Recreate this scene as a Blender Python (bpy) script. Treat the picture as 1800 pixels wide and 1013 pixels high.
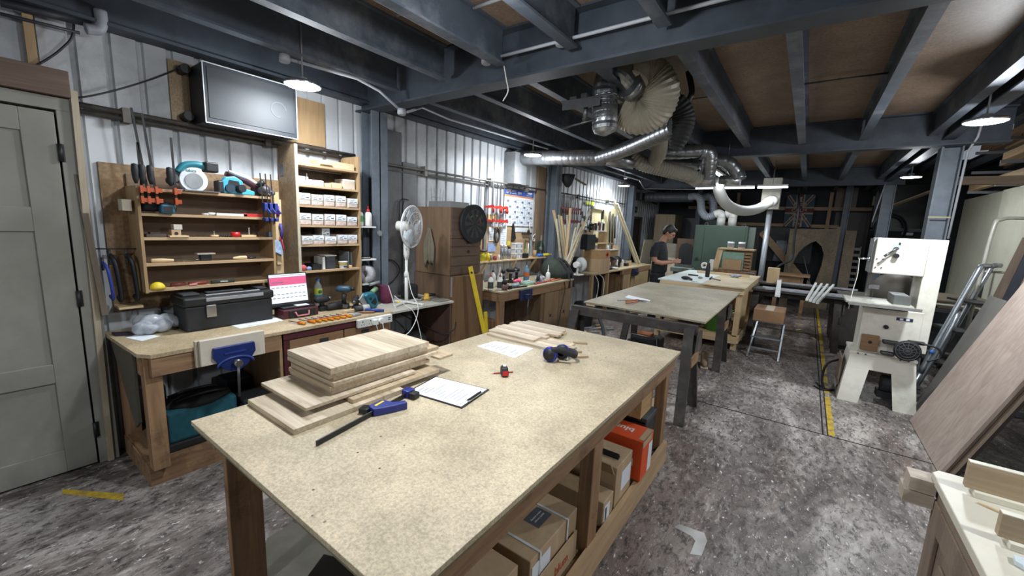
import bpy, math, random
from mathutils import Vector, Matrix, Euler
random.seed(7)
for o in list(bpy.data.objects): bpy.data.objects.remove(o, do_unlink=True)
S = bpy.context.scene; COL = S.collection
pi = math.pi
# ---------------------------------------------------------------- camera (world: X to the right, Y along the hall, Z up, metres)
H = 1.68
CX = Vector((0.808, 0.126, -0.576)); CF = None
_A = Vector((522.0, -90.5, 712.69)).normalized(); _B = Vector((-1000.0, -155.5, 712.69)).normalized()
_Y = _A; _X = -_B; _X = (_X - _Y*_X.dot(_Y)).normalized(); _Z = _X.cross(_Y)
FPX = 712.69
def ray(px, py):
    v = Vector(((px-900)/FPX, (py-506.5)/FPX, 1.0)); return Vector((_X.dot(v), _Y.dot(v), _Z.dot(v)))
def at(px, py, x=None, y=None, z=None):
    d = ray(px, py); t = (z-H)/d.z if z is not None else (x/d.x if x is not None else y/d.y)
    return Vector((0, 0, H)) + d*t
_K = [Vector((_X[i], _Y[i], _Z[i])) for i in range(3)]
def _solve(px, base, ax, k=0):           # coordinate along axis ax so that the point lies in pixel column px (k=0) or row (k=1)
    q = (px-(900, 506.5)[k])/FPX; n = _K[k]-_K[2]*q; b = base-Vector((0, 0, H))
    return -(n.dot(b)-n[ax]*b[ax])/n[ax]+(H if ax == 2 else 0)
def yat(px, x, z): return _solve(px, Vector((x, 0, z)), 1)
def xat(px, y, z): return _solve(px, Vector((0, y, z)), 0)
def zat(py, x, y): return _solve(py, Vector((x, y, H)), 2, 1)
cd = bpy.data.cameras.new('camera'); cam = bpy.data.objects.new('camera', cd); COL.objects.link(cam)
cd.sensor_width = 36; cd.lens = 36*FPX/1800; cd.clip_start = 0.05; cd.clip_end = 100
right = Vector((_X.x, _Y.x, _Z.x)); down = Vector((_X.y, _Y.y, _Z.y)); fwd = Vector((_X.z, _Y.z, _Z.z))
cam.matrix_world = Matrix.Translation((0, 0, H)) @ Matrix((right, -down, -fwd)).transposed().to_4x4()
S.camera = cam
# ---------------------------------------------------------------- world, exposure
w = bpy.data.worlds.new('world'); S.world = w; w.use_nodes = True
w.node_tree.nodes['Background'].inputs[0].default_value = (0.8, 0.88, 1.0, 1); w.node_tree.nodes['Background'].inputs[1].default_value = 0.13
S.view_settings.view_transform = 'Standard'; S.view_settings.look = 'None'; S.view_settings.gamma = 1
S.view_settings.exposure = 1.08; S.view_settings.use_curve_mapping = False
# the hall's round LED lamps: x, y, z, watts (three rows; the last ones hang behind and beside the viewer)
LAMPS = [(-3.07, 1.6, 2.6, 32), (-1.19, 1.43, 2.7, 44), (-3.11, 4.68, 2.6, 34), (-3.3, 8.5, 2.58, 27), (0.97, 4.7, 2.6, 62), (1.09, 8.31, 2.6, 20),
         (1.75, 1.3, 2.62, 46), (-1.2, -1.7, 2.62, 44)]
TUBES = [((-1.99, 9.05, 2.55), (-0.95, 9.05, 2.55), 11), ((-0.9, 9.05, 2.55), (-0.42, 9.05, 2.55), 4), ((-1.28, 6.75, 2.58), (-1.24, 7.6, 2.56), 5)]
LC = (0.9, 0.95, 1.0)
def area(name, loc, size, watts, shape='DISK', size_y=None, rot=(0, 0, 0)):
    l = bpy.data.lights.new(name, 'AREA'); l.shape = shape; l.size = size; l.energy = watts; l.color = LC
    if size_y: l.size_y = size_y
    o = bpy.data.objects.new(name, l); o.location = loc; o.rotation_euler = rot; COL.objects.link(o); return o
for x, y, z, e in LAMPS:
    area('lamp_light', (x, y, z-0.012), 0.2, e*.34)
    l = bpy.data.lights.new('lamp_spill', 'POINT'); l.energy = e*.32; l.color = LC; l.shadow_soft_size = .07     # added point light below each lamp to brighten the ceiling, as diffuser spill
    o = bpy.data.objects.new('lamp_spill', l); o.location = (x, y, z-.1); COL.objects.link(o)
for a, b, e in TUBES:
    a = Vector(a); b = Vector(b); m = (a+b)/2; d = b-a
    area('tube_light', (m.x, m.y, m.z-0.03), d.length, e, 'RECTANGLE', 0.03, (0, 0, math.atan2(d.y, d.x)))
# ---------------------------------------------------------------- materials (procedural)
def rgb(h):
    h = h.lstrip('#'); c = [int(h[i:i+2], 16)/255 for i in (0, 2, 4)]
    return tuple((v/12.92 if v <= .04045 else ((v+.055)/1.055)**2.4) for v in c)+(1,)
MC = {}
def _new(name):
    m = bpy.data.materials.new(name); m.use_nodes = True; nt = m.node_tree; b = nt.nodes['Principled BSDF']
    tc = nt.nodes.new('ShaderNodeTexCoord'); return m, nt, b, tc
def _map(nt, tc, sc):
    mp = nt.nodes.new('ShaderNodeMapping'); mp.inputs['Scale'].default_value = sc; nt.links.new(tc.outputs['Object'], mp.inputs[0]); return mp
def _noise(nt, mp, scale, det=4, rough=.55, dist=0):
    n = nt.nodes.new('ShaderNodeTexNoise'); n.inputs['Scale'].default_value = scale; n.inputs['Detail'].default_value = det
    n.inputs['Roughness'].default_value = rough; n.inputs['Distortion'].default_value = dist; nt.links.new(mp.outputs[0], n.inputs['Vector']); return n
def _ramp(nt, src, stops):
    r = nt.nodes.new('ShaderNodeValToRGB'); e = r.color_ramp.elements
    e[0].position, e[0].color = stops[0]; e[1].position, e[1].color = stops[-1]
    for p, c in stops[1:-1]: k = e.new(p); k.color = c
    nt.links.new(src, r.inputs[0]); return r
def _mix(nt, fac, a, b, mode='MIX'):
    m = nt.nodes.new('ShaderNodeMix'); m.data_type = 'RGBA'; m.blend_type = mode
    for s, v in ((m.inputs[0], fac), (m.inputs[6], a), (m.inputs[7], b)):
        if hasattr(v, 'is_linked'): nt.links.new(v, s)
        else: s.default_value = v
    return m.outputs[2]
def _bump(nt, b, src, st, dist=.01):
    u = nt.nodes.new('ShaderNodeBump'); u.inputs['Strength'].default_value = st; u.inputs['Distance'].default_value = dist
    nt.links.new(src, u.inputs['Height']); nt.links.new(u.outputs[0], b.inputs['Normal'])
def mat(hexc, rough=.5, metal=0, var=.12, scale=14, bump=.05, dirt=None, alpha=1, trans=0, stretch=(1, 1, 1)):
    key = (hexc, rough, metal, var, scale, bump, dirt, alpha, trans, stretch)
    if key in MC: return MC[key]
    m, nt, b, tc = _new('paint_'+hexc.strip('#')); c = rgb(hexc)
    mp = _map(nt, tc, stretch); n = _noise(nt, mp, scale)
    lo = tuple(v*(1-var) for v in c[:3])+(1,); hi = tuple(min(1, v*(1+var)) for v in c[:3])+(1,)
    out = _ramp(nt, n.outputs[0], [(.3, lo), (.7, hi)]).outputs[0]
    if dirt:
        n2 = _noise(nt, mp, scale*.35, 8, .7); f = _ramp(nt, n2.outputs[0], [(.5, (0, 0, 0, 1)), (.72, (1, 1, 1, 1))]); out = _mix(nt, f.outputs[0], out, rgb(dirt))
    nt.links.new(out, b.inputs['Base Color']); b.inputs['Roughness'].default_value = rough; b.inputs['Metallic'].default_value = metal
    if bump: _bump(nt, b, n.outputs[0], bump)
    if alpha < 1: b.inputs['Alpha'].default_value = alpha
    if trans: b.inputs['Transmission Weight'].default_value = trans; b.inputs['IOR'].default_value = 1.3
    MC[key] = m; return m
def _des(h, k=.8):
    v = [int(h[i:i+2], 16) for i in (1, 3, 5)]; g = .3*v[0]+.59*v[1]+.11*v[2]; return '#%02x%02x%02x' % tuple(int(g+(x-g)*k) for x in v)
def wood(c1, c2, axis='y', rough=.6, scale=9, bump=.08, dark=None, planks=0):
    c1, c2 = _des(c1), _des(c2)
    key = ('w', c1, c2, axis, rough, scale, dark, planks)
    if key in MC: return MC[key]
    m, nt, b, tc = _new('wood_'+c1.strip('#')); s = {'x': (.07, 1, 1), 'y': (1, .07, 1), 'z': (1, 1, .07)}[axis]
    mp = _map(nt, tc, s); n = _noise(nt, mp, scale*2.2, 5, .6, 1.2)
    out = _ramp(nt, n.outputs[0], [(.32, rgb(c1)), (.68, rgb(c2))]).outputs[0]
    if dark:
        mp2 = _map(nt, tc, (1, 1, 1)); n2 = _noise(nt, mp2, 5, 6, .7); f = _ramp(nt, n2.outputs[0], [(.55, (0, 0, 0, 1)), (.75, (.8, .8, .8, 1))]); out = _mix(nt, f.outputs[0], out, rgb(dark))
    if planks:
        pa = 'x' if axis == 'y' else 'y'; sp = nt.nodes.new('ShaderNodeSeparateXYZ'); nt.links.new(tc.outputs['Object'], sp.inputs[0])
        ml = nt.nodes.new('ShaderNodeMath'); ml.operation = 'MULTIPLY'; ml.inputs[1].default_value = 1/planks; nt.links.new(sp.outputs[pa.upper()], ml.inputs[0])
        fl = nt.nodes.new('ShaderNodeMath'); fl.operation = 'FLOOR'; nt.links.new(ml.outputs[0], fl.inputs[0])
        wn = nt.nodes.new('ShaderNodeTexWhiteNoise'); wn.noise_dimensions = '1D'; nt.links.new(fl.outputs[0], wn.inputs['W'])
        f = _ramp(nt, wn.outputs[0], [(0, (.72, .72, .7, 1)), (1, (1, 1, 1, 1))]); out = _mix(nt, 1.0, out, f.outputs[0], 'MULTIPLY')
    nt.links.new(out, b.inputs['Base Color']); b.inputs['Roughness'].default_value = rough; _bump(nt, b, n.outputs[0], bump)
    MC[key] = m; return m
def mat_board(c, spots, name, fine=90):       # MDF and chipboard: fine fleck, stains, small dark screw holes
    m, nt, b, tc = _new(name); mp = _map(nt, tc, (1, 1, 1)); c = rgb(c)
    n = _noise(nt, mp, fine, 6, .75); out = _ramp(nt, n.outputs[0], [(.35, tuple(v*.66 for v in c[:3])+(1,)), (.62, tuple(min(1, v*1.2) for v in c[:3])+(1,))]).outputs[0]
    n2 = _noise(nt, mp, 2.6, 6, .65); f = _ramp(nt, n2.outputs[0], [(.4, (.72, .72, .7, 1)), (.62, (1, 1, 1, 1))]); out = _mix(nt, 1.0, out, f.outputs[0], 'MULTIPLY')
    if spots:
        v = nt.nodes.new('ShaderNodeTexVoronoi'); v.inputs['Scale'].default_value = 11; nt.links.new(mp.outputs[0], v.inputs['Vector'])
        f = _ramp(nt, v.outputs['Distance'], [(.035, (1, 1, 1, 1)), (.06, (0, 0, 0, 1))])
        n3 = _noise(nt, mp, 1.7, 3); f3 = _ramp(nt, n3.outputs[0], [(.5, (0, 0, 0, 1)), (.56, (1, 1, 1, 1))])
        g = _mix(nt, 1.0, f.outputs[0], f3.outputs[0], 'MULTIPLY'); out = _mix(nt, g, out, rgb('#2c2116'))
        mp4 = _map(nt, tc, (14, .9, 1)); mp4.inputs['Rotation'].default_value = (0, 0, .6); n4 = _noise(nt, mp4, 3.5, 4, .6, .4)
        f4 = _ramp(nt, n4.outputs[0], [(.70, (0, 0, 0, 1)), (.78, (.4, .4, .4, 1))]); out = _mix(nt, f4.outputs[0], out, rgb('#6e5c45'))
    nt.links.new(out, b.inputs['Base Color']); b.inputs['Roughness'].default_value = .55; _bump(nt, b, n.outputs[0], .04); return m
def mat_floor():
    m, nt, b, tc = _new('worn_concrete'); mp = _map(nt, tc, (1, .45, 1)); mp.inputs['Rotation'].default_value = (0, 0, .5)
    n = _noise(nt, mp, 1.5, 10, .72, .8); out = _ramp(nt, n.outputs[0], [(.36, rgb('#342e2b')), (.5, rgb('#77706b')), (.62, rgb('#b3ada6'))]).outputs[0]
    n2 = _noise(nt, mp, .9, 5, .6); f = _ramp(nt, n2.outputs[0], [(.46, (0, 0, 0, 1)), (.62, (.6, .6, .6, 1))]); out = _mix(nt, f.outputs[0], out, rgb('#6b544b'))
    n3 = _noise(nt, mp, 13, 9, .8, 1.2); f3 = _ramp(nt, n3.outputs[0], [(.52, (0, 0, 0, 1)), (.66, (.7, .7, .7, 1))]); out = _mix(nt, f3.outputs[0], out, rgb('#bdb8b1'))
    n5 = _noise(nt, mp, 26, 8, .85, .5); f5 = _ramp(nt, n5.outputs[0], [(.41, (.9, .9, .9, 1)), (.51, (0, 0, 0, 1))]); out = _mix(nt, f5.outputs[0], out, rgb('#2b2623'))
    n4 = _noise(nt, mp, 42, 5, .75); f4 = _ramp(nt, n4.outputs[0], [(.605, (0, 0, 0, 1)), (.65, (1, 1, 1, 1))]); out = _mix(nt, f4.outputs[0], out, rgb('#d6d3cd'))
    nt.links.new(out, b.inputs['Base Color']); r = _ramp(nt, n3.outputs[0], [(.3, (.3, .3, .3, 1)), (.7, (.7, .7, .7, 1))]); nt.links.new(r.outputs[0], b.inputs['Roughness'])
    _bump(nt, b, n3.outputs[0], .25, .01); return m
def mat_emit(c, st):
    m, nt, b, tc = _new('lamp_glow'); b.inputs['Base Color'].default_value = c; b.inputs['Emission Color'].default_value = c; b.inputs['Emission Strength'].default_value = st; return m
# ---------------------------------------------------------------- mesh builder
class MB:
    def __init__(s): s.v = []; s.f = []; s.sm = []
    def add(s, vs, fs, smooth=False, M=None):
        k = len(s.v); s.v += [(M @ Vector(v)) if M else Vector(v) for v in vs]
        s.f += [tuple(i+k for i in f) for f in fs]; s.sm += [smooth]*len(fs); return s
    def box(s, x0, x1, y0, y1, z0, z1, M=None):
        x0, x1 = min(x0, x1), max(x0, x1); y0, y1 = min(y0, y1), max(y0, y1); z0, z1 = min(z0, z1), max(z0, z1)
        return s.add([(x0, y0, z0), (x1, y0, z0), (x1, y1, z0), (x0, y1, z0), (x0, y0, z1), (x1, y0, z1), (x1, y1, z1), (x0, y1, z1)],
                     [(0, 3, 2, 1), (4, 5, 6, 7), (0, 1, 5, 4), (1, 2, 6, 5), (2, 3, 7, 6), (3, 0, 4, 7)], False, M)
    def cb(s, c, d, r=(0, 0, 0)):            # centred box, rotated
        M = Matrix.Translation(c) @ Euler(r).to_matrix().to_4x4(); return s.box(-d[0]/2, d[0]/2, -d[1]/2, d[1]/2, -d[2]/2, d[2]/2, M)
    def bar(s, a, b, w, h, up=(0, 0, 1)):    # square bar between two points
        a = Vector(a); b = Vector(b); d = (b-a); L = d.length; d.normalize(); u = Vector(up)
        if abs(d.dot(u)) > .98: u = Vector((0, 1, 0))
        x = d.cross(u).normalized(); u = x.cross(d); M = Matrix((x, d, u)).transposed().to_4x4(); M.translation = a
        return s.box(-w/2, w/2, 0, L, -h/2, h/2, M)
    def prism(s, pts, h, M=None):            # polygon in xy, extruded to z=h
        n = len(pts); a = sum(pts[i][0]*pts[(i+1) % n][1]-pts[(i+1) % n][0]*pts[i][1] for i in range(n))
        if a < 0: pts = pts[::-1]
        return s.add([(x, y, 0) for x, y in pts]+[(x, y, h) for x, y in pts],
                     [tuple(range(n))[::-1], tuple(range(n, 2*n))]+[(i, (i+1) % n, n+(i+1) % n, n+i) for i in range(n)], False, M)
    def lathe(s, prof, c=(0, 0, 0), n=20, M=None, cap=True):
        c = Vector(c); vs = []; fs = []; k = len(prof)
        for i in range(n):
            a = 2*pi*i/n
            for r, z in prof: vs.append((r*math.cos(a), r*math.sin(a), z))
        for i in range(n):
            j = (i+1) % n
            for q in range(k-1): fs.append((i*k+q, j*k+q, j*k+q+1, i*k+q+1))
        if cap: fs.append(tuple(i*k for i in range(n))[::-1]); fs.append(tuple(i*k+k-1 for i in range(n)))
        return s.add(vs, fs, True, Matrix.Translation(c) @ (M or Matrix()))
    def cyl(s, a, b, r, r2=None, n=16): return s.tube([a, b], [r, r if r2 is None else r2], n)
    def tube(s, pts, r, n=10, closed=False, flat=None):
        P = [Vector(p) for p in pts]; k = len(P); vs = []; fs = []; u = None
        for i, p in enumerate(P):
            t = (P[(i+1) % k]-P[i-1]) if closed else (P[min(i+1, k-1)]-P[max(i-1, 0)])
            if t.length < 1e-9: t = Vector((0, 0, 1))
            t.normalize()
            if u is None: u = t.cross(Vector((0, 0, 1)) if abs(t.z) < .9 else Vector((1, 0, 0)))
            u = (u-t*u.dot(t)).normalized(); w_ = t.cross(u); rr = r[i] if isinstance(r, (list, tuple)) else r
            for q in range(n):
                a = 2*pi*q/n; vs.append(p+u*(math.cos(a)*rr)+w_*(math.sin(a)*rr*(flat or 1)))
        m = k if closed else k-1
        for i in range(m):
            j = (i+1) % k
            for q in range(n): fs.append((i*n+q, i*n+(q+1) % n, j*n+(q+1) % n, j*n+q))
        s.add(vs, fs, True)
        if not closed:
            o = len(s.v)-len(vs); s.f += [tuple(o+q for q in range(n))[::-1], tuple(o+(k-1)*n+q for q in range(n))]; s.sm += [False, False]
        return s
    def ell(s, c, r, n=16, m=10, M=None):
        vs = []; fs = []
        for j in range(m+1):
            th = pi*j/m
            for i in range(n):
                a = 2*pi*i/n; vs.append((r[0]*math.sin(th)*math.cos(a), r[1]*math.sin(th)*math.sin(a), r[2]*math.cos(th)))
        for j in range(m):
            for i in range(n): fs.append((j*n+i, (j+1)*n+i, (j+1)*n+(i+1) % n, j*n+(i+1) % n))
        return s.add(vs, fs, True, Matrix.Translation(c) @ (M or Matrix()))
    def loft(s, secs, n=18):                 # sections: (centre, rx, ry[, Matrix3]) elliptical rings
        vs = []; fs = []
        for sec in secs:
            c = Vector(sec[0]); R = sec[3] if len(sec) > 3 else Matrix.Identity(3)
            for i in range(n):
                a = 2*pi*i/n; vs.append(c+R @ Vector((sec[1]*math.cos(a), sec[2]*math.sin(a), 0)))
        for j in range(len(secs)-1):
            for i in range(n): fs.append((j*n+i, j*n+(i+1) % n, (j+1)*n+(i+1) % n, (j+1)*n+i))
        fs += [tuple(range(n))[::-1], tuple(range((len(secs)-1)*n, len(secs)*n))]
        return s.add(vs, fs, True)
    def bb(s):
        return [min(v[i] for v in s.v) for i in range(3)], [max(v[i] for v in s.v) for i in range(3)]
    def mesh(s, name, off=None):
        me = bpy.data.meshes.new(name); o = off or Vector()
        me.from_pydata([tuple(v-o) for v in s.v], [], s.f); me.polygons.foreach_set('use_smooth', s.sm); me.update(); return me
def spline(pts, k=8):                        # Catmull-Rom through the points
    P = [Vector(p) for p in pts]; P = [P[0]*2-P[1]]+P+[P[-1]*2-P[-2]]; out = []
    for i in range(1, len(P)-2):
        for j in range(k):
            t = j/k; a, b, c, d = P[i-1:i+3]
            out.append(.5*((2*b)+(c-a)*t+(2*a-5*b+4*c-d)*t*t+(3*b-a-3*c+d)*t**3))
    out.append(P[-2]); return out
def _obj(name, me, m, parent=None, loc=None, rot=None, bev=0):
    o = bpy.data.objects.new(name, me); COL.objects.link(o)
    if m: me.materials.append(m)
    if parent: o.parent = parent
    if loc is not None: o.location = loc
    if rot is not None: o.rotation_euler = rot
    if bev:
        b = o.modifiers.new('edge', 'BEVEL'); b.width = bev; b.segments = 2; b.limit_method = 'ANGLE'; b.angle_limit = .7
    return o
def T(name, label, cat, loc=(0, 0, 0), rz=0, group=None):
    o = bpy.data.objects.new(name, None); o.empty_display_size = .05; COL.objects.link(o); o.location = loc; o.rotation_euler = (0, 0, rz)
    o['label'] = label; o['category'] = cat
    if group: o['group'] = group
    return o
def P(name, mb, m, parent, world=False, bev=0, label=None, loc=None, rot=None):
    off = None
    if world:
        q = parent; off = Vector()
        while q: off += q.location; q = q.parent
    o = _obj(name, mb.mesh(name, off), m, parent, loc, rot, bev)
    if label: o['label'] = label
    return o
def O(name, label, cat, mb, m, loc=None, rz=0, group=None, bev=0, rot=None, kind=None):
    off = None
    if loc is None: a, b = mb.bb(); off = Vector(((a[0]+b[0])/2, (a[1]+b[1])/2, a[2])); loc = off
    o = _obj(name, mb.mesh(name, off), m, None, loc, rot or (0, 0, rz), bev); o['label'] = label; o['category'] = cat
    if group: o['group'] = group
    if kind: o['kind'] = kind
    return o
def ST(name, mb, m, parent=None, bev=0):
    o = _obj(name, mb.mesh(name), m, parent, bev=bev)
    if not parent: o['kind'] = 'structure'
    return o
def dup(r, loc, rz=None, label=None):
    c = r.copy(); COL.objects.link(c); c.location = loc
    if rz is not None: c.rotation_euler = (c.rotation_euler.x, c.rotation_euler.y, rz)
    if label: c['label'] = label
    for ch in r.children:
        d = ch.copy(); COL.objects.link(d); d.parent = c
        for g in ch.children:
            e = g.copy(); COL.objects.link(e); e.parent = d
    return c
def remesh(o, vox, smooth=6):
    r = o.modifiers.new('join', 'REMESH'); r.mode = 'VOXEL'; r.voxel_size = vox; r.use_smooth_shade = True
    if smooth: s = o.modifiers.new('soft', 'SMOOTH'); s.factor = .5; s.iterations = smooth
    return o
def text(name, body, size, m, parent, loc, rot, ext=.0006, align='CENTER', sx=1, bold=0):
    cu = bpy.data.curves.new(name, 'FONT'); cu.body = body; cu.size = size; cu.extrude = ext; cu.align_x = align; cu.align_y = 'CENTER'; cu.offset = bold
    t = bpy.data.objects.new(name, cu); COL.objects.link(t); dg = bpy.context.evaluated_depsgraph_get()
    me = bpy.data.meshes.new_from_object(t.evaluated_get(dg)); bpy.data.objects.remove(t)
    me.materials.clear(); o = _obj(name, me, m, parent, loc, rot); o.scale = (sx, 1, 1); return o
ORD = ['first', 'second', 'third', 'fourth', 'fifth', 'sixth', 'seventh', 'eighth', 'ninth', 'tenth', 'eleventh', 'twelfth', 'thirteenth', 'fourteenth', 'fifteenth', 'sixteenth']
# shared materials
STEEL = mat('#434b56', .5, .25, .15, 8, .03, '#3a3f47'); STEELD = mat('#3e454e', .55, .2, .2, 6, .03, '#2b3038')
COLM = mat('#68717a', .5, .1, .12, 6, .02, '#4c535b'); WALLM = mat('#bcbfc2', .55, .1, .1, 3, .03, '#8d8f90'); CEIL = mat_board('#8d7866', 0, 'ceiling_chipboard', 60)
MDF = mat_board('#c3b396', 1, 'mdf_worktop', 110); MDFB = mat_board('#b09672', 0, 'plain_mdf'); FLOORM = mat_floor()
PINE = wood('#c7a574', '#dcc08f', 'y', .55); PINEX = wood('#c7a574', '#dcc08f', 'x', .55); PINEZ = wood('#c3a070', '#d9bc8a', 'z', .55)
OLD = wood('#7b573a', '#a27a50', 'y', .7, dark='#3b2717'); OLDX = wood('#7b573a', '#a27a50', 'x', .7, dark='#3b2717'); OLDZ = wood('#7d5938', '#a37a50', 'z', .7, dark='#402a19')
PLY = wood('#a9855c', '#c4a274', 'y', .6); PLYZ = wood('#9a7850', '#b5925f', 'z', .6); OAK = wood('#b59b7a', '#e3cfb1', 'x', .5, 12, planks=.11); OAKY = wood('#c9ad88', '#ddc6a3', 'y', .5, 12)
OAKE = wood('#a58c68', '#c4ab86', 'x', .6, 16)
BLACK = mat('#17181a', .5, 0, .2, 20); BLACKR = mat('#1e1f21', .7, 0, .2, 30); DARK = mat('#2a2c2e', .6, 0, .2, 12); WHITE = mat('#dcdcd8', .45, 0, .04, 8, .01, '#bdbab2')
PAPER = mat('#dfe4ea', .7, 0, .03, 10, .01); INK = mat('#3c4758', .7, 0, .1, 30, 0); GREYP = mat('#8a8c8d', .5, 0, .1, 12); CHROME = mat('#c4c6c8', .25, .95, .05, 20, .01); IRON = mat('#6a6c6e', .4, .8, .15, 20, .03)
CARD = wood('#b09069', '#c0a27a', 'z', .75, 4); BLUE = mat('#1f2f8c', .4, 0, .1, 20); RED = mat('#b32421', .45, 0, .1, 20); REDC = mat('#c43325', .4, .1, .12, 20); ORANGE = mat('#dd5a22', .5, 0, .06, 10)
YELLOW = mat('#d9be2a', .45, 0, .08, 12); TEAL = mat('#1e6f7d', .45, 0, .1, 20); BLUEL = mat('#3f9cc0', .4, 0, .08, 20); AMBER = mat('#d98f1f', .3, 0, .12, 30, 0, None, 1, .25); GREEN = mat('#35473d', .5, 0, .08, 4, .02, '#2f473b')
GALV = mat('#8d9093', .32, .85, .15, 10, .05); FLEX = mat('#b3ad9e', .5, 0, .1, 20, .05); CLEAR = mat('#dfe8ea', .12, 0, .02, 10, 0, None, 1, .85); SILV = mat('#b0b3b5', .35, .9, .2, 30, .25)
SKIN = mat('#a77a64', .55, 0, .06, 14, .02); NAVY = mat('#15181d', .85, 0, .15, 60, .05)
# ================================================================ the hall
XW = -3.72; YB = 12.6; XR = 3.0
m = MB(); m.box(XW-.05, XR+.6, -3.2, YB+.2, -.1, 0); ST('floor', m, FLOORM)
def rib_wall(y0, y1, z0, z1, x):
    m = MB(); y = y0; per = .157; pts = []
    while y < y1: pts += [(y, x), (y+.118, x), (y+.126, x-.022), (y+.149, x-.022)]; y += per
    pts = [p for p in pts if p[0] <= y1]
    vs = []; fs = []
    for yy, xx in pts: vs += [(xx, yy, z0), (xx, yy, z1)]
    fs = [(2*i, 2*i+2, 2*i+3, 2*i+1) for i in range(len(pts)-1)]
    m.add(vs, fs); m.box(x-.06, x-.03, y0, y1, z0, z1); return m
ST('wall_left', rib_wall(-3.2, YB, 0, 3.1, XW), WALLM)
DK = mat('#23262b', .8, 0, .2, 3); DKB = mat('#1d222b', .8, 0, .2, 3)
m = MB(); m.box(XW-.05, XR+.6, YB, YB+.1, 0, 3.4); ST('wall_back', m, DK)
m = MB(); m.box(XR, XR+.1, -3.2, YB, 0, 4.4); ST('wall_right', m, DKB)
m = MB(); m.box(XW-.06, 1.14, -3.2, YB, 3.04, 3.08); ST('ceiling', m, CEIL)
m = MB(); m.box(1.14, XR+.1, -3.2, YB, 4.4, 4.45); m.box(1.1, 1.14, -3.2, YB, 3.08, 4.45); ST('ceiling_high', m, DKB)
def ibeam(m, a, b, z0, z1, fw, along):          # I-section along x or y
    for (w_, u, v) in ((fw, z0, z0+.014), (.012, z0+.014, z1-.014), (fw, z1-.014, z1)):
        if along == 'x': m.box(a[0], b[0], a[1]-w_/2, a[1]+w_/2, u, v)
        else: m.box(a[0]-w_/2, a[0]+w_/2, a[1], b[1], u, v)
BY = (-1.28, 2.52, 6.32, 10.4)
for i, y in enumerate(BY):
    m = MB(); ibeam(m, (XW, y), (1.5 if y < 10 else 1.3, y), 2.69, 3.04, .15, 'x'); ST('trim_%d' % (i+1), m, STEELD)
edges = [(-3.2, BY[0]), (BY[0], BY[1]), (BY[1], BY[2]), (BY[2], BY[3]), (BY[3], YB)]
jm = mat('#4a525c', .6, .1, .15, 6, .03, '#7b8087'); q = 5
for jx in (-3.09, -2.51, -1.93, -1.36, -.79, -.21, .36, .93):
    for a, b in edges:
        m = MB(); ibeam(m, (jx, a+.08), (jx, b-.08), 2.79, 3.04, .075, 'y'); ST('trim_%d' % q, m, jm); q += 1
m = MB(); m.box(XW, XW+.1, -3.2, YB, 2.78, 3.04); m.box(XW, XW+.14, -3.2, YB, 2.76, 2.78); ST('trim_%d' % q, m, STEELD); q += 1
m = MB(); ibeam(m, (1.06, -3.2), (1.06, YB), 2.75, 3.08, .1, 'y'); ST('trim_%d' % q, m, STEEL); q += 1
for jx in (1.75, 2.4):
    m = MB(); ibeam(m, (jx, -3.2), (jx, YB), 3.1, 3.3, .09, 'y'); ST('trim_%d' % q, m, STEELD); q += 1
def hcol(x, y, z1, w_=.17, d=.18):
    m = MB(); m.box(x-w_/2, x-w_/2+.014, y-d/2, y+d/2, 0, z1); m.box(x+w_/2-.014, x+w_/2, y-d/2, y+d/2, 0, z1); m.box(x-w_/2, x+w_/2, y-.006, y+.006, 0, z1)
    m.box(x-w_/2-.04, x+w_/2+.04, y-d/2-.03, y+d/2+.03, 0, .015); return m
for i, (x, y) in enumerate(((-3.58, 2.56), (-3.58, 6.1), (-3.58, 9.75), (1.12, 6.45), (1.1, 10.4), (.62, 12.3))):
    c = T('steel_column', ['grey steel column on the left wall behind the desk fan', 'grey steel column on the left wall beside the wall planner', 'grey steel column by the far corner past the third bench',
        'grey steel column directly behind the white bandsaw', 'slim grey steel column in the far right behind the bandsaw', 'dark steel column on the black far wall'][i], 'column', (x, y, 0))
    P('section', hcol(0, 0, 2.69 if i < 5 else 3.02, .17 if i != 5 else .12), COLM, c)
    if i == 0: mm = MB(); mm.cyl((.085, -.02, 1.53), (.1, -.02, 1.53), .028); P('round_cap', mm, GREYP, c)
    if i == 3: mm = MB(); mm.box(-.088, .088, -.092, -.0905, 1.94, 1.955); P('tape_band', mm, mat('#a89a78'), c)
O('steel_column', 'round metal post wrapped by a white boxed head, near the union flag sign', 'column', MB().cyl((-.7, 9.75, 0), (-.7, 9.75, 2.18), .05), mat('#a5abb2', .4, .4))
m = MB(); m.box(-.86, -.55, 9.55, 9.8, 2.18, 2.78); O('post_casing', 'pale boxed casing round the top of the metal post', 'casing', m, mat('#a8a49a', .7), bev=.004)
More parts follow.
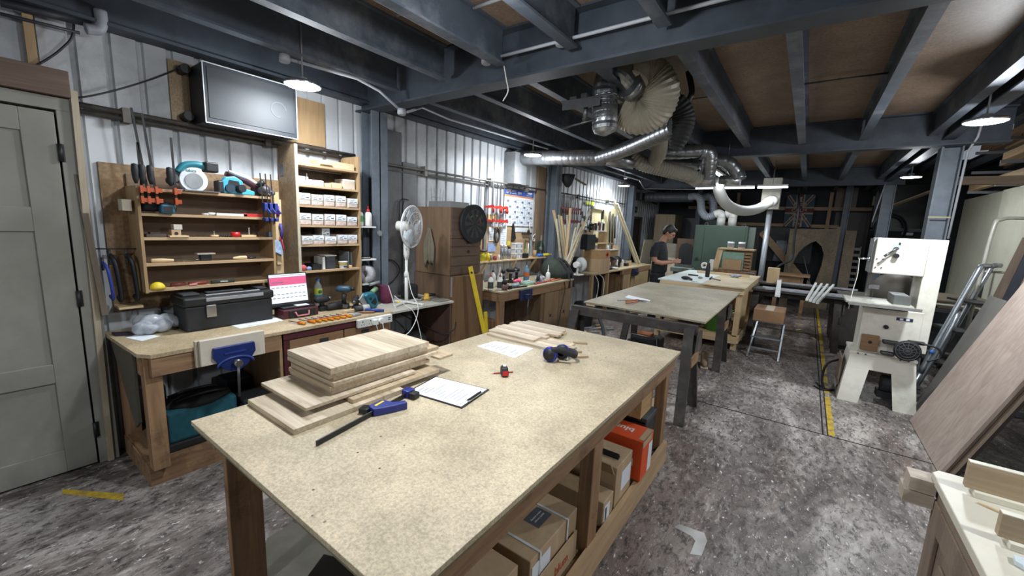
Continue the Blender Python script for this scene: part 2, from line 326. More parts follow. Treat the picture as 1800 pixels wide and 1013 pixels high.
# floor joint, yellow lane line, small marks
LN = mat('#b89a2e', .7, 0, .25, 40, .05, '#5f5a52')
m = MB(); y = 4.28
while y < 12: d = random.uniform(.25, .6); m.box(.37-.02, .37+.025, y, y+d, 0, .0015); y += d+random.choice((.01, .02, .12))
ST('trim_60', m, LN)
m = MB(); m.box(.305, .317, 4.26, YB, 0, .001); m.box(.34, .352, 4.26, YB, 0, .001); m.box(-3, XR, 4.245, 4.26, 0, .001); ST('trim_61', m, mat('#1d1b1a', .9))
m = MB(); a = at(130, 872, z=0); m.add([at(110, 860, z=.001), at(220, 868, z=.001), at(215, 880, z=.001), at(108, 868, z=.001)], [(0, 3, 2, 1)]); ST('trim_62', m, LN)
m = MB(); c = at(1600, 728, z=0); m.box(c.x-.02, c.x+.05, c.y-.03, c.y+.09, 0, .0015); ST('trim_63', m, LN)
m = MB(); pts = [at(*p, z=0) for p in ((1186, 928), (1194, 922), (1238, 938), (1243, 952), (1233, 978), (1213, 975), (1222, 952), (1216, 944))]; c0 = sum(pts, Vector())/8
m.prism([(p.x-c0.x, p.y-c0.y) for p in pts], .0012); O('tape_patch', 'torn L-shaped grey tape patch stuck on the concrete floor', 'tape', m, mat('#a9a9a6', .6), (c0.x, c0.y, .001))
# ---- door in the left wall
DP = mat('#85837a', .6, 0, .05, 6, .02, '#79776e'); xf = -3.62
d = ST('door_1', MB().box(xf-.05, xf, -.46, .425, .012, 2.205), DP, bev=.001)
m = MB()
def fr(y0, y1, z0, z1): m.box(xf-.001, xf+.013, y0, y1, z0, z1)
fr(-.46, -.345, .012, 2.205); fr(.29, .425, .012, 2.205); fr(-.345, .29, .012, .16); fr(-.345, .29, .60, .72); fr(-.345, .29, 1.52, 1.66); fr(-.345, .29, 2.08, 2.205); fr(-.09, .04, 1.66, 2.08)
P('door_rails', m, DP, d, bev=.003)
m = MB()
for zz in (1.98, 1.11, .24): m.cyl((xf+.02, .432, zz-.05), (xf+.02, .432, zz+.05), .011, n=10); m.box(xf+.008, xf+.016, .425, .45, zz-.05, zz+.05)
P('hinges', m, BLACK, d)
m = MB(); m.box(xf+.013, xf+.05, -.03, .045, 1.6, 1.69); P('door_lock', m, DARK, d, bev=.003)
m = MB(); m.box(xf-.1, xf+.012, .435, .53, 0, 2.22); m.box(xf-.1, xf+.012, -.57, -.47, 0, 2.22); m.box(xf-.1, xf+.012, -.57, .53, 2.22, 2.29); ST('trim_64', m, DP, bev=.002)
m = MB(); m.box(xf-.1, xf+.05, -1.2, .5, 2.295, 2.44); O('lintel_timber', 'brown timber lintel resting over the grey panelled door', 'timber', m, wood('#5d4a3d', '#7a6350', 'y', .8), bev=.004)
m = MB(); m.box(xf-.09, xf-.05, .36, .40, 2.44, 2.72); O('wood_block', 'short upright timber offcut standing above the door lintel', 'timber', m, PLYZ)
m = MB(); m.bar(at(195, 808, z=0)+Vector((0, 0, .0)), at(129, 160, x=-3.60), .028, .03); O('timber_batten', 'tall thin timber batten leaning between the door and the workbench', 'batten', m, wood('#9a8a70', '#b8a88c', 'z'))
m = MB(); m.bar((-3.55, .53, 1.0), (-3.66, .47, 2.3), .03, .03); O('timber_batten', 'shorter dark wooden strip leaning against the door frame', 'batten', m, wood('#574a3a', '#766650', 'z'))
# wall rails, pipes and cables
m = MB(); m.tube([(-3.67, .45, 2.285), (-3.67, 2.4, 2.27)], .016); m.tube([(-3.69, .45, 2.25), (-3.69, 2.4, 2.235)], .014)
for yy in (.75, 1.6): m.box(-3.72, -3.64, yy-.02, yy+.02, 2.22, 2.31)
O('wall_rail', 'rusty twin pipe rail on the ribbed wall above the tool shelves', 'rail', m, mat('#5a554f', .6, .4, .3, 10))
m = MB(); m.tube([(-3.66, 2.72, 2.24), (-3.66, 5.95, 2.26)], .013); m.tube([(-3.69, 2.72, 2.19), (-3.69, 5.95, 2.21)], .01)
for yy in (3.3, 4.5, 5.4): m.box(-3.72, -3.65, yy-.02, yy+.02, 2.18, 2.29)
O('wall_rail', 'pipe rail along the wall above the fan and wall planner', 'rail', m, mat('#77756f', .5, .5, .2, 10))
m = MB(); m.tube([(-3.66, 6.2, 2.26), (-3.66, 9.6, 2.26)], .014)
for yy in (7.2, 8.6): m.box(-3.72, -3.65, yy-.02, yy+.02, 2.22, 2.29)
O('wall_rail', 'pipe rail above the far bench that carries dark red clamps', 'rail', m, mat('#55524d', .5, .5, .2, 10))
cable = lambda label, pts, r, m_=BLACK, name='cable', k=8: O(name, label, 'cable', MB().tube(spline(pts, k), r, 8), m_)
cable('black cable sagging across the wall from the door to the wall display', [at(*p, x=-3.66) for p in ((118, 171), (150, 170), (205, 158), (270, 138), (330, 114))], .005)
cable('black cable looping above the door from the ceiling corner', [at(*p, x=-3.66) for p in ((0, 130), (40, 126), (80, 106), (110, 84), (128, 60), (130, 8))], .006)
m = MB(); m.tube([at(0, 24, x=-3.66), at(140, 58, x=-3.66)], .009); m.tube([at(0, 4, x=-3.64), at(160, 42, x=-3.64)], .022); O('pipe_bundle', 'dark pipes on the wall top in the left corner', 'pipe', m, mat('#3d3f45', .5, .2))
m = MB(); m.tube(spline([at(150, 50, x=-3.6), at(172, 52, x=-3.6), at(178, 40, x=-3.6), at(176, 18, x=-3.6)], 6), .03, 14); O('pipe_elbow', 'pale plastic waste pipe elbow in the top left corner', 'pipe', m, mat('#8b8f96', .5))
m = MB(); m.box(XW+.003, XW+.016, .6, 1.86, .98, 1.96); O('backing_board', 'brown fibreboard fixed to the wall behind the tool shelves', 'board', m, mat_board('#8d7150', 0, 'brown_board', 40))
m = MB(); m.box(XW+.003, XW+.02, 1.0, 1.3, 2.3, 2.7); O('backing_board', 'small brown board behind the left edge of the wall display', 'board', m, MDFB)
m = MB(); m.box(XW+.003, XW+.02, 1.72, 2.12, 2.3, 2.68); O('backing_board', 'wooden board on the wall right of the display, above the box shelves', 'board', m, PLYZ)
m = MB(); m.box(XW+.003, XW+.03, 2.66, 2.98, .6, 2.6); O('wall_plank', 'flat grey plank on the wall just right of the steel column', 'board', m, mat('#6c6f72', .7))
m = MB(); m.box(XW+.003, XW+.03, 3.0, 3.2, .6, 2.3); O('wall_plank', 'narrow grey plank on the wall behind the fan head', 'board', m, mat('#7a7c7d', .7))
m = MB(); m.box(XW+.003, XW+.05, 5.72, 5.96, .9, 2.62); O('wall_plank', 'brown timber upright beside the second steel column', 'board', m, wood('#6b5540', '#8a7053', 'z'))
m = MB(); m.box(XW+.003, XW+.2, 3.0+1.85, 5.15, 2.26, 2.7); O('meter_box', 'grey rectangular box at the wall end of the spiral duct', 'box', m, mat('#77797b', .6))
# wall-mounted display
t = T('wall_display', 'large black boxed flat display hung high on the ribbed wall', 'screen', (-3.7, 1.4, 2.28))
m = MB(); m.box(-.0, .27, -.29, .33, .0, .39); P('casing', m, mat('#1b1f26', .5), t, bev=.008)
m = MB(); m.box(.271, .274, -.265, .305, .035, .365); P('screen', m, mat('#202428', .62, 0, .15, 2, .0), t)
m = MB()
for a, b in (((-.292, 0), (-.286, .39)), ((.327, 0), (.333, .39)), ((-.29, -.003), (.33, .003)), ((-.29, .387), (.33, .393))): m.box(.268, .275, a[0], b[0], a[1], b[1])
P('edge_trim', m, mat('#c9ccd0', .3, .5), t)
m = MB()
for zz in (.05, .36): P('wall_bracket', MB().cyl((-.02, -.33, zz), (.1, -.33, zz), .03), BLACK, t)
m = MB(); ring = [(.2755, .19+.055*math.cos(a), .19+.055*math.sin(a)) for a in [i*2*pi/24 for i in range(20)]]; m.tube(ring, .0022, 6); P('finger_smear', m, mat('#565b60', .5), t)
# lamps
HOUS = mat('#b9bcc0', .4, .3); GLOW = mat_emit((.86, .93, 1, 1), 14); GLOWT = mat_emit((.86, .93, 1, 1), 4)
names = ['round LED lamp hanging over the box shelves on the left', 'round LED lamp at the top edge over the main table', 'round LED lamp under the spiral duct over the second bench', 'round LED lamp over the far third bench by the left wall',
         'large bright round LED lamp beside the right column', 'round LED lamp in the far right behind the bandsaw column', 'round LED lamp beside the viewer, outside the picture', 'round LED lamp behind the viewer, outside the picture']
for (x, y, z, e), nm in zip(LAMPS, names):
    t = T('ceiling_lamp', nm, 'lamp', (x, y, z), 0, 'round LED lamps')
    m = MB(); m.lathe([(0.02, .05), (.03, .048), (.04, .022), (.118, .012), (.122, 0), (.118, -.006), (.112, -.004), (.0, -.003)], n=28, cap=False); P('housing', m, HOUS, t)
    m = MB(); m.lathe([(.122, -.006), (.125, .006), (.119, .012), (.117, -.008)], n=28, cap=False); P('rim', m, CHROME, t)
    m = MB(); m.lathe([(.11, -.0045), (.108, -.011), (0, -.0115)], n=28, cap=False); P('diffuser', m, GLOW, t)
    if nm.startswith('round LED lamp in the far') or e > 0: mm = MB(); mm.cyl((0, 0, .05), (0, 0, (3.04-z if x < 1.1 else 3.1-z)), .006, n=8); P('suspension', mm, GREYP, t)
for i, (a, b, e) in enumerate(TUBES):
    a = Vector(a); b = Vector(b); c = (a+b)/2; t = T('tube_lamp', ['long fluorescent tube in front of the far beam', 'short fluorescent tube beside the boxed post head', 'single fluorescent tube behind the extraction hoses'][i], 'lamp', c)
    m = MB(); m.cyl(a, b, .014, n=12); P('tube', m, GLOWT, t, world=True)
    m = MB(); m.bar(a+Vector((0, 0, .035)), b+Vector((0, 0, .035)), .05, .03); P('fitting', m, WHITE, t, world=True)
    m = MB(); m.cyl((c.x, c.y, c.z+.05), (c.x, c.y, 3.05), .005, n=6); P('hanger', m, GREYP, t, world=True)
# white conduit on beams and joists
CON = mat('#a9adb3', .5, 0, .05)
def conduit(label, pts, r=.011, boxes=(), stub=None):
    t = T('conduit', label, 'conduit', pts[0]); P('pipe', MB().tube(pts, r, 10), CON, t, world=True)
    for b in boxes:
        m = MB(); m.cyl(Vector(b)+Vector((0, 0, -.025)), Vector(b)+Vector((0, 0, .02)), .036); m.cyl(Vector(b)+Vector((0, 0, -.03)), Vector(b)+Vector((0, 0, -.025)), .03); P('junction_box', m, CON, t, world=True)
yb = 2.43
A_ = Vector((-2.06, yb, 2.85)); B_ = Vector((-1.44, yb, 2.85)); C_ = Vector((-.82, yb, 2.85))
conduit('white conduit with round boxes running across the face of the first main beam', [A_, B_, C_, (.9, yb, 2.85)], boxes=(A_, B_, C_))
conduit('white conduit along the joist towards the beam, left of the ceiling lamp', [Vector((-2.06, -1.1, 2.86)), A_], boxes=())
conduit('white conduit along the joist towards the beam, right of the ceiling lamp', [Vector((-1.44, -1.1, 2.86)), B_])
conduit('white conduit bending down to the beam end above the steel column', [at(500, 102, z=2.77), at(627, 138, z=2.77), at(667, 160, x=-3.05), at(706, 196, x=-3.0)], boxes=(at(500, 102, z=2.77), at(706, 196, x=-3.0)))
conduit('white conduit running under the joists past the first beam on the left', [at(716, 197, x=-2.98), at(742, 189, z=2.78), at(790, 210, z=2.775), at(963, 262, z=2.775)])
conduit('white conduit near the far lamp on the left', [at(1062, 299, z=2.72), at(1110, 313, z=2.7), at(1124, 317, z=2.68), at(1132, 332, y=10.3), at(1225, 333, y=10.3)], boxes=(at(1100, 312, z=2.7),))
conduit('short white conduit crossing the ceiling board above the lamp', [(-2.4, 1.9, 3.02), (-2.0, 1.9, 3.02)])
conduit('short white conduit crossing the ceiling between joists beside the first beam', [(-1.9, 2.1, 3.02), (-1.5, 2.1, 3.02)], boxes=((-1.5, 2.1, 3.0),))
conduit('short white conduit on the ceiling at the top centre', [(-1.25, 2.0, 3.02), (-.85, 2.0, 3.02)])
conduit('white conduit running down the right steel column behind the bandsaw', [(1.28, 6.25, 3.05), (1.26, 6.25, 2.75), (1.22, 6.3, 2.62), (1.215, 6.33, 1.72)])
conduit('grey conduit down the far right column', [(1.02, 10.28, 2.7), (.98, 10.28, 2.4), (.93, 10.3, 2.0)])
O('loose_wire', 'short white wire dangling from the first main beam', 'wire', MB().tube(spline([at(886, 116, y=2.42), at(890, 140, y=2.42), at(893, 160, y=2.42), at(884, 178, y=2.42)]), .004, 6), WHITE)
for x0, x1, y in ((-.2, .33, 4.6), (-.78, -.6, 4.6), (.0, .35, 8.4)): pass
m = MB(); m.cyl((-.21, 4.55, 3.0), (.35, 4.55, 3.0), .008, n=8); O('tie_rod', 'thin rod across the chipboard ceiling between two joists', 'rod', m, IRON)
m = MB(); m.cyl((-1.34, 4.55, 3.0), (-.8, 4.55, 3.0), .008, n=8); O('tie_rod', 'thin rod across the ceiling behind the flex hose handle', 'rod', m, IRON)
# ================================================================ left wall: tool shelves, box shelves, first workbench
BZ = .86
# ---- tool shelf unit
t = T('tool_shelf', 'open wooden five-shelf tool rack on the wall left of the tall box shelves', 'shelf', (-3.58, 1.12, 1.13))
y0, y1 = .725, 1.52; x0, x1 = -3.70, -3.45
for i, y in enumerate((y0, y1)): P('side_panel', MB().box(x0, x1, y-.008, y+.008, 1.13, 1.82), PLYZ, t, world=True)
SH = [1.80, 1.64, 1.485, 1.315, 1.145]
for z in SH: P('shelf', MB().box(x0, x1, y0+.008, y1-.008, z-.009, z+.009), PLY, t, world=True)
P('back_panel', MB().box(x0-.003, x0+.005, y0, y1, 1.13, 1.9), wood('#644c36', '#7b6046', 'y'), t, world=True)
FW = .45
def shelfY(px, z): return yat(px, -3.5, z)
def circ(n, r, cx=0, cy=0, a0=0, a1=2*pi): return [(cx+r*math.cos(a0+(a1-a0)*i/n), cy+r*math.sin(a0+(a1-a0)*i/n)) for i in range(n+(0 if abs(a1-a0) > 6.2 else 1))]
RX = Matrix.Rotation(pi/2, 4, 'Y') @ Matrix.Rotation(pi/2, 4, 'Z')     # xy plane -> yz plane, extrusion along +x
def XP(x, y, z): return Matrix.Translation((x, y, z)) @ RX
# circular saw
t = T('circular_saw', 'teal and white cordless circular saw on top of the tool rack', 'power tool', (-3.52, shelfY(338, 1.9), 1.81))
m = MB(); m.prism(circ(28, .082, 0, .075), .05, XP(.0, 0, 0)); P('blade_guard', m, mat('#c9cfd2', .4), t, bev=.004)
m = MB(); m.prism(circ(24, .052, 0.0, .07), .004, XP(.051, 0, 0)); P('blade', m, mat('#8f9294', .35, .7), t)
m = MB(); m.tube(spline([(.02, -.08, .12), (.02, -.04, .17), (.02, .03, .185), (.02, .09, .17)]), .022, 10); m.box(-.06, .02, -.07, .03, .06, .15); P('handle', m, TEAL, t)
m = MB(); m.box(-.03, .06, .07, .15, .14, .21); P('battery', m, BLACK, t, bev=.01)
m = MB(); m.cyl((-.02, -.11, .06), (.05, -.11, .08), .03); m.box(-.03, .03, -.12, -.05, .05, .12); P('motor', m, BLACK, t)
m = MB(); m.box(-.06, .07, -.12, .12, -.0, .006); P('base_plate', m, CHROME, t)
text('lettering', 'Makita', .028, TEAL, t, (.0515, -.02, .137), (pi/2, 0, pi/2))
# planer
t = T('planer', 'light blue electric planer with a black dust port on top of the tool rack', 'power tool', (-3.50, shelfY(412, 1.85), 1.81))
m = MB(); m.prism([(-.1, .0), (.13, 0), (.13, .03), (.06, .05), (.05, .1), (.0, .13), (-.06, .12), (-.09, .08)], .055, XP(-.03, 0, 0)); m2 = MB()
o = P('body', m, BLUEL, t, bev=.008)
m = MB(); m.prism([(-.05, .06), (.03, .06), (.02, .095), (-.04, .1)], .004, XP(.026, 0, 0)); P('handle_gap', m, BLACK, t)
m = MB(); m.cyl((.02, .02, .04), (.07, .03, .045), .028); P('dust_port', m, BLACK, t)
m = MB(); m.cyl((.02, -.04, .04), (.045, -.04, .04), .03); P('drive_cover', m, mat('#1c3340'), t)
m = MB(); m.box(-.04, .045, -.12, -.08, .0, .09); P('front_knob', m, BLACK, t, bev=.01)
# bag sander
t = T('belt_sander', 'maroon and silver belt sander tipped on the tool rack behind the planer', 'power tool', (-3.56, shelfY(438, 1.86), 1.81))
m = MB(); m.tube([(-.0, -.13, .15), (.01, .0, .11), (.02, .09, .05)], [.03, .04, .035], 12, flat=.6); P('body', m, mat('#5b2730'), t)
m = MB(); m.tube([(.03, -.12, .165), (.04, .0, .13), (.05, .09, .07)], [.012, .016, .012], 10); P('belt', m, mat('#c8bcb8'), t)
m = MB(); m.box(-.05, .05, .05, .1, 0, .07); P('foot', m, BLACK, t, bev=.008)
t = T('disc_sander', 'grey round sander with black pad lying at the right end of the tool rack top', 'power tool', (-3.50, shelfY(466, 1.84), 1.81))
m = MB(); m.ell((0, 0, .045), (.05, .055, .045)); P('body', m, mat('#4a4446'), t); m = MB(); m.cyl((0, -.02, .085), (0, -.04, .11), .03); P('knob', m, BLACK, t)
m = MB(); m.ell((.03, .03, .03), (.03, .03, .025)); P('grip', m, CHROME, t)
m = MB(); m.box(-3.48, -3.42, shelfY(318, 1.82), shelfY(380, 1.82), 1.81, 1.816); O('steel_rule', 'steel straight strip on the front edge of the tool rack top', 'ruler', m, CHROME)
# F-clamps hanging on left side, orange jaws
for i, (px, top) in enumerate(((249, 1.79+.42), (266, 2.2), (284, 2.22), (308, 2.08))):
    y = yat((246, 258, 272, 305)[i], -3.47, 1.8); lean = (.0, -.03, -.025, .0)[i]
    t = T('bar_clamp', 'black bar clamp with orange jaws hung on the tool rack, %s from the left' % ORD[i], 'clamp', (-3.43, y, 1.72), 0, 'orange-jawed bar clamps on the tool rack')
    m = MB(); L = (.36, .56, .54, .42)[i]; m.bar((0, 0, 0), (0, lean*1.5, L), .006, .012); P('bar', m, mat('#0d0d0e', .6, 0, .1), t)
    for q, zz in enumerate((.01, .075)): P('jaw', MB().box(-.012, .03, -.014, .022, zz-.012, zz+.014).box(.02, .034, -.014, .0, zz-.02, zz+.025), mat('#a8481f', .4, .1), t)
    m = MB(); m.lathe([(.008, 0), (.016, .03), (.019, .08), (.016, .115), (.004, .12)], (.02, -.028, .11), 12); P('handle', m, BLACKR, t)
for i, px in enumerate((464, 473, 482)):
    y = yat(px, -3.43, 1.7); t = T('bar_clamp', 'small blue bar clamp hung at the right of the tool rack, %s of three' % ORD[i], 'clamp', (-3.43, y, 1.6), 0, 'small blue bar clamps on the tool rack')
    m = MB(); m.bar((0, 0, 0), (0, -.015, .38), .004, .008); P('bar', m, BLACK, t)
    P('fixed_jaw', MB().box(-.012, .05, -.011, .011, .02, .045), mat('#27357e'), t, bev=.004); P('body', MB().box(-.012, .045, -.012, .012, .1, .16).bar((.03, 0, .13), (.06, .02, .08), .012, .02), mat('#27357e'), t, bev=.004)
# things on the tool shelves
def sx(label, name, cat, px0, px1, k, h, m_, x=-3.5, d=.06, bev=.002, group=None, dz=0):
    z = SH[k]+.0095; a = yat(px0, x, z+h/2); b = yat(px1, x, z+h/2); return O(name, label, cat, MB().box(x-d/2, x+d/2, a, b, z+dz, z+h+dz), m_, group=group, bev=bev)
t = T('jigsaw', 'teal and black jigsaw lying on the second shelf of the tool rack', 'power tool', (-3.5, yat(275, -3.5, 1.7), SH[1]+.01))
P('body', MB().tube([(0, -.08, .04), (0, .04, .045), (.02, .1, .04)], [.03, .032, .022], 12), BLACKR, t); P('battery', MB().box(.02, .09, .0, .075, .0, .06), mat('#2c5a70', .35), t, bev=.012)
P('battery_face', MB().box(.0905, .092, .015, .06, .012, .048), BLACK, t)
m = MB(); m.tube([(-3.5, yat(355, -3.5, 1.66), SH[1]+.016), (-3.48, yat(364, -3.5, 1.66), SH[1]+.016)], .007); O('chalk_stub', 'white stub on the second shelf of the tool rack', 'chalk', m, WHITE)
sx('white paper pack on the second shelf of the tool rack', 'paper_pack', 'pack', 378, 432, 1, .018, WHITE)
sx('red strip tool lying right on the second shelf of the tool rack', 'red_tool', 'tool', 425, 458, 1, .022, RED)
t = O('filler_tube', 'white-capped tube at the left of the second rack shelf', 'tube', MB().tube([(-3.5, yat(366, -3.5, 1.66), SH[1]+.02), (-3.5, yat(378, -3.5, 1.66), SH[1]+.02)], .01), mat('#c9cdd0'))
sx('dark sanding block pile at the left of the third rack shelf', 'sanding_block', 'block', 255, 290, 2, .02, mat('#4c4038')); sx('grey abrasive sheet pile on the third rack shelf', 'abrasive_sheets', 'sheet', 262, 280, 2, .03, mat('#5f564c'), x=-3.56)
o = sx('pale wooden block with a round hole on the third rack shelf', 'wood_block', 'block', 299, 316, 2, .05, PLY); 
P('hole', MB().cyl((.03, 0, .025), (.0312, 0, .025), .011), BLACK, o)
sx('small white-faced wooden block stacked on the holed block', 'wood_block', 'block', 304, 319, 2, .035, mat('#c5c0b4'), dz=.051)
sx('flat pale wood strip on the third rack shelf', 'wood_strip', 'strip', 296, 330, 2, .012, PINE, x=-3.47)
t = T('spindle_post', 'wooden round base with thin upright pin on the third rack shelf', 'jig', (-3.5, yat(377, -3.5, 1.5), SH[2]+.01)); P('base', MB().cyl((0, 0, 0), (0, 0, .014), .025), PINE, t); P('pin', MB().cyl((0, 0, .014), (0, 0, .05), .004), CHROME, t)
for i, px in enumerate((391, 396, 401, 406)):
    y = yat(px, -3.49, 1.5); m = MB(); m.tube([(-3.49+.02*math.cos(a), y+.006+a*.0016, SH[2]+.018+.006*math.sin(a)) for a in [j*.5 for j in range(14)]], .003, 6)
m = MB(); y = yat(388, -3.49, 1.5)
for i in range(44): m.v += []
m.tube([(-3.49+.008*math.cos(i*.9), y+i*.0022, SH[2]+.018+.008*math.sin(i*.9)) for i in range(32)], .004, 6); O('auger_bit', 'black twisted auger bit beside the red tape on the third rack shelf', 'drill bit', m, BLACK)
m = MB(); c = (-3.49, yat(414, -3.49, 1.51), SH[2]+.01); m.lathe([(.018, 0), (.03, 0), (.03, .036), (.018, .036), (.018, 0)], c, 20, cap=False); O('tape_roll', 'red tape roll standing on the third rack shelf', 'tape', m, mat('#c02020', .4))
sx('pale wood offcut beside the red tape roll', 'wood_strip', 'strip', 422, 448, 2, .016, PINE)
t = T('thin_post', 'pale pin standing up on the third rack shelf right of the red roll', 'pin', (-3.5, yat(438, -3.5, 1.52), SH[2]+.026)); P('pin', MB().cyl((0, 0, 0), (0, 0, .05), .004), WHITE, t); P('head', MB().cyl((0, 0, .05), (0, 0, .053), .008), WHITE, t)
sx('small blue-grey box at the right end of the third rack shelf', 'small_box', 'box', 470, 479, 2, .04, mat('#54606e'))
t = T('block_plane', 'dark block plane with a pale top at the middle of the fourth rack shelf', 'plane', (-3.5, yat(361, -3.5, 1.34), SH[3]+.01)); P('body', MB().box(-.02, .02, -.035, .035, 0, .045), BLACK, t, bev=.005); P('top', MB().box(-.03, .03, -.055, .055, .0455, .056), mat('#a59a90'), t, bev=.002)
def chisel(label, a, b, r, hm, bm, fr=.45):
    a = Vector(a); b = Vector(b); t = T('chisel', label, 'chisel', a); d = b-a; k = a+d*fr
    P('handle', MB().tube([a, a+d*.02, a+d*(fr*.5), a+d*(fr*.9), k], [r*.7, r, r*1.1, r*.7, r*.6], 12), hm, t, world=True); P('blade', MB().bar(k, b, r*1.2, .003), bm, t, world=True); return t
chisel('wooden handled gouge at the left of the fourth rack shelf', (-3.49, .765, SH[3]+.024), (-3.47, 1.0, SH[3]+.02), .014, PINE, IRON, .5)
chisel('wide chisel lying flat on the fourth rack shelf', (-3.5, 1.04, SH[3]+.02), (-3.48, .93, SH[3]+.016), .008, IRON, CHROME, .3)
chisel('saw rasp with a pale wooden handle right on the fourth rack shelf', (-3.48, 1.33, SH[3]+.024), (-3.5, 1.1, SH[3]+.018), .013, PINE, BLACK, .4)
chisel('dark file on the right end of the fourth rack shelf', (-3.5, 1.35, SH[3]+.018), (-3.5, 1.48, SH[3]+.018), .009, BLACK, IRON, .4)
m = MB(); y = yat(277, -3.46, 1.17); m.ell((-3.46, y, SH[4]+.0097), (.04, .042, .045)); m.v = [Vector((v.x, v.y, max(v.z, SH[4]+.0097))) for v in m.v]; O('yellow_dome', 'small yellow dome-shaped plastic cap on the bottom rack shelf', 'cap', m, YELLOW)
for i, (a, b, hm, lb) in enumerate(((300, 326, mat('#6b2a22'), 'dark red handled chisel roll end'), (331, 362, mat('#7c3226'), 'reddish brown wooden tool handle'), (370, 410, mat('#27352f'), 'dark green file case'), (385, 398, mat('#b9c0c4'), 'short pale metal scraper'))):
    z = SH[4]+.022; O(['tool_roll', 'carving_tool', 'file_case', 'scraper'][i], lb+' on the bottom shelf of the tool rack', 'tool', MB().tube([(-3.5+i*.008, yat(a, -3.5, z), z), (-3.5+i*.008, yat(b, -3.5, z), z)], .012 if i != 3 else .005, 10), hm)
chisel('long chisel with a pink grip lying on the bottom rack shelf', (-3.46, yat(347, -3.46, 1.16), SH[4]+.018), (-3.46, yat(308, -3.46, 1.16), SH[4]+.014), .009, mat('#a5706a'), CHROME, .4)
# pencils in holder at left
m = MB(); m.box(-3.60, -3.5, .655, .70, 1.66, 1.73); O('pencil_box', 'small pale box of pencils fixed to the left side of the tool rack', 'box', m, mat('#b7ad98'))
# hanging G clamps
for i, (px, top, bot, c, hh) in enumerate(((184, 452, 530, BLUE, 0), (198, 437, 532, BLACK, 1), (227, 437, 530, BLACK, 1))):
    y = yat(px, -3.6, 1.2); zt = at(px, top, x=-3.6).z; zb = at(px, bot, x=-3.6).z; h = zt-zb
    t = T('g_clamp', ['slim blue clamp hanging leftmost of three on the wall rail above the bench', 'black G-clamp hanging beside the blue clamp', 'black G-clamp hanging nearest to the tool rack'][i], 'clamp', (-3.6, y, zb), 0, None)
    P('frame', MB().tube(spline([(0, -.0, h*.86), (.05, .0, h*.85), (.075, .01, h*.7), (.075, .02, h*.2), (.05, .02, .02), (0, .02, .03)], 5), .012 if i else .008, 8, flat=1.7), mat('#2a3d8f') if i == 0 else BLACK, t)
    P('screw', MB().cyl((0, 0, h*.7), (0, 0, h*.99), .007, n=8), IRON, t)
    if hh: P('tommy_bar', MB().cyl((-.02, -.06, h*.995), (.02, .07, h*.995), .004, n=8), BLACK, t)
m = MB(); m.box(XW+.02, -3.56, .6, .72, 1.02, 1.035); O('wall_ledge', 'small pale wooden ledge on the wall behind the hanging clamps', 'ledge', m, PINE)
# ---- box shelf unit
t = T('box_shelf', 'tall narrow plywood shelf unit with rows of small white-labelled boxes', 'shelf', (-3.56, 1.99, BZ+.001))
bx0, bx1, by0, by1 = -3.7, -3.42, 1.705, 2.275
P('side_panel', MB().box(bx0, bx1, by0-.012, by0+.006, BZ+.001, 2.24), mat_board('#8f7a5f', 0, 'worn_side', 30), t, world=True); P('side_panel', MB().box(bx0, bx1, by1-.006, by1+.01, BZ+.001, 2.23), PLYZ, t, world=True)
P('face_strip', MB().box(bx1, bx1+.008, by0-.012, by0+.01, BZ+.001, 2.24), mat('#b8b09a'), t, world=True)
BSH = [2.09, 1.92, 1.755, 1.59, 1.425, 1.2]
for z in BSH: P('shelf', MB().box(bx0, bx1, by0+.007, by1-.007, z-.009, z+.007), PLY, t, world=True)
P('back_panel', MB().box(bx0-.006, bx0-.001, by0, by1, BZ+.001, 2.08), wood('#5f4a35', '#77603f', 'z'), t, world=True)
P('hinge_plate', MB().box(bx0+.03, bx0+.1, by0-.015, by0-.0125, 2.0, 2.09), IRON, t, world=True)
LAB = mat('#dfe5ea', .5, 0, .02, 20, 0); GBOX = mat('#b7aca0', .7, 0, .12, 40)
mk = {}
def label_box(label, y, z, w_=.095, h=.085, x=-3.47, grp='white-labelled screw boxes', rz=0):
    if not mk:
        t = T('screw_box', '', 'box', (0, 0, 0), 0, grp)
        P('carton', MB().box(-.09, .04, -.046, .046, 0, .084), GBOX, t, bev=.002)
        P('label', MB().box(.0405, .042, -.045, .045, .04, .084), LAB, t)
        P('print', MB().bar((.0425, -.03, .058), (.0425, .01, .072), .001, .003).box(.042, .043, .01, .035, .05, .056).box(.042, .043, -.035, -.0, .046, .05), INK, t)
        P('contents', MB().box(.0405, .044, -.042, .042, .006, .03), mat('#c9b6ae', .7, 0, .3, 60), t, bev=.003); mk['t'] = t
        o = t
    else: o = dup(mk['t'], (x, y, z))
    o.location = (x, y, z); o.rotation_euler = (0, 0, rz); o['label'] = label; o.scale = (1, w_/.095, h/.085); return o
rows = [(1, '', []), (2, 'third', [(544, 0), (563, 0), (578, 0), (595, 0), (615, .05)]), (3, 'fourth', [(536, 0), (556, 0), (575, 0), (594, 0), (612, 0)]), (4, 'fifth', [(534, .1), (551, 0), (571, -.15), (590, .05), (608, 0)])]
for k, nm, lst in rows:
    n = len(lst)
    for i, (px, rz) in enumerate(lst):
        px = 525+ (i+.5)*(105/5) - (0 if k != 2 else 0); y = by0+.012+(i+.5)*.109
        label_box('white-labelled screw box, %s from the left on the %s shelf down of the tall unit' % (ORD[i], nm), y, BSH[k]+.0075, .1, (.1, .095, .1, .1, .085)[i] if k != 4 else (.075, .08, .07, .085, .085)[i], -3.475+(.015 if rz else 0), rz=rz)
label_box('brown and white box stacked on the middle of the fifth shelf of the tall unit', 1.99, BSH[4]+.0085, .075, .14, -3.55)
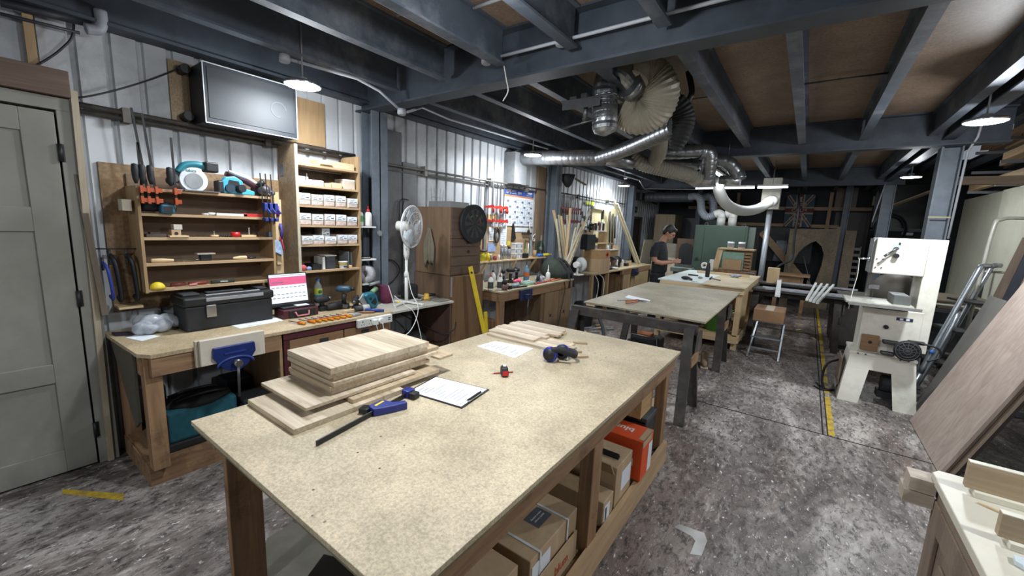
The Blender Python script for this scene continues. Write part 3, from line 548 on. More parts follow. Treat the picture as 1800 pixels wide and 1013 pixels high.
def bx(label, name, cat, y0_, y1_, z, h, m_, x0_=-3.6, x1_=-3.45, bev=.002, group=None, loc=None): return O(name, label, cat, MB().box(x0_, x1_, y0_, y1_, z, z+h), m_, group=group, bev=bev)
bx('long shallow wooden tray on the top shelf of the tall unit', 'wooden_tray', 'tray', 1.92, 2.24, BSH[0]+.008, .055, PINE, -3.62, -3.44)
bx('thin wooden strip at the left of the top shelf of the tall unit', 'wood_strip', 'strip', 1.78, 1.98, BSH[0]+.008, .014, PINE, -3.5, -3.45)
bx('flat pale offcut under the tray end on the top shelf', 'wood_strip', 'strip', 1.9, 2.02, BSH[0]+.0225, .012, PINE, -3.435, -3.415)
z = BSH[1]+.0075
bx('blue and white small carton at the left of the second shelf down', 'small_carton', 'box', 1.715, 1.79, z, .07, LAB, group=None)
bx('open white carton with plugs on the second shelf down', 'small_carton', 'box', 1.82, 1.95, z, .05, LAB)
bx('beige block among cartons on the second shelf down', 'wood_block', 'block', 1.965, 2.02, z, .035, PINE); bx('pile of pale offcuts on the second shelf down', 'offcut', 'offcut', 2.03, 2.12, z, .045, PINE)
bx('white-topped box at the right end of the second shelf down', 'small_carton', 'box', 2.14, 2.25, z, .075, mat('#c7b9a8')); bx('white slip of card on the right end box of the second shelf down', 'card_slip', 'card', 2.14, 2.25, z+.0755, .012, LAB)
m = MB(); m.lathe([(.012, 0), (.012, .02), (.005, .024), (.004, .05)], (-3.5, 1.83, z+.051), 10); O('nozzle', 'small white nozzle standing on the open carton', 'nozzle', m, WHITE)
z = BSH[5]+.0075
m = MB(); m.ell((-3.46, 1.75, z+.026), (.025, .03, .026)); O('red_rag', 'crumpled red and white rag on the sixth shelf down', 'rag', m, mat('#b8505a', .8, 0, .4, 40)); m = MB(); m.ell((-3.46, 1.8, z+.018), (.02, .022, .018)); O('blue_rag', 'small blue and white rag next to the red one', 'rag', m, mat('#7c93b8', .8, 0, .4, 40))
bx('black open plastic tub on the sixth shelf down', 'black_tub', 'tub', 1.83, 1.91, z, .05, BLACK); bx('white folder edge between black tubs on the sixth shelf down', 'folder', 'folder', 1.93, 1.955, z, .11, WHITE, -3.62, -3.47)
bx('tall dark tub with a white lid on it on the sixth shelf down', 'dark_tub', 'tub', 1.965, 2.05, z, .115, mat('#3a3f46'), -3.6, -3.47); bx('flat white lid resting on the tall dark tub', 'tub_lid', 'tray', 1.95, 2.06, z+.116, .008, WHITE, -3.61, -3.46)  # the flat white piece is the dark tub's lid, a separate object
t = T('filler_tub', 'round white tub with a yellow band and dark lettering on the sixth shelf down', 'tub', (-3.46, 2.12, z)); P('pot', MB().lathe([(.032, 0), (.038, .055), (.042, .057), (.042, .065), (.0, .066)], n=20, cap=False), WHITE, t); P('band', MB().lathe([(.0392, .036), (.0402, .052)], n=20, cap=False), mat('#a99a3c'), t)
P('print', MB().box(.036, .0385, -.016, .016, .012, .024), mat('#2b2f55'), t)
bx('small wooden cube beside the filler tub', 'wood_block', 'block', 2.17, 2.2, z, .025, PINE, -3.48, -3.44)
for i, (y, lean) in enumerate(((2.2, 0), (2.235, .02))): bx(['grey plastic sheet leaning in the sixth shelf', 'clear plastic sheet standing at the right wall of the sixth shelf'][i], 'plastic_sheet', 'sheet', y, y+.006, z, .15 - .01*i, mat('#8d939a', .3), -3.66, -3.5)
# brush set, shoe shine etc. left of box shelf (hanging)
m = MB(); m.box(-3.70, -3.68, 1.56, 1.70, 1.05, 1.8); O('pegboard', 'narrow pale board between the tool rack and the tall unit', 'board', m, PINEZ)
m = MB(); m.box(-3.68, -3.655, 1.63, 1.665, 1.25, 1.86); O('batten', 'pale upright batten fixed beside the tall unit', 'batten', m, PINEZ)
t = T('hand_brush', 'bench brush with blue and white bristles hanging by a red loop', 'brush', (-3.654, 1.64, 1.36)); P('bristles', MB().prism([(-.035, 0), (.025, -.03), (.03, .08), (-.05, .11)], .03, XP(0, 0, 0)), mat('#9db2cf', .8, 0, .4, 50, .3), t); P('handle', MB().tube([(.015, .02, .1), (.02, .03, .17), (.02, .02, .24)], .012, 8), mat('#3b3b86'), t)
P('loop', MB().tube(spline([(.035, .03, .02), (.036, .02, .08), (.035, -.0, .13)]), .006, 8), mat('#c4304a'), t)
m = MB(); m.cyl((-3.643, 1.648, 1.66), (-3.643, 1.648, 1.745), .012); O('purple_marker', 'purple marker hung above the small blue clamps', 'marker', m, mat('#7434a0'))
t = T('wooden_figure_peg', 'turned wooden peg with a round head on a small white ledge', 'peg', (-3.6, 1.58, 1.145)); P('peg', MB().lathe([(.022, 0), (.018, .05), (.014, .09), (.018, .1), (.016, .12), (0, .13)], n=14, cap=False), wood('#8a6244', '#a67b56', 'z'), t); P('ledge', MB().box(-.1, .035, -.04, .05, -.012, -.001), WHITE, t)
m = MB(); m.cyl((-3.7, 1.69, 1.99), (-3.62, 1.69, 2.04), .004); O('nail_hook', 'nail hook on the side of the tall box unit', 'hook', m, CHROME) if False else None
# ---- shelves on the steel column with glue bottles
for i, z in enumerate((1.585, 1.27)):
    t = T('bracket_shelf', ['small white bracket shelf on the column holding glue bottles', 'small white bracket shelf below, holding sanding discs'][i], 'shelf', (-3.5, 2.36, z)); P('board', MB().box(-.08, .07, -.07, .1, 0, .014), WHITE, t); P('bracket', MB().prism([(-.07, -.002), (.06, -.002), (-.07, -.12)], .01, Matrix.Translation((0, -.06, 0)) @ Matrix.Rotation(pi/2, 4, 'X')), WHITE, t)
for i, y in enumerate((2.32, 2.40)):
    t = T('glue_bottle', ['white glue bottle with a green label and red cap on the bracket shelf', 'plain white glue bottle with a red cap, right one on the bracket shelf'][i], 'bottle', (-3.49+i*.02, y, 1.6))
    P('body', MB().lathe([(.03, 0), (.036, .01), (.036, .1), (.03, .125), (.014, .135)], n=16), WHITE, t); P('cap', MB().lathe([(.017, .135), (.017, .155), (.006, .16), (.003, .19)], n=12), RED, t)
    if i == 0: P('label', MB().lathe([(.0368, .04), (.0368, .095)], n=16, cap=False), mat('#4fa56a'), t)
for i in range(3):
    m = MB(); m.cyl((-3.5, 2.37, 1.285+i*.007), (-3.5, 2.37, 1.291+i*.007), .062-.004*i, n=24); O('sanding_disc', ['dark sanding disc at the bottom of the disc pile', 'white sanding disc in the middle of the disc pile', 'dark sanding disc on top of the disc pile'][i], 'disc', m, (BLACK, WHITE, BLACK)[i])
m = MB(); m.lathe([(.03, -.035), (.085, -.035), (.085, .035), (.03, .035), (.03, -.035)], (-3.48, 2.38, 1.13), 28, Matrix.Rotation(pi/2, 4, 'X') @ Matrix.Rotation(.35, 4, 'Y'), cap=False); O('abrasive_roll', 'roll of pale abrasive paper on edge below the bracket shelves', 'roll', m, mat('#a9a7ad', .8, 0, .2, 60))
m = MB(); m.box(-3.53, -3.43, 2.30, 2.46, 1.03, 1.044); O('bracket_shelf', 'low bracket shelf under the abrasive roll', 'shelf', m, WHITE)
for i, (a, b) in enumerate((((-3.55, 2.33, 2.1), (-3.4, 2.33, 2.08)), ((-3.55, 2.33, 1.93), (-3.4, 2.33, 1.9)))): pass
m = MB(); m.tube([(-3.68, 2.34, 2.08), (-3.52, 2.34, 2.1), (-3.52, 2.34, 1.76), (-3.6, 2.34, 1.7)], .005, 6); O('wire_bracket', 'thin black metal bracket frame beside the tall box unit', 'bracket', m, BLACK)
# ---- first workbench
t = T('workbench', 'worn wooden workbench with a vise along the left wall by the door', 'workbench', (-3.3, 1.4, 0))
m = MB(); pts = [(-3.70, .53), (-3.0, .555), (-2.925, .60), (-2.93, 2.27), (-3.70, 2.27)]; m.prism(pts, .022, Matrix.Translation((0, 0, BZ-.022))); P('top', m, mat_board('#bfab8a', 1, 'bench_top'), t, world=True)
P('front_rail', MB().box(-3.0, -2.935, .60, 1.31, BZ-.135, BZ-.023), OLD, t, world=True); P('side_rail', MB().box(-3.66, -3.0, .565, .60, BZ-.135, BZ-.023), OLDX, t, world=True)
for (a, b, c, d_) in ((-3.06, -2.98, .575, .655), (-3.68, -3.6, .575, .655)): P('leg', MB().box(a, b, c, d_, .13, BZ-.024), OLDZ, t, world=True)
P('plinth', MB().box(-3.09, -3.05, .57, 2.25, 0, .125).box(-3.68, -3.09, .57, .61, 0, .125), OLD, t, world=True); P('bottom_board', MB().box(-3.68, -3.06, .58, 2.25, .126, .14), OLDX, t, world=True)
P('brace', MB().prism([(-3.62, .84), (-3.07, .84), (-3.07, .42), (-3.16, .36)], .014, Matrix.Translation((0, .562, 0)) @ Matrix.Rotation(pi/2, 4, 'X') @ Matrix.Scale(1, 4)), mat('#4e4a3e', .7), t, world=True)
P('divider', MB().box(-3.6, -2.96, 1.305, 1.325, .15, BZ-.024), PLYZ, t, world=True)
# drawer cabinet in the bench
t = T('drawer_cabinet', 'wooden drawer cabinet with dark red trim built under the first bench', 'cabinet', (-3.3, 1.8, .141))
P('carcass', MB().box(-3.66, -2.975, 1.33, 2.25, .141, BZ-.024), OLDZ, t, world=True)
P('red_trim', MB().box(-2.975, -2.945, 1.33, 2.25, BZ-.075, BZ-.026).box(-2.975, -2.945, 1.33, 1.365, .15, BZ-.08), mat('#4a1820', .6, 0, .2, 20), t, world=True)
for i, (a, b) in enumerate(((1.375, 1.80), (1.81, 2.24))):
    d = P('drawer', MB().box(-2.975, -2.955, a, b, .52, BZ-.085), wood('#7b5836', '#956c44', 'y'), t, world=True, bev=.003)
    yc = (a+.36, a+.1)[i]; m = MB(); m.lathe([(.01, 0), (.01, .012), (.02, .02), (.02, .03), (.01, .038)], (0, 0, 0), 14, Matrix.Rotation(pi/2, 4, 'Y')); m.v = [v+Vector((-2.955, yc, .70)) for v in m.v]; P('knob', m, PLY, d, world=True)
    m = MB(); yl = (a+.26, a+.19)[i]; m.box(-2.955, -2.95, yl-.035, yl+.035, .70, .74); P('card_holder', m, DARK, d, world=True)
for i, (a, b) in enumerate(((1.375, 1.80), (1.81, 2.24))): P('lower_door', MB().box(-2.975, -2.957, a, b, .16, .51), wood('#6f4f31', '#886340', 'y'), t, world=True, bev=.003)
# vise
t = T('bench_vise', 'dark blue woodworking vise with wooden cheeks on the first bench', 'vise', (-2.9, .98, .6))
P('cheek', MB().box(-2.928, -2.90, .80, 1.165, .735, .90), mat('#b9ae9b', .6, 0, .08, 8), t, world=True, bev=.003); P('cheek', MB().box(-2.895, -2.868, .815, 1.175, .745, .905), mat('#c9bfae', .6, 0, .08, 8), t, world=True, bev=.003)
m = MB(); m.prism([(-.115, .09), (.115, .09), (.12, .03), (.07, -.05), (.03, -.075), (-.03, -.075), (-.07, -.05), (-.12, .03)], .022, XP(-2.868, .99, .76)); P('jaw', m, mat('#1b2c66', .4, .1), t, world=True, bev=.004)
m = MB(); arc = [(-2.842, .99+.1*math.cos(a), .725+.05*math.sin(a)) for a in [pi*i/12 for i in range(13)]]; m.tube(arc, .008, 8); m.box(-2.846, -2.838, .93, 1.05, .80, .81); P('rib', m, mat('#24387c', .4, .1), t, world=True)
m = MB(); m.cyl((-2.85, .99, .74), (-2.79, .99, .74), .022); P('screw_hub', m, CHROME, t, world=True); P('handle', MB().cyl((-2.81, .99, .76), (-2.81, .985, .52), .008), IRON, t, world=True)
# lower extension bench
t = T('side_table', 'narrow white-topped side table with the pedestal fan on it, right of the first bench', 'table', (-3.3, 2.75, 0))
P('top', MB().box(-3.68, -3.0, 2.3, 3.12, .815, .835), mat('#b8b5ab', .5, 0, .1, 6, .02, '#8d8778'), t, world=True); P('end_panel', MB().box(-3.55, -3.03, 3.09, 3.11, 0, .814), wood('#5a3f34', '#6d4e40', 'z'), t, world=True); P('back_rail', MB().box(-3.6, -3.57, 2.3, 3.08, .7, .813), OLD, t, world=True); P('side_panel', MB().box(-3.6, -3.03, 2.3, 2.315, 0, .814), OLDZ, t, world=True)
# power strip
t = T('power_strip', 'white four-gang socket strip screwed to the bench front', 'socket strip', (-2.93, 2.07, .81))
P('body', MB().box(-.002, .03, -.17, .17, -.035, .035), WHITE, t, bev=.005)
for i in range(4):
    y = -.128+i*.075
    if i < 2: P('socket', MB().box(.0305, .0315, y-.004, y+.004, .008, .018).box(.0305, .0315, y-.014, y-.008, -.014, -.008).box(.0305, .0315, y+.008, y+.014, -.014, -.008), BLACK, t)
    else: pass
P('usb_ports', MB().box(.0305, .0315, .125, .15, .004, .012).box(.0305, .0315, .125, .15, -.012, -.004), BLACK, t)
for i, y in enumerate((2.05, 2.11)):
    O('mains_plug', ['white mains plug, left one in the bench socket strip', 'white round mains plug, right one in the bench socket strip'][i], 'plug', MB().box(-2.899, -2.865, y-.022, y+.022, .785, .83) if i == 0 else MB().cyl((-2.899, y, .81), (-2.865, y, .81), .026), WHITE, bev=.004)
cable('white fan cable looping from the socket strip up to the fan stand', [(-2.865, 2.11, .79), (-2.85, 2.13, .70), (-2.86, 2.24, .62), (-2.9, 2.45, .66), (-2.95, 2.58, .84), (-3.08, 2.6, 1.0), (-3.18, 2.61, 1.35), (-3.2, 2.62, 1.5)], .004, WHITE)
cable('white cable hanging down from the left plug of the socket strip', [(-2.87, 2.05, .79), (-2.86, 2.07, .7), (-2.86, 2.1, .6), (-2.86, 2.1, .3)], .0035, WHITE)
cable('white power cord trailing from the side table to the floor', [(-3.1, 2.42, .96), (-3.05, 2.5, .87), (-2.98, 2.55, .8), (-2.97, 2.62, .6), (-2.95, 2.66, .3), (-2.95, 2.66, .02)], .004, WHITE)
cable('black hose coiled on the wall under the steel column shelves', [(-3.66, 2.72, 1.25), (-3.66, 2.85, 1.22), (-3.66, 2.93, 1.12), (-3.66, 2.86, 1.02), (-3.66, 2.75, .96), (-3.66, 2.65, 1.0), (-3.66, 2.7, 1.1)], .006)
cable('black cable drooping under the side table', [(-3.5, 2.75, .7), (-3.35, 2.9, .58), (-3.05, 3.0, .48), (-2.99, 3.12, .52), (-2.99, 3.15, .6)], .007)
# ---- things on the first bench
t = T('toolbox', 'big black plastic toolbox with a grey steel latch on the first bench', 'toolbox', (-3.43, 1.15, BZ+.001), .03)
P('body', MB().box(-.115, .115, -.28, .28, 0, .17), BLACKR, t, bev=.012); P('lid', MB().box(-.125, .125, -.29, .29, .172, .235), BLACK, t, bev=.014)
P('lid_strip', MB().box(.075, .1, -.15, .2, .2355, .243).box(.1255, .13, -.16, .21, .2, .225), mat('#9b9da0', .4, .2), t, bev=.002); P('latch', MB().box(.126, .136, -.165, -.105, .09, .175), CHROME, t, bev=.003)
P('handle', MB().box(-.02, .02, -.12, .12, .236, .248), DARK, t, bev=.004); P('handle_end', MB().box(-.07, .06, .2, .27, .236, .25), DARK, t, bev=.004); P('handle_end', MB().box(-.07, .06, -.27, -.17, .236, .252), DARK, t, bev=.005)
bagm = mat('#b9bfc6', .22, 0, .25, 20, .5, '#8c939c', 1, .3)
m = MB(); c = (-3.5, .74, BZ+.052)
for i, (dx, dy, dz, r) in enumerate(((0, 0, .012, .058), (.05, -.06, -.01, .045), (.0, .08, .012, .052), (.06, .04, -.008, .045), (-.04, -.03, .02, .05), (.08, -.03, -.015, .035), (.02, .13, .0, .04))): m.ell((c[0]+dx, c[1]+dy, c[2]+dz), (r, r*1.2, r))
m.v = [Vector((v.x, v.y, max(v.z, BZ+.0015))) for v in m.v]
o = O('plastic_bag', 'crumpled clear plastic bag of parts at the left end of the bench', 'bag', m, bagm); remesh(o, .007, 3)
m = MB(); m.prism([(-.06, -.02), (.02, -.05), (.09, -.0), (.02, .03)], .012); O('dark_cloth', 'dark purple cloth scrap beside the plastic bag', 'cloth', m, mat('#2b2233', .9), (-3.55, .60, BZ+.001), .4)
def sheet(label, pts, z, name='paper_sheet', m_=PAPER, lines=6, grp=None, th=.0012, seed=1):
    P3 = [at(*p, z=z) for p in pts]; c = sum(P3, Vector())/len(P3); t = T(name, label, 'paper', (c.x, c.y, z), 0, grp)
    P('page', MB().prism([(p.x-c.x, p.y-c.y) for p in P3], th), m_, t); r = random.Random(seed); m = MB(); q = [p-c for p in P3]
    for i in range(lines):
        u = .14+.74*i/max(1, lines-1)
        a = q[0].lerp(q[3], u); b = q[1].lerp(q[2], u); s0 = .1+.2*r.random(); s1 = s0+.15+.4*r.random()
        a, b = a.lerp(b, s0), a.lerp(b, min(.9, s1)); a.z = b.z = th+.0004; m.bar(a, b, .0035, .0004)
    if lines: P('writing', m, INK, t)
    return t
sheet('small white note lying at the left front of the first bench', [(220, 594), (247, 587), (282, 591), (250, 600)], BZ+.0005, lines=0)
sheet('pale blue note with handwriting by the vise on the first bench', [(399, 570), (478, 556), (498, 564), (422, 578)], BZ+.0005, lines=3)
# red drill case with calendar behind
t = T('tool_case', 'dark red and black tool case open in front of the desk calendar', 'case', (-3.34, 1.62, BZ+.001), -.02)
P('shell', MB().box(-.08, .09, -.14, .14, 0, .07), mat('#4a1b24', .45), t, bev=.008); P('black_band', MB().box(.05, .098, -.1, .11, .0, .065), BLACK, t, bev=.006); P('handle', MB().tube([(.1, -.055, .05), (.118, -.045, .02), (.118, .045, .02), (.1, .055, .05)], .007, 8), mat('#b06a70'), t); P('tray', MB().box(-.075, .06, -.13, .13, .0705, .085), BLACK, t, bev=.004)
O('paper_note', 'white slip of paper lying on the red tool case', 'paper', MB().box(-3.36, -3.28, 1.6, 1.7, BZ+.0875, BZ+.09), PAPER)
t = T('laptop', 'open laptop showing a pink and white spreadsheet behind the red case', 'laptop', (-3.36, 1.59, BZ+.105))
Mx = Matrix.Rotation(-.16, 4, 'Y'); P('keyboard_base', MB().box(-.0, .0205, -.155, .15, -.0165, -.002), BLACK, t); P('screen_lid', MB().box(-.008, 0, -.155, .15, 0, .245, Mx), BLACK, t); P('screen', MB().box(.0005, .0015, -.147, .142, .008, .237, Mx), mat_emit((.72, .8, .9, 1), .2), t)
P('pink_band', MB().box(.002, .003, -.147, .142, .15, .215, Mx), mat_emit((.6, .09, .2, 1), .15), t)
m = MB()
for i, zz_ in enumerate((.128, .075, .045)):
    for j in range(8): m.box(.002, .003, -.135+j*.034, -.112+j*.034, zz_, zz_+.005, Mx)
m.box(.002, .003, -.12, .13, .226, .229, Mx)
m.box(.0032, .0036, -.13, -.04, .17, .176, Mx); P('print', m, mat('#6a7280'), t)
# screwdrivers
yy = [yat(px, -3.0, .88) for px in (520, 534, 546, 557, 566, 575, 583, 591)]
for i, px in enumerate((316+210, 542, 551, 560, 569, 578, 587, 596)):
    a = at(px-8, (563, 560, 558, 556, 554, 552, 550, 548)[i]+ (0), z=BZ+.012); a = Vector((-2.98+.004*i, a.y, BZ+.013)); dv = Vector((-.16, -.045, 0))
    t = T('screwdriver', 'amber and red handled screwdriver, %s of eight from the left on the bench front' % ORD[i], 'screwdriver', a, 0, 'row of amber-handled screwdrivers')
    P('handle', MB().tube([a, a+dv*.06, a+dv*.3, a+dv*.42], [.009, .0115, .01, .006], 10), AMBER, t, world=True); P('grip_band', MB().tube([a+dv*.30, a+dv*.46], [.0118, .009], 10), mat('#b5342a', .3), t, world=True)
    P('shaft', MB().tube([a+dv*.44, a+dv], .004, 8), IRON, t, world=True)
# bottle of water
c = at(560, 538, z=BZ); t = T('water_bottle', 'clear water bottle with a blue cap and yellow-green label on the bench', 'bottle', (c.x, c.y, BZ+.001))
prof = [(.028, 0), (.034, .006), (.034, .03), (.031, .036), (.034, .042), (.034, .075), (.031, .081), (.034, .087), (.035, .16), (.03, .19), (.013, .22), (.013, .232)]; P('bottle', MB().lathe(prof, n=22), mat('#c9d3d8', .08, 0, .2, 40, .3, None, .42), t); P('cap', MB().lathe([(.015, .233), (.0155, .25), (.0, .251)], n=16, cap=False), mat('#2d86d6', .35), t)
P('label', MB().lathe([(.0358, .1), (.036, .165)], n=22, cap=False), mat('#cfd44a', .5, 0, .3, 16), t); P('label_band', MB().lathe([(.0365, .092), (.0365, .11)], n=22, cap=False), mat('#3aa0c8'), t)
m = MB(); m.ell((.034, 0, .135), (.006, .018, .018)); P('logo', m, mat('#2a7a5c'), t)
# drills
def drill(label, loc, rz, body, acc, h=.17, up=True):
    t = T('cordless_drill', label, 'drill', loc, rz)
    P('battery', MB().box(-.035, .045, -.032, .032, 0, .04), BLACK, t, bev=.006); P('grip', MB().tube([(0, 0, .035), (.0, 0, .09), (.005, 0, .13)], [.022, .019, .024], 12), BLACKR, t)
    P('motor_body', MB().tube([(-.06, 0, h-.01), (-.04, 0, h), (.04, 0, h), (.06, 0, h)], [.02, .03, .032, .025], 14), body, t); P('chuck', MB().tube([(.06, 0, h), (.095, 0, h)], [.02, .013], 12), acc, t); return t
drill('black and teal impact driver standing upright under the tall box unit', (-3.33, 2.04, BZ+.001), .9, mat('#2c4a5c', .4), BLACK, .175)
drill('black cordless drill lying low beside the impact driver', (-3.2, 2.08, BZ+.001), -.8, BLACKR, IRON, .08)
drill('second black drill in the shadow under the tall box unit', (-3.36, 1.85, BZ+.001), 1.6, BLACKR, IRON, .1)
t = T('nail_gun', 'black and grey nail gun lying under the tall box unit', 'power tool', (-3.32, 1.95, BZ+.001)); P('body', MB().tube([(0, -.08, .03), (0, .05, .04)], [.025, .035], 12), BLACKR, t); P('nose', MB().bar((0, .05, .035), (.03, .1, .015), .02, .03), IRON, t)
O('wood_offcut', 'pale timber block in front of the drills on the bench', 'offcut', MB().cb((-3.12, 1.97, BZ+.016), (.03, .14, .03), (0, 0, .1)), PINE, bev=.002)
O('wood_offcut', 'flat thin offcut lying in front of the timber block', 'offcut', MB().cb((-3.07, 1.93, BZ+.006), (.025, .15, .008), (0, 0, .05)), PINE)
O('rubber_mallet', 'black rubber mallet handle lying on the bench near the socket strip', 'hammer', MB().tube([(-3.06, 2.07, BZ+.014), (-2.99, 2.19, BZ+.014)], .0115, 10), DARK)
O('wood_file', 'brown wooden file handle on the bench behind the socket strip', 'file', MB().tube([(-3.06, 2.0, BZ+.012), (-3.02, 2.05, BZ+.012), (-2.975, 2.11, BZ+.012)], [.006, .011, .009], 10), wood('#7c5438', '#9c7048', 'y'))
O('thin_chisel', 'thin steel chisel lying beside the brown file handle', 'chisel', MB().tube([(-3.13, 1.9, BZ+.01), (-3.04, 2.0, BZ+.01)], .0045, 8), IRON)
O('tape_block', 'grey flat block at the bench edge beside the screwdrivers', 'block', MB().cb((-3.0, 1.94, BZ+.011), (.05, .085, .018), (0, 0, .15)), GREYP, bev=.003)
t = T('hammer', 'hammer with a blue handle and black and white head on the bench edge', 'hammer', (-3.07, 2.09, BZ+.001)); P('head', MB().tube([(-.03, -.09, .03), (.0, .03, .034)], .03, 14), DARK, t); P('head_band', MB().tube([(-.013, -.03, .0315), (.0, .03, .034)], .0315, 14), mat('#a8a8a6'), t); P('handle', MB().tube([(.02, -.02, .024), (.12, .1, .016)], .0125, 10), mat('#27418c', .4), t)
# power planer on end (teal)
t = T('electric_planer', 'teal electric planer standing on its heel at the end of the first bench', 'power tool', (-3.17, 2.2, BZ+.001), .3)
m = MB(); m.prism([(-.1, .13), (-.07, .15), (.02, .15), (.07, .1), (.085, .03), (.06, .0), (-.01, .0)], .07, XP(-.035, 0, 0)); P('body', m, mat('#1d6a80', .35), t, bev=.012)
P('sole', MB().bar((.0, -.118, .125), (.0, -.02, -.0), .075, .014, (1, 0, 0)), mat('#b7bbbd', .35, .6), t); m = MB(); m.prism([(-.03, .06), (.03, .1), (.05, .05), (.03, .03)], .004, XP(.036, 0, 0)); P('grip_opening', m, BLACK, t); P('port', MB().cyl((.036, -.04, .1), (.045, -.04, .1), .012), BLACK, t)
t = T('sander_bag', 'maroon dust bag and sander hanging over behind the teal planer', 'bag', (-3.38, 2.52, .8355)); m = MB(); m.loft([((0, .02, 0), .04, .05), ((0, .02, .06), .06, .07), ((0, -.0, .15), .05, .06), ((-.01, -.06, .19), .03, .045), ((0, -.1, .19), .02, .03)]); o = P('bag', m, mat('#5f2440', .85, 0, .15, 14, .3), t); P('nozzle', MB().tube([(0, -.1, .16), (.02, -.17, .13)], .022, 12), mat('#7f9f78'), t)
P('arm', MB().tube([(-.02, -.16, .2), (-.02, -.05, .215)], .016), GREYP, t)
text('lettering', 'Sander', .03, mat('#c9a8b4'), t, (.062, .02, .06), (pi/2, 0, pi/2)) if False else None
O('flat_stick', 'white flat stick propped against the teal planer', 'stick', MB().bar((-3.08, 2.42, .838), (-3.14, 2.38, 1.06), .012, .005), WHITE)
t = T('router', 'black machine behind the fan on the side table', 'power tool', (-3.42, 2.86, .8355)); P('body', MB().box(-.07, .07, -.07, .08, 0, .16), BLACKR, t, bev=.03); P('base', MB().box(-.1, .1, -.09, .09, 0, .012), DARK, t)
t = T('orbital_sander', 'yellow orbital sander lying on the side table beside the fan', 'power tool', (-3.22, 2.93, .8355)); P('pad', MB().cyl((0, 0, 0), (0, 0, .014), .05), mat('#8a7a52'), t); P('body', MB().lathe([(.04, .014), (.038, .03), (.028, .04), (.028, .065), (.018, .075)], n=16), mat('#c9a23a', .4), t); P('handle', MB().tube([(0, .02, .055), (.0, .12, .045)], [.02, .016], 10), BLACK, t); P('cord', MB().tube(spline([(0, .12, .045), (.02, .15, .03), (.0, .17, .012)]), .004, 6), BLACK, t)
O('metal_plates', 'stack of grey plates at the right end of the side table', 'plate', MB().box(-3.15, -3.03, 2.94, 3.09, .8355, .853), mat('#7b7a70'), bev=.002)
O('yellow_sponge', 'small yellow sponge by the fan foot', 'sponge', MB().box(-3.3, -3.26, 2.6, 2.64, .8355, .85), YELLOW, bev=.003)
# ---- pedestal fan
fy, fx = 2.66, -3.22
t = T('pedestal_fan', 'white pedestal fan standing on the narrow side table', 'fan', (fx, fy, .836))
for a in (.3, 1.87, 3.45, 5.0): P('foot', MB().bar((0, 0, .02), (.2*math.cos(a), .2*math.sin(a), .01), .03, .018), WHITE, t, bev=.004)
P('pole', MB().tube([(0, 0, .01), (0, 0, .28), (0, 0, .281), (0, 0, .56)], [.018, .018, .014, .014], 14), WHITE, t); P('collar', MB().lathe([(.018, .27), (.023, .28), (.023, .31), (.015, .33)], n=16), WHITE, t)
P('neck', MB().loft([((0, 0, .45), .02, .02), ((0, 0, .5), .028, .03), ((0, 0, .62), .028, .032), ((0, -.01, .76), .018, .02)]), WHITE, t)
hz = .775; hub = Vector((0, 0, hz)); ax = Vector((.93, .36, -.03)).normalized()
P('motor', MB().tube([hub-ax*.1, hub-ax*.095, hub+ax*.04], [.035, .048, .05], 16), WHITE, t); P('knob', MB().cyl((-.05, -.02, hz+.045), (-.05, -.02, hz+.065), .006), WHITE, t)
Q = ax.to_track_quat('Z', 'Y').to_matrix().to_4x4()
R_ = .205
m = MB()
for k, (rr, zz) in enumerate(((R_, .06), (R_*.98, .072), (R_*.985, .048), (.145, .098), (.145, .022), (.07, .108), (.07, .015))): m.tube([Q @ Vector((rr*math.cos(i*2*pi/28), rr*math.sin(i*2*pi/28), zz)) for i in range(28)], .0018 if k else .006, 5, True)
for i in range(44):
    a = 2*pi*i/44; c, s_ = math.cos(a), math.sin(a)
    for sg in (1, -1): m.tube([Q @ Vector((r*c, r*s_, .06+sg*z)) for r, z in ((.03, .05), (.12, .045), (.175, .03), (R_, 0))], .0009, 4)
m.v = [v+hub for v in m.v]; P('cage', m, mat('#d6d8da', .4), t)
m = MB(); m.cyl(Q @ Vector((0, 0, .1)), Q @ Vector((0, 0, .112)), .033, n=20); m.v = [v+hub for v in m.v]; P('badge', m, mat('#c9ced4'), t)
m = MB()
for k in range(3):
    a0 = k*2*pi/3; vs = []
    for i in range(7):
        u = i/6; r = .03+.145*u
        for sgn in (-1, 1): a = a0+sgn*(.25+.25*math.sin(u*pi*.8)); vs.append(hub+Q @ Vector((r*math.cos(a), r*math.sin(a), .055+sgn*.016)))
    for d in (0, 0.002): pass
    m.add(vs, [(2*i, 2*i+1, 2*i+3, 2*i+2) for i in range(6)], True)
o = P('blades', m, mat('#c3cbd0', .3), t); so = o.modifiers.new('thick', 'SOLIDIFY'); so.thickness = .003
# under-bench bags
t = T('tool_bag', 'teal fabric tool bag with a black base under the first bench', 'bag', (-3.24, .88, .141), 0)
P('body', MB().box(-.12, .12, -.2, .2, .055, .27), mat('#16525e', .8, 0, .15, 30, .2), t, bev=.02); P('base', MB().box(-.125, .125, -.205, .205, 0, .055), BLACKR, t, bev=.01); P('edge_piping', MB().box(.118, .124, -.2, -.188, .05, .26), BLACK, t); P('top_flap', MB().loft([((0, 0, .26), .125, .205), ((0, 0, .295), .115, .19), ((0, 0, .31), .08, .15)], 24), BLACKR, t)
for s_ in (-.05, .06): P('carry_handle', MB().tube(spline([(s_, -.14, .31), (s_+.03, -.06, .335), (s_+.03, .06, .335), (s_, .15, .31)]), .01, 8), BLACK, t)
O('tool_case', 'dark blue plastic case standing at the left under the first bench', 'case', MB().box(-3.5, -3.4, .68, .76, .141, .5), mat('#16233c', .5), bev=.01)
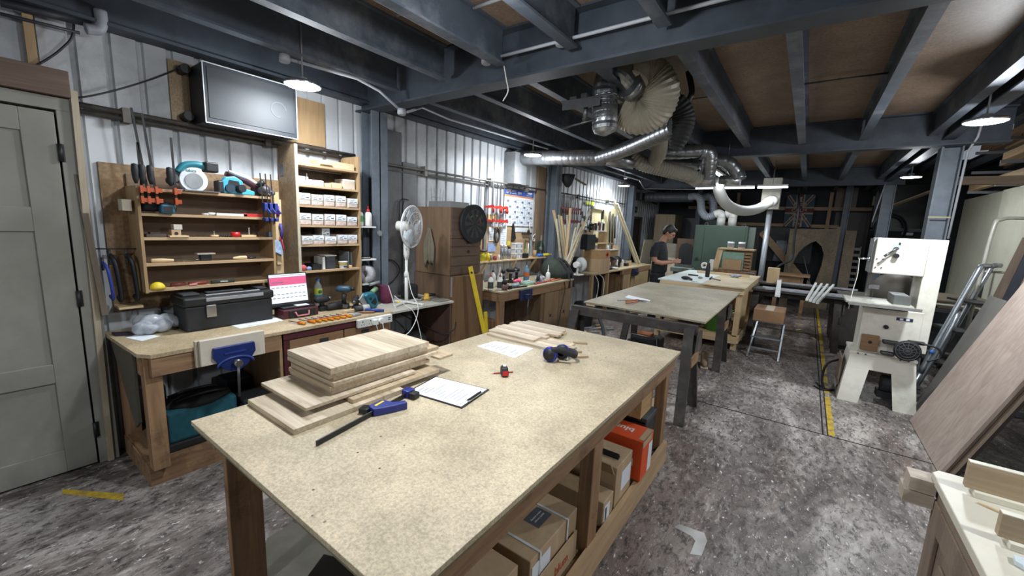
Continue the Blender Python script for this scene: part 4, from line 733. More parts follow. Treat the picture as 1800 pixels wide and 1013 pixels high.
O('tool_case', 'dark case standing behind the teal bag under the bench', 'case', MB().box(-3.6, -3.4, 1.12, 1.28, .141, .42), mat('#1f2a38', .5), bev=.01)
O('tool_case', 'black case with rounded lid, right of the teal bag', 'case', MB().box(-3.3, -3.1, 1.11, 1.29, .141, .36), BLACKR, bev=.012)
t = T('vacuum', 'dark vacuum machine with green knobs under the side table', 'vacuum', (-3.28, 2.8, 0)); P('body', MB().box(-.2, .2, -.2, .15, .05, .36), BLACKR, t, bev=.05); P('head', MB().lathe([(.15, .36), (.14, .45), (.08, .5), (0, .5)], n=20, cap=False), DARK, t)
for i in range(3): P('knob', MB().ell((.21, -.1+.1*i, .32), (.015, .02, .02)), mat('#5a7a6a'), t)
# ---- tall cabinets beyond the fan
t = T('tall_cabinet', 'tall brown wooden cabinet with a dartboard on its front', 'cabinet', (-3.38, 3.4, 0))
cm = wood('#6a4f38', '#7f6148', 'z', .6); cmy = wood('#574231', '#6c5340', 'y', .6)
P('lower_carcass', MB().box(-3.68, -3.09, 3.16, 3.69, .0, 1.085), cm, t, world=True); P('upper_carcass', MB().box(-3.68, -3.12, 3.17, 3.66, 1.09, 1.83), wood('#75593f', '#8a6c4f', 'z'), t, world=True)
P('lower_door', MB().box(-3.09, -3.072, 3.165, 3.685, .02, 1.08), wood('#6f4e30', '#835e3b', 'z'), t, world=True); P('upper_door', MB().box(-3.12, -3.102, 3.175, 3.655, 1.5, 1.825), cmy, t, world=True)
for z0_, z1_ in ((1.41, 1.49), (1.305, 1.4), (1.2, 1.295), (1.1, 1.19)): P('drawer_front', MB().box(-3.12, -3.102, 3.175, 3.655, z0_, z1_), cmy, t, world=True)
P('tape_strip', MB().box(-3.088, -3.07, 3.155, 3.165, .86, 1.08), mat('#a5a6a4', .3, .4), t, world=True); P('knob', MB().cyl((-3.1, 3.42, 1.445), (-3.085, 3.42, 1.445), .01), BLACK, t, world=True); P('knob', MB().cyl((-3.1, 3.44, 1.35), (-3.085, 3.44, 1.35), .014), BLACK, t, world=True)
O('cabinet_top_box', 'dark shallow box lying on top of the brown cabinet', 'box', MB().box(-3.6, -3.25, 3.3, 3.6, 1.831, 1.9), GREYP)
t = T('dartboard', 'round black dartboard with wire spokes hung on the brown cabinet', 'dartboard', (-3.095, 3.49, 1.66))
P('board', MB().cyl((0, 0, 0), (.04, 0, 0), .215, n=40), BLACKR, t)
def wedge(r0, r1, i, x): 
    a0 = (i-.5)*pi/10; a1 = (i+.5)*pi/10; return [(x, r0*math.cos(a0), r0*math.sin(a0)), (x, r1*math.cos(a0), r1*math.sin(a0)), (x, r1*math.cos(a1), r1*math.sin(a1)), (x, r0*math.cos(a1), r0*math.sin(a1))]
m = MB()
for i in range(0, 20, 2): m.add(wedge(.02, .16, i, .0405), [(0, 1, 2, 3)])
P('grey_segments', m, mat('#3a3a3a', .7), t)
m = MB()
for r in (.16, .1, .02): m.tube([(.041, r*math.cos(a*2*pi/30), r*math.sin(a*2*pi/30)) for a in range(30)], .0012, 4, True)
P('wires', m, mat('#55585a', .4, .5), t); m = MB(); m.add(wedge(.095, .105, 4, .0412), [(0, 1, 2, 3)]); m.add(wedge(.095, .105, 7, .0412), [(0, 1, 2, 3)]); P('green_marks', m, mat('#4a9a5a'), t); m = MB(); m.add(wedge(.095, .105, 2, .0412), [(0, 1, 2, 3)]); m.add(wedge(.095, .105, 1, .0412), [(0, 1, 2, 3)]); P('red_marks', m, mat('#a04a4a'), t)
m = MB(); vs = []; nu, nv = 22, 12
for j in range(nv+1):
    v = j/nv; wd = .02+.075*min(1, v*2.2)-.02*v
    for i in range(nu+1):
        u = i/nu*2-1; drop = .44*v*(1-.18*(1-abs(u))*v)+.03*math.sin(u*7)*v; vs.append((-3.42+u*wd, 3.140-.012*math.cos(u*11)*min(1, v*2)-.004, 1.60-drop))
m.add(vs, [(j*(nu+1)+i, (j+1)*(nu+1)+i, (j+1)*(nu+1)+i+1, j*(nu+1)+i+1) for j in range(nv) for i in range(nu)], True)
o = O('cloth', 'grey-brown work cloth hanging on the side of the brown cabinet', 'cloth', m, mat('#77705f', .9, 0, .15, 10, .3)); so = o.modifiers.new('thick', 'SOLIDIFY'); so.thickness = .004
t = T('hook_rail', 'small black hooks on the wall between the column and the cabinet', 'hook', (-3.67, 2.93, 1.6)); P('wires', MB().tube(spline([(0, 0, 0), (0, .01, .25), (0, .05, .3), (.02, .12, .29)]), .005, 6).tube(spline([(0, .05, 0), (0, .05, .2), (.0, .07, .29)]), .005, 6), BLACK, t)
t = T('wire_basket', 'small grey wire hanger on the wall above the fan', 'basket', (-3.6, 3.35, 1.85)); m = MB()
for i in range(5): m.tube([(0, i*.04, 0), (0, -.02+i*.05, .2)], .003, 5)
m.tube([(0, 0, .1), (0, .16, .1)], .003, 5); P('wires', m, GREYP, t)
# spirit level
a = at(847, 583, z=.45); t = T('spirit_level', 'long yellow spirit level leaning against the brown cabinet', 'spirit level', (-2.93, 3.5, .0))
P('body', MB().bar((-2.80, 3.57, .0), (-3.0, 3.37, 1.19), .05, .022, (1, 0, 0)), YELLOW, t, world=True); P('vial_hole', MB().cyl((-2.97, 3.36, 1.13), (-2.96, 3.35, 1.13), .012), BLACK, t, world=True)
O('yellow_batten', 'second short yellow level standing behind the long one', 'spirit level', MB().bar((-2.98, 3.72, 0.0), (-3.04, 3.71, .62), .04, .02, (1, 0, 0)), YELLOW)
# ================================================================ the main table in the foreground and what lies on it
TZ = .86; TX0, TX1, TY0, TY1 = -1.877, -.615, .485, 2.885
t = T('assembly_table', 'big fibreboard-topped assembly table in the foreground', 'table', (-1.25, 1.7, 0))
m = MB(); m.box(TX0, TX1, TY0, TY1, TZ-.018, TZ); P('top', m, MDF, t, world=True, bev=.0015); P('under_sheet', MB().box(TX0+.008, TX1-.006, TY0+.006, TY1-.006, TZ-.034, TZ-.0185), mat_board('#7d7358', 0, 'old_sheet'), t, world=True)
P('side_rail', MB().box(TX1-.055, TX1-.02, TY0+.05, TY1-.05, .74, TZ-.035), OLD, t, world=True); P('side_rail', MB().box(TX0+.03, TX0+.07, TY0+.05, TY1-.05, .74, TZ-.035), OLD, t, world=True)
P('end_rail', MB().box(TX0+.07, TX1-.06, TY0+.06, TY0+.1, .74, TZ-.035), OLDX, t, world=True); P('end_rail', MB().box(TX0+.07, TX1-.06, TY1-.1, TY1-.06, .74, TZ-.035), OLDX, t, world=True)
for x0, x1, y0, y1 in ((TX0+.03, TX0+.065, .57, .70), (TX0+.03, TX0+.065, 2.68, 2.8), (-.72, -.655, 1.60, 1.70), (-.72, -.655, 2.74, 2.83), (-.72, -.655, .60, .7)): P('leg', MB().box(x0, x1, y0, y1, .1 if x0 > -1 else 0, .739), OLDZ, t, world=True, bev=.003)
P('shelf_board', MB().box(-1.45, -.66, .55, 2.83, .15, .165), mat_board('#8c7a58', 0, 'shelf_board'), t, world=True); P('shelf_edge', MB().box(-.66, -.63, .55, 2.85, .05, .2), PLY, t, world=True); P('shelf_foot', MB().box(-1.4, -1.36, .6, 2.8, 0, .149).box(-.72, -.68, .6, 2.8, 0, .149), OLD, t, world=True)
# oak boards
def board(label, x0, x1, y0, y1, z, h=.02, m_=OAK, grp=None, name='oak_board'):
    t_ = _obj(name, MB().box(x0, x1, y0, y1, 0, h).mesh(name, Vector(((x0+x1)/2, (y0+y1)/2, 0))), m_, None, ((x0+x1)/2, (y0+y1)/2, z), None, .001)
    t_['label'] = label; t_['category'] = 'board'; 
    if grp: t_['group'] = grp
    return t_
g = 'stacked oak boards on the main table'; zz = TZ+.0008; r = random.Random(3)
board('wide oak board lying flat, lowest of the stack and sticking out at the near left', -1.87, -1.47, .685, 1.2, zz, .022, grp=g); zz += .0225
board('thin oak board second from the bottom of the stack', -1.87, -1.5, .95, 1.46, zz, .018, OAKE, g); zz += .0185
board('oak board third from the bottom, sliding out towards the near left', -1.93, -1.535, .765, 1.33, zz+.003, .014, grp=g); zz += .0178
st = [(-1.93, -1.56, .9, 1.50), (-1.94, -1.58, .91, 1.53), (-1.93, -1.57, .885, 1.44), (-1.945, -1.575, .90, 1.46), (-1.935, -1.57, .89, 1.43)]
while zz < 1.0:
    i = len([o for o in bpy.data.objects if o.name.startswith('oak_board')]); a = st[i % 5]; h = .0185
    board('oak board in the middle of the stack, %s from the bottom' % ORD[i], *a, zz, h, (OAKE, OAK)[i % 2], g); zz += h+.0004
board('thick oak panel on top of the stack with wavy grain', -1.94, -1.565, .89, 1.445, zz, .028, grp=g)
board('short thin oak strip sticking out at the far end of the stack', -1.62, -1.5, 1.46, 1.56, TZ+.09, .012, OAKE, g)
# loose strips
g = 'narrow oak strips on the far end of the main table'
r = random.Random(5); n = 0
for lay, cnt in ((0, 9), (1, 7)):
    for k in range(cnt):
        x0 = -1.87+r.uniform(-.015, .02); y = 2.26+lay*.05+k*.058; L = (.42+.0*k)+r.uniform(-.03, .05); z = TZ+.0008+lay*.0135
        if lay == 0 and k < 4: L = .64+r.uniform(-.04, .04); x0 += .03
        n += 1; board('narrow oak strip, %s from the near side in the %s layer' % (ORD[k], ('lower', 'upper')[lay]), x0, x0+L, y, y+.054, z, .013, OAKY if k % 2 else OAK, g, 'oak_strip')
for i, (x, y, L, a) in enumerate(((-1.30, 2.48, .09, .1), (-1.22, 2.56, .1, .05), (-1.15, 2.35, .08, .35), (-1.08, 2.28, .1, .3))):
    O('oak_strip', 'short oak offcut beside the ear defenders, %s of four' % ORD[i], 'offcut', MB().cb((0, 0, .0065), (L, .035, .012)), OAKE, (x, y, TZ+.0008), a+.5, g, .001)
# quick clamp
z0 = TZ+.012; t = T('quick_clamp', 'long black bar clamp with blue jaws lying across the main table', 'clamp', at(660, 712, z=TZ))
a = at(556, 780, z=z0); b = at(719, 692, z=z0); P('bar', MB().bar(a, b, .006, .02), BLACK, t, world=True)
d = (b-a).normalized(); n_ = Vector((-d.y, d.x, 0)); c = a.lerp(b, .62)
bm = mat('#1f2c78', .4, 0, .1, 30)
def flat(pts, h0, h1): m = MB(); m.prism([((c+d*u+n_*v).x, (c+d*u+n_*v).y) for u, v in pts], h1-h0, Matrix.Translation((0, 0, h0))); return m
P('body', flat([(-.045, -.012), (-.03, .035), (.03, .03), (.05, .02), (.05, -.03), (.09, -.06), (.08, -.085), (.03, -.06), (-.02, -.03)], TZ+.001, TZ+.034), bm, t, world=True, bev=.004)
P('trigger', flat([(-.05, .02), (.0, .03), (-.02, .07), (-.06, .06)], TZ+.004, TZ+.026), BLACK, t, world=True, bev=.003); P('yellow_label', flat([(-.02, .0), (.035, .004), (.033, .014), (-.018, .012)], TZ+.0342, TZ+.0355), YELLOW, t, world=True)
c = b; P('fixed_jaw', flat([(-.03, -.02), (.02, -.02), (.02, .03), (-.03, .02)], TZ+.001, TZ+.036), bm, t, world=True, bev=.004); P('jaw_pad', flat([(-.03, -.055), (.01, -.055), (.01, -.022), (-.03, -.022)], TZ+.002, TZ+.03), BLACK, t, world=True, bev=.003)
# clipboard
P4 = [at(*p, z=TZ+.001) for p in ((716, 690), (765, 663), (860, 686), (812, 719))]; c = sum(P4, Vector())/4
t = T('clipboard', 'black clipboard with a written sheet on the main table', 'clipboard', c); rel = [p-c for p in P4]
P('board', MB().prism([(p.x, p.y) for p in rel], .004), BLACK, t); P('paper', MB().prism([(p.x*.94, p.y*.94) for p in rel], .0008, Matrix.Translation((0, 0, .0045))), PAPER, t)
m = MB(); r = random.Random(4)
for i in range(11):
    u = .1+i*.075; a = rel[0].lerp(rel[3], u)*.92; b = rel[1].lerp(rel[2], u)*.92; s0 = .08+.12*r.random(); p, q_ = a.lerp(b, s0), a.lerp(b, s0+.15+.5*r.random()); p.z = q_.z = .0057; m.bar(p, q_, .003, .0003)
P('writing', m, mat('#6a7890', .7), t)
a = rel[2].lerp(rel[3], .25)*.93; b = rel[2].lerp(rel[3], .75)*.93; P('metal_clip', MB().bar((a.x, a.y, .009), (b.x, b.y, .009), .02, .006), CHROME, t, bev=.002); m = MB(); m.tube([(a.x, a.y, .014), (a.x*.8+b.x*.2, a.y*.8+b.y*.2+.02, .016), (b.x, b.y, .014)], .003, 6); P('clip_wire', m, BLACK, t)
sheet('white sheet with a handwritten sketch lying beside the oak strips', [(838, 609), (870, 600), (938, 613), (905, 630)], TZ+.0005, lines=7)
# tape measure and pencil
c = at(886, 660, z=TZ); t = T('tape_measure', 'small red and black tape measure on the main table', 'tape measure', (c.x, c.y, TZ+.001), .8)
m = MB(); m.prism([(-.034, 0), (.034, 0), (.034, .035), (.02, .05), (-.02, .05), (-.034, .03)], .036, XP(-.018, 0, 0)); P('case', m, BLACK, t, bev=.006); P('red_side', MB().box(.0185, .021, -.026, .02, .006, .032), mat('#c81f22', .35), t); P('red_front', MB().box(-.014, .014, -.0385, -.0345, .008, .034), mat('#c81f22', .35), t, bev=.001)
P('lock', MB().box(-.008, .008, -.012, .012, .0505, .056), CHROME, t); P('blade_tip', MB().box(-.011, .011, .034, .046, .002, .014), CHROME, t)
a = at(862, 657, z=TZ+.005); b = at(876, 656, z=TZ+.005); c2 = at(907, 654, z=TZ+.02); P_ = MB().tube([a, a+(b-a)*.35], [.0008, .004], 8)
t = T('pencil', 'red and white pencil lying behind the tape measure', 'pencil', a); b = a+(b-a).normalized()*.045; P('tip', MB().tube([a, a+(b-a)*.4], [.0008, .0035], 8), PINE, t, world=True); P('shaft', MB().tube([a+(b-a)*.4, b+(b-a)*1.9], .0037, 8), mat('#a42a2c', .4), t, world=True)
# ear defenders
c = at(967, 625, z=TZ+.04); t = T('ear_defenders', 'black and blue ear defenders lying on the main table', 'ear defenders', (c.x, c.y, TZ+.001), 0)
def cup(p, q):
    Q = Vector(q).to_track_quat('Z', 'Y').to_matrix().to_4x4(); M_ = Matrix.Translation(p) @ Q
    P('ear_cup', MB().lathe([(.028, -.02), (.043, -.016), (.046, 0), (.044, .012), (.036, .024), (.0, .03)], n=24, M=M_, cap=False), BLACK, t); P('blue_ring', MB().lathe([(.0462, -.004), (.047, .0), (.0455, .006)], n=24, M=M_, cap=False).lathe([(.042, .015), (.041, .019), (.037, .0245)], n=24, M=M_, cap=False), mat('#2336c4', .3), t); P('cushion', MB().lathe([(.02, -.035), (.038, -.036), (.041, -.026), (.028, -.02)], n=24, M=M_, cap=False), BLACKR, t)
cup((-.0, -.0, .047), (.25, -.95, .15)); cup((.03, .1, .047), (-.2, .95, .1))
m = MB(); m.tube(spline([(.01, -.01, .07), (.05, -.0, .085), (.11, .05, .06), (.13, .085, .045), (.1, .13, .05), (.05, .12, .055)]), .009, 8, flat=2.0); P('headband', m, BLACKR, t)
P('headband_pivot', MB().cyl((.09, .04, .02), (.11, .03, .045), .008), CHROME, t)
# boxes under the table
def carton(label, x0, x1, y0, y1, z0, h, m_=CARD, parts=(), flap=0):
    t = T('cardboard_box', label, 'box', ((x0+x1)/2, (y0+y1)/2, z0)); P('carton', MB().box(x0, x1, y0, y1, z0, z0+h), m_, t, world=True, bev=.004); return t
t = carton('strapped brown cardboard box with a grey sticker under the main table', -1.15, -.71, 1.19, 1.585, .168, .225)
P('sticker', MB().box(-.86, -.78, 1.36, 1.47, .3935, .395), mat('#5a5f66', .6), t, world=True)
for i, dx in enumerate((-.83, -.812)): text('lettering', ('Revised version', 'delivery quality')[i], .0125, WHITE, t, Vector((dx-.0, 1.415, .3953))-t.location, (0, 0, pi/2))
wm = mat('#cfd2d3', .4)
P('strap', MB().box(-1.15, -.706, 1.25, 1.262, .3935, .396).box(-.7065, -.704, 1.25, 1.262, .17, .396), wm, t, world=True); P('strap', MB().box(-1.15, -.706, 1.48, 1.492, .3935, .396).box(-.7065, -.704, 1.48, 1.492, .17, .396), wm, t, world=True); P('strap', MB().box(-.925, -.91, 1.19, 1.585, .397, .399), wm, t, world=True)
P('label', MB().box(-.7085, -.7065, 1.2, 1.34, .2, .36), LAB, t, world=True); P('barcode', MB().box(-.7063, -.706, 1.215, 1.24, .22, .3).box(-.7063, -.706, 1.3, 1.325, .23, .28), INK, t, world=True); text('lettering', 'blum', .05, mat('#a5432c', .7), t, Vector((-.7085, 1.52, .25))-t.location, (pi/2, 0, pi/2), bold=.001)
t = carton('open brown cardboard box front of the strapped box, nearest the viewer', -1.1, -.72, .72, 1.12, .168, .26); P('flap', MB().box(-1.08, -.9, 1.125, 1.13, .35, .62), CARD, t, world=True); P('torn_flap', MB().cb((-1.0, .71, .45), (.2, .006, .09), (.5, 0, 0)), CARD, t, world=True); m = MB(); P('hand_slot', MB().tube([(-.85+.02*math.cos(a), .92+.02*math.sin(a), .4285) for a in [i*.25 for i in range(13)]], .0012, 5), mat('#4a3826'), t, world=True)
m = MB(); m.box(-.655, -.652, .0, .0, 0, 0) if False else None
t = T('cardboard_sheet', 'cardboard flap with red lettering in front of the strapped box', 'cardboard', (-.69, 1.35, .166)); P('sheet', MB().box(-.698, -.692, 1.14, 1.56, .166, .30), CARD, t, world=True); text('lettering', 'blum', .06, mat('#a5432c', .7), t, Vector((-.6915, 1.42, .225))-t.location, (pi/2, 0, pi/2), bold=.001)
t = carton('small brown cardboard box with a white barcode label beside the table post', -1.0, -.665, 1.80, 1.93, .168, .14); P('label', MB().box(-.6645, -.663, 1.81, 1.88, .19, .28), LAB, t, world=True); P('barcode', MB().box(-.6628, -.6625, 1.82, 1.84, .2, .27), INK, t, world=True)
t = carton('open brown cardboard box holding black drawer runners under the table', -.98, -.665, 1.95, 2.19, .31, .115); t2 = None
P('lower_body', MB().box(-.98, -.665, 1.95, 2.19, .168, .3095), CARD, t, world=True); P('label', MB().box(-.6645, -.663, 2.03, 2.17, .25, .36), LAB, t, world=True); P('raised_flap', MB().cb((-.82, 1.90, .44), (.3, .005, .1), (.6, 0, 0)), CARD, t, world=True)
O('drawer_runners', 'black metal drawer runners lying on the open box', 'runner', MB().box(-.9, -.69, 2.03, 2.055, .4265, .44).box(-.88, -.7, 2.058, 2.075, .4265, .436).box(-.86, -.84, 2.0, 2.09, .44, .446), mat('#35383c', .35, .7), bev=.001)
t = T('orange_box', 'orange box with white lettering under the far right of the main table', 'box', (-.8, 2.35, .168)); P('carton', MB().box(-1.0, -.625, 2.24, 2.44, .21, .46), mat('#d8501f', .6, 0, .06, 10), t, world=True, bev=.003)
P('tape', MB().box(-.66, -.623, 2.26, 2.43, .4605, .462).box(-.6248, -.623, 2.24, 2.4, .42, .462), mat('#b49a7a', .4), t, world=True); P('white_end', MB().box(-.6248, -.6235, 2.36, 2.43, .22, .4), LAB, t, world=True)
text('lettering', 'blum', .075, WHITE, t, Vector((-.79, 2.345, .4606))-t.location, (0, 0, pi), bold=.0015); text('lettering', 'blum', .11, WHITE, t, Vector((-.78, 2.2385, .33))-t.location, (pi/2, 0, 0), bold=.002)
O('support_block', 'plywood block carrying the orange box', 'block', MB().box(-.98, -.66, 2.25, 2.43, .168, .2095), PLY)
t = T('case', 'dark grey plastic case behind the orange box under the table', 'case', (-.85, 2.6, .168)); P('body', MB().box(-1.05, -.69, 2.50, 2.71, .166, .45), DARK, t, world=True, bev=.01); P('lid', MB().box(-1.06, -.685, 2.49, 2.72, .455, .485), mat('#3b4248', .5), t, world=True, bev=.006)
O('chipboard_crate', 'rough wooden block box resting on the dark case', 'crate', MB().box(-1.0, -.72, 2.46, 2.69, .4865, .62), wood('#a8834e', '#c7a062', 'y'), bev=.002)
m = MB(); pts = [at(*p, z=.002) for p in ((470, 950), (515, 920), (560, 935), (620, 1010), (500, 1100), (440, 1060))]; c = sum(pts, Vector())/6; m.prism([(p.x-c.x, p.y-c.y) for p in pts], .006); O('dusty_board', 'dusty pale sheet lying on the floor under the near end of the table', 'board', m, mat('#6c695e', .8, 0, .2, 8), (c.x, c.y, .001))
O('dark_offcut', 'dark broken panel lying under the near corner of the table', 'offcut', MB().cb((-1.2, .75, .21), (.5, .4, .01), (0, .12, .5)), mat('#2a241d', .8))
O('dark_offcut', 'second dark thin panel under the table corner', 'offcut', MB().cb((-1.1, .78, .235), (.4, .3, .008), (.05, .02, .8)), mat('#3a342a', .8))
# ================================================================ sawhorses and sheet table
t0 = None
wb = mat('#3b3733', .7, 0, .25, 12, .1, '#5c554c')
def sawhorse(label, cx, cy, h=.855, w_=1.25, sp=.26, m_=wb, face=OLD):
    t = T('sawhorse', label, 'sawhorse', (cx, cy, 0)); P('top_rail', MB().box(-w_/2, w_/2, -.035, .035, h-.09, h), m_, t, bev=.003)
    for sx_ in (-1, 1):
        for sy in (-1, 1): P('leg', MB().bar((sx_*(w_/2-.02), sy*sp, .0), (sx_*(w_/2-.06), sy*.05, h-.03), .085, .035, (0, 1, 0)), m_, t)
        P('cross_brace', MB().box(sx_*(w_/2-.005)-.012, sx_*(w_/2-.005)+.012, -.13, .13, h-.36, h-.27), face, t)
        P('gusset', MB().prism([(-.09, h-.22), (.09, h-.22), (.06, h-.05), (-.06, h-.05)], .02, XP(sx_*(w_/2+.01), 0, 0)), m_, t)
    return t
sawhorse('dark wooden sawhorse under the near end of the chipboard sheet', -1.32, 3.84); sawhorse('dark wooden sawhorse under the far end of the chipboard sheet', -1.32, 5.6)
for i, x in enumerate((-1.78, -1.3)): O('bearer', 'timber bearer lying across the sawhorses, %s one' % ('left', 'middle')[i], 'timber', MB().box(x-.05, x+.05, 3.92, 6.1, .8555, .874) , PINE)
sh = [at(*p, z=.893) for p in ((1030, 530), (1245, 567))]; x0, x1 = -1.88, -.64; m = MB(); m.prism([(-1.86, 3.92), (-.645, 3.86), (-.655, 6.25), (-1.89, 6.22)], .016, Matrix.Translation((0, 0, .8765)))
O('chipboard_sheet', 'large chipboard sheet laid over the two dark sawhorses', 'board', m, mat_board('#a39a84', 1, 'sheet_board'))
SZ = .893
sheet('white paper lying on the chipboard sheet by the pliers', [(1098, 523), (1105, 519), (1144, 528), (1138, 532)], SZ+.0005, lines=0)
t = T('pliers', 'orange-handled pliers on the chipboard sheet', 'pliers', at(1120, 530, z=SZ+.002)); P('handle', MB().tube(spline([at(1100, 533, z=SZ+.012), at(1112, 532, z=SZ+.012), at(1122, 528, z=SZ+.012)]), .007, 8), mat('#a6502a'), t, world=True); P('handle', MB().tube(spline([at(1100, 530, z=SZ+.012), at(1112, 528, z=SZ+.012), at(1122, 527, z=SZ+.012)]), .007, 8), mat('#a6502a'), t, world=True); P('jaw', MB().tube([at(1122, 528, z=SZ+.012), at(1140, 530, z=SZ+.012)], [.01, .004], 8), IRON, t, world=True)
O('wood_strip', 'thin grey offcut on the left of the pliers on the chipboard sheet', 'strip', MB().bar(at(1086, 528, z=SZ+.004), at(1104, 527, z=SZ+.004), .02, .006), GREYP)
O('spray_tube', 'white tube lying on the sawhorse bearer under the sheet', 'tube', MB().bar((-1.7, 4.08, .74), (-1.35, 4.02, .74), .05, .012), WHITE) if False else None
t = T('work_boots', 'brown work boot standing under the sawhorses, left of the near leg', 'boot', (-1.0, 5.45, 0), .3)
def boot(t, off):
    P('sole', MB().box(off-.045, off+.045, -.14, .13, 0, .03), mat('#a39a86'), t, bev=.012); P('upper', MB().loft([((off, -.02, .03), .045, .12), ((off, .0, .07), .045, .11), ((off, .05, .11), .045, .065), ((off, .06, .17), .048, .06)]), mat('#77664e', .8, 0, .2, 20), t); P('laces', MB().tube([(off+.02*(-1)**i, -.02+.02*i, .1+.013*i) for i in range(6)], .004, 5), BLACK, t)
boot(t, 0); t = T('work_boots', 'second brown work boot right beside the first under the sawhorses', 'boot', (-.87, 5.45, 0), .2); boot(t, 0)
t = T('planing_machine', 'black portable machine with an orange cable on the floor behind the sawhorse', 'power tool', (-1.55, 5.28, 0)); P('body', MB().box(-.18, .18, -.16, .16, .05, .3), BLACKR, t, bev=.04); P('orange_top', MB().box(-.12, .06, -.08, .06, .3, .34), mat('#b0602a'), t, bev=.01); P('wheel', MB().cyl((-.22, -.1, .12), (-.18, -.1, .12), .12, n=24), BLACK, t); P('frame', MB().tube([(.18, -.17, .0), (.16, -.17, .33), (-.16, -.17, .33), (-.18, -.17, .0)], .012), IRON, t); P('cord', MB().tube(spline([(.0, -.18, .1), (.1, -.2, .2), (.2, -.2, .1), (.15, -.22, .01)]), .006), BLACK, t)
t = carton('small cardboard box standing on the floor between the table and the near sawhorse', -.95, -.80, 3.12, 3.3, .001, .3); P('label', MB().box(-.93, -.82, 3.118, 3.1195, .18, .24), LAB, t, world=True)
O('offcut_pile', 'pale wooden offcut block bolted under the sheet by the sawhorse', 'block', MB().box(-1.05, -.95, 3.96, 4.1, .79, .874), PINE) if False else None
# ================================================================ table behind the sheet (second work table)
WZ = .93; t = T('work_table', 'pale-topped pine work table beyond the chipboard sheet', 'table', (-1.2, 7.5, 0))
P('top', MB().box(-1.84, -1.2, 6.5, 8.6, WZ-.018, WZ), mat('#c9d2cf', .5, 0, .08, 12), t, world=True); P('top', MB().box(-1.197, -.62, 6.45, 8.6, WZ-.018, WZ), mat_board('#d0bf9d', 0, 'pale_top'), t, world=True)
P('front_rail', MB().box(-1.8, -.64, 6.5, 6.54, WZ-.11, WZ-.02), PINEX, t, world=True); P('side_rail', MB().box(-.68, -.64, 6.54, 8.58, WZ-.11, WZ-.02), PINE, t, world=True); P('side_rail', MB().box(-1.82, -1.78, 6.54, 8.58, WZ-.11, WZ-.02), PINE, t, world=True)
for x in (-.70, -1.80):
    for y in (6.5, 7.2, 8.0, 8.5): P('leg', MB().box(x-.03, x+.04, y+.04, y+.13, 0.0, WZ-.11), PINEZ, t, world=True)
P('lower_rail', MB().box(-1.8, -.66, 6.5, 6.54, .1, .2), PINEX, t, world=True); P('lower_rail', MB().box(-.665, -.64, 6.54, 8.5, .1, .2), PINE, t, world=True); P('shelf_board', MB().box(-1.8, -.67, 6.54, 8.5, .2, .215), PLY, t, world=True)
t = T('green_tub', 'bright green plastic tub on the lower shelf of the pale table', 'tub', (-.98, 6.75, .216)); P('tub', MB().lathe([(.0, .005), (.16, 0), (.2, .3), (.21, .3), (.21, .32), (.19, .32), (.15, .01)], n=26, cap=False), mat('#5da84a', .4, 0, .08, 8), t)
m = MB(); m.ell((0, 0, .32), (.17, .17, .09)); m.ell((.1, -.1, .33), (.1, .09, .08)); m.ell((.17, -.08, .2), (.04, .05, .13)); o = P('grey_rags', m, mat('#55564f', .9, 0, .3, 12, .6), t); remesh(o, .015, 2)
O('tool_case', 'dark brown case on the lower shelf left of the green tub', 'case', MB().box(-1.5, -1.22, 6.58, 6.9, .216, .5), mat('#3a2a20'), bev=.01)
for i in range(4): O('timber_offcut', 'upright timber offcut on the lower shelf beside the green tub, %s of four' % ORD[i], 'offcut', MB().cb((-.72+.0*i, 6.95+i*.12, .216+.1+.02*i), (.03, .04, .2+.04*i)), PINEZ, group='upright offcuts on the lower shelf')
def on(px, py, z=WZ): p = at(px, py, z=z); return p
# things on the pale table
c = on(1205, 492); t = T('glove', 'black work glove lying on the pale table', 'glove', (c.x, c.y, WZ+.001), .2); m = MB(); m.ell((0, 0, .03), (.07, .045, .028)); 
for i in range(4): m.tube([(.04, -.03+.02*i, .025), (.1, -.045+.028*i, .012)], [.014, .01], 8)
m.tube([(-.02, .03, .02), (.02, .08, .015)], .012, 8); o = P('body', m, BLACKR, t); remesh(o, .006, 2)
for i, ((xa, ya), (xb, yb_), rr, mm, nm, ct) in enumerate((((1210, 484), (1227, 486), .012, BLACK, 'black marker on the pale table behind the glove', 'marker'), ((1215, 495), (1226, 496), .004, CHROME, 'thin steel scriber in front of the black marker', 'scriber'), ((1253, 491), (1266, 494), .009, mat('#6a6d6e'), 'grey tool beside the dark bottle on the pale table', 'tool'), ((1248, 492), (1251, 489), .014, BLACK, 'small black cap beside the dark bottle', 'cap'))):
    O(('marker', 'scriber', 'scraper', 'small_cap')[i], nm, ct, MB().tube([on(xa, ya)+Vector((0, 0, rr)), on(xb, yb_)+Vector((0, 0, rr))], rr, 8), mm)  # the last one is a small loose cap
c = on(1231, 490); m = MB(); m.ell((0, 0, .018), (.04, .025, .018)); O('sanding_pad', 'small grey pad in front of the marker on the pale table', 'pad', m, GREYP, (c.x, c.y, WZ))
c = on(1243, 487); t = T('thermos', 'tall slim black bottle standing on the pale table', 'bottle', (c.x, c.y, WZ)); P('body', MB().lathe([(.033, 0), (.035, .005), (.035, .17), (.026, .2), (.026, .24), (.0, .242)], n=18, cap=False), BLACK, t)
m = MB(); 
for i in range(9): a = i*.7; m.ell((.06*math.cos(a)*(.5+.1*i), .04*math.sin(a), .02+.008*(i % 3)), (.03+.004*(i % 3), .022, .02))
c = on(1292, 488); o = O('polythene', 'crumpled blue-grey polythene lump on the pale table', 'polythene', m, mat('#8f98a8', .4, 0, .35, 30, .5), (c.x, c.y, WZ)); remesh(o, .008, 1)
m = MB()
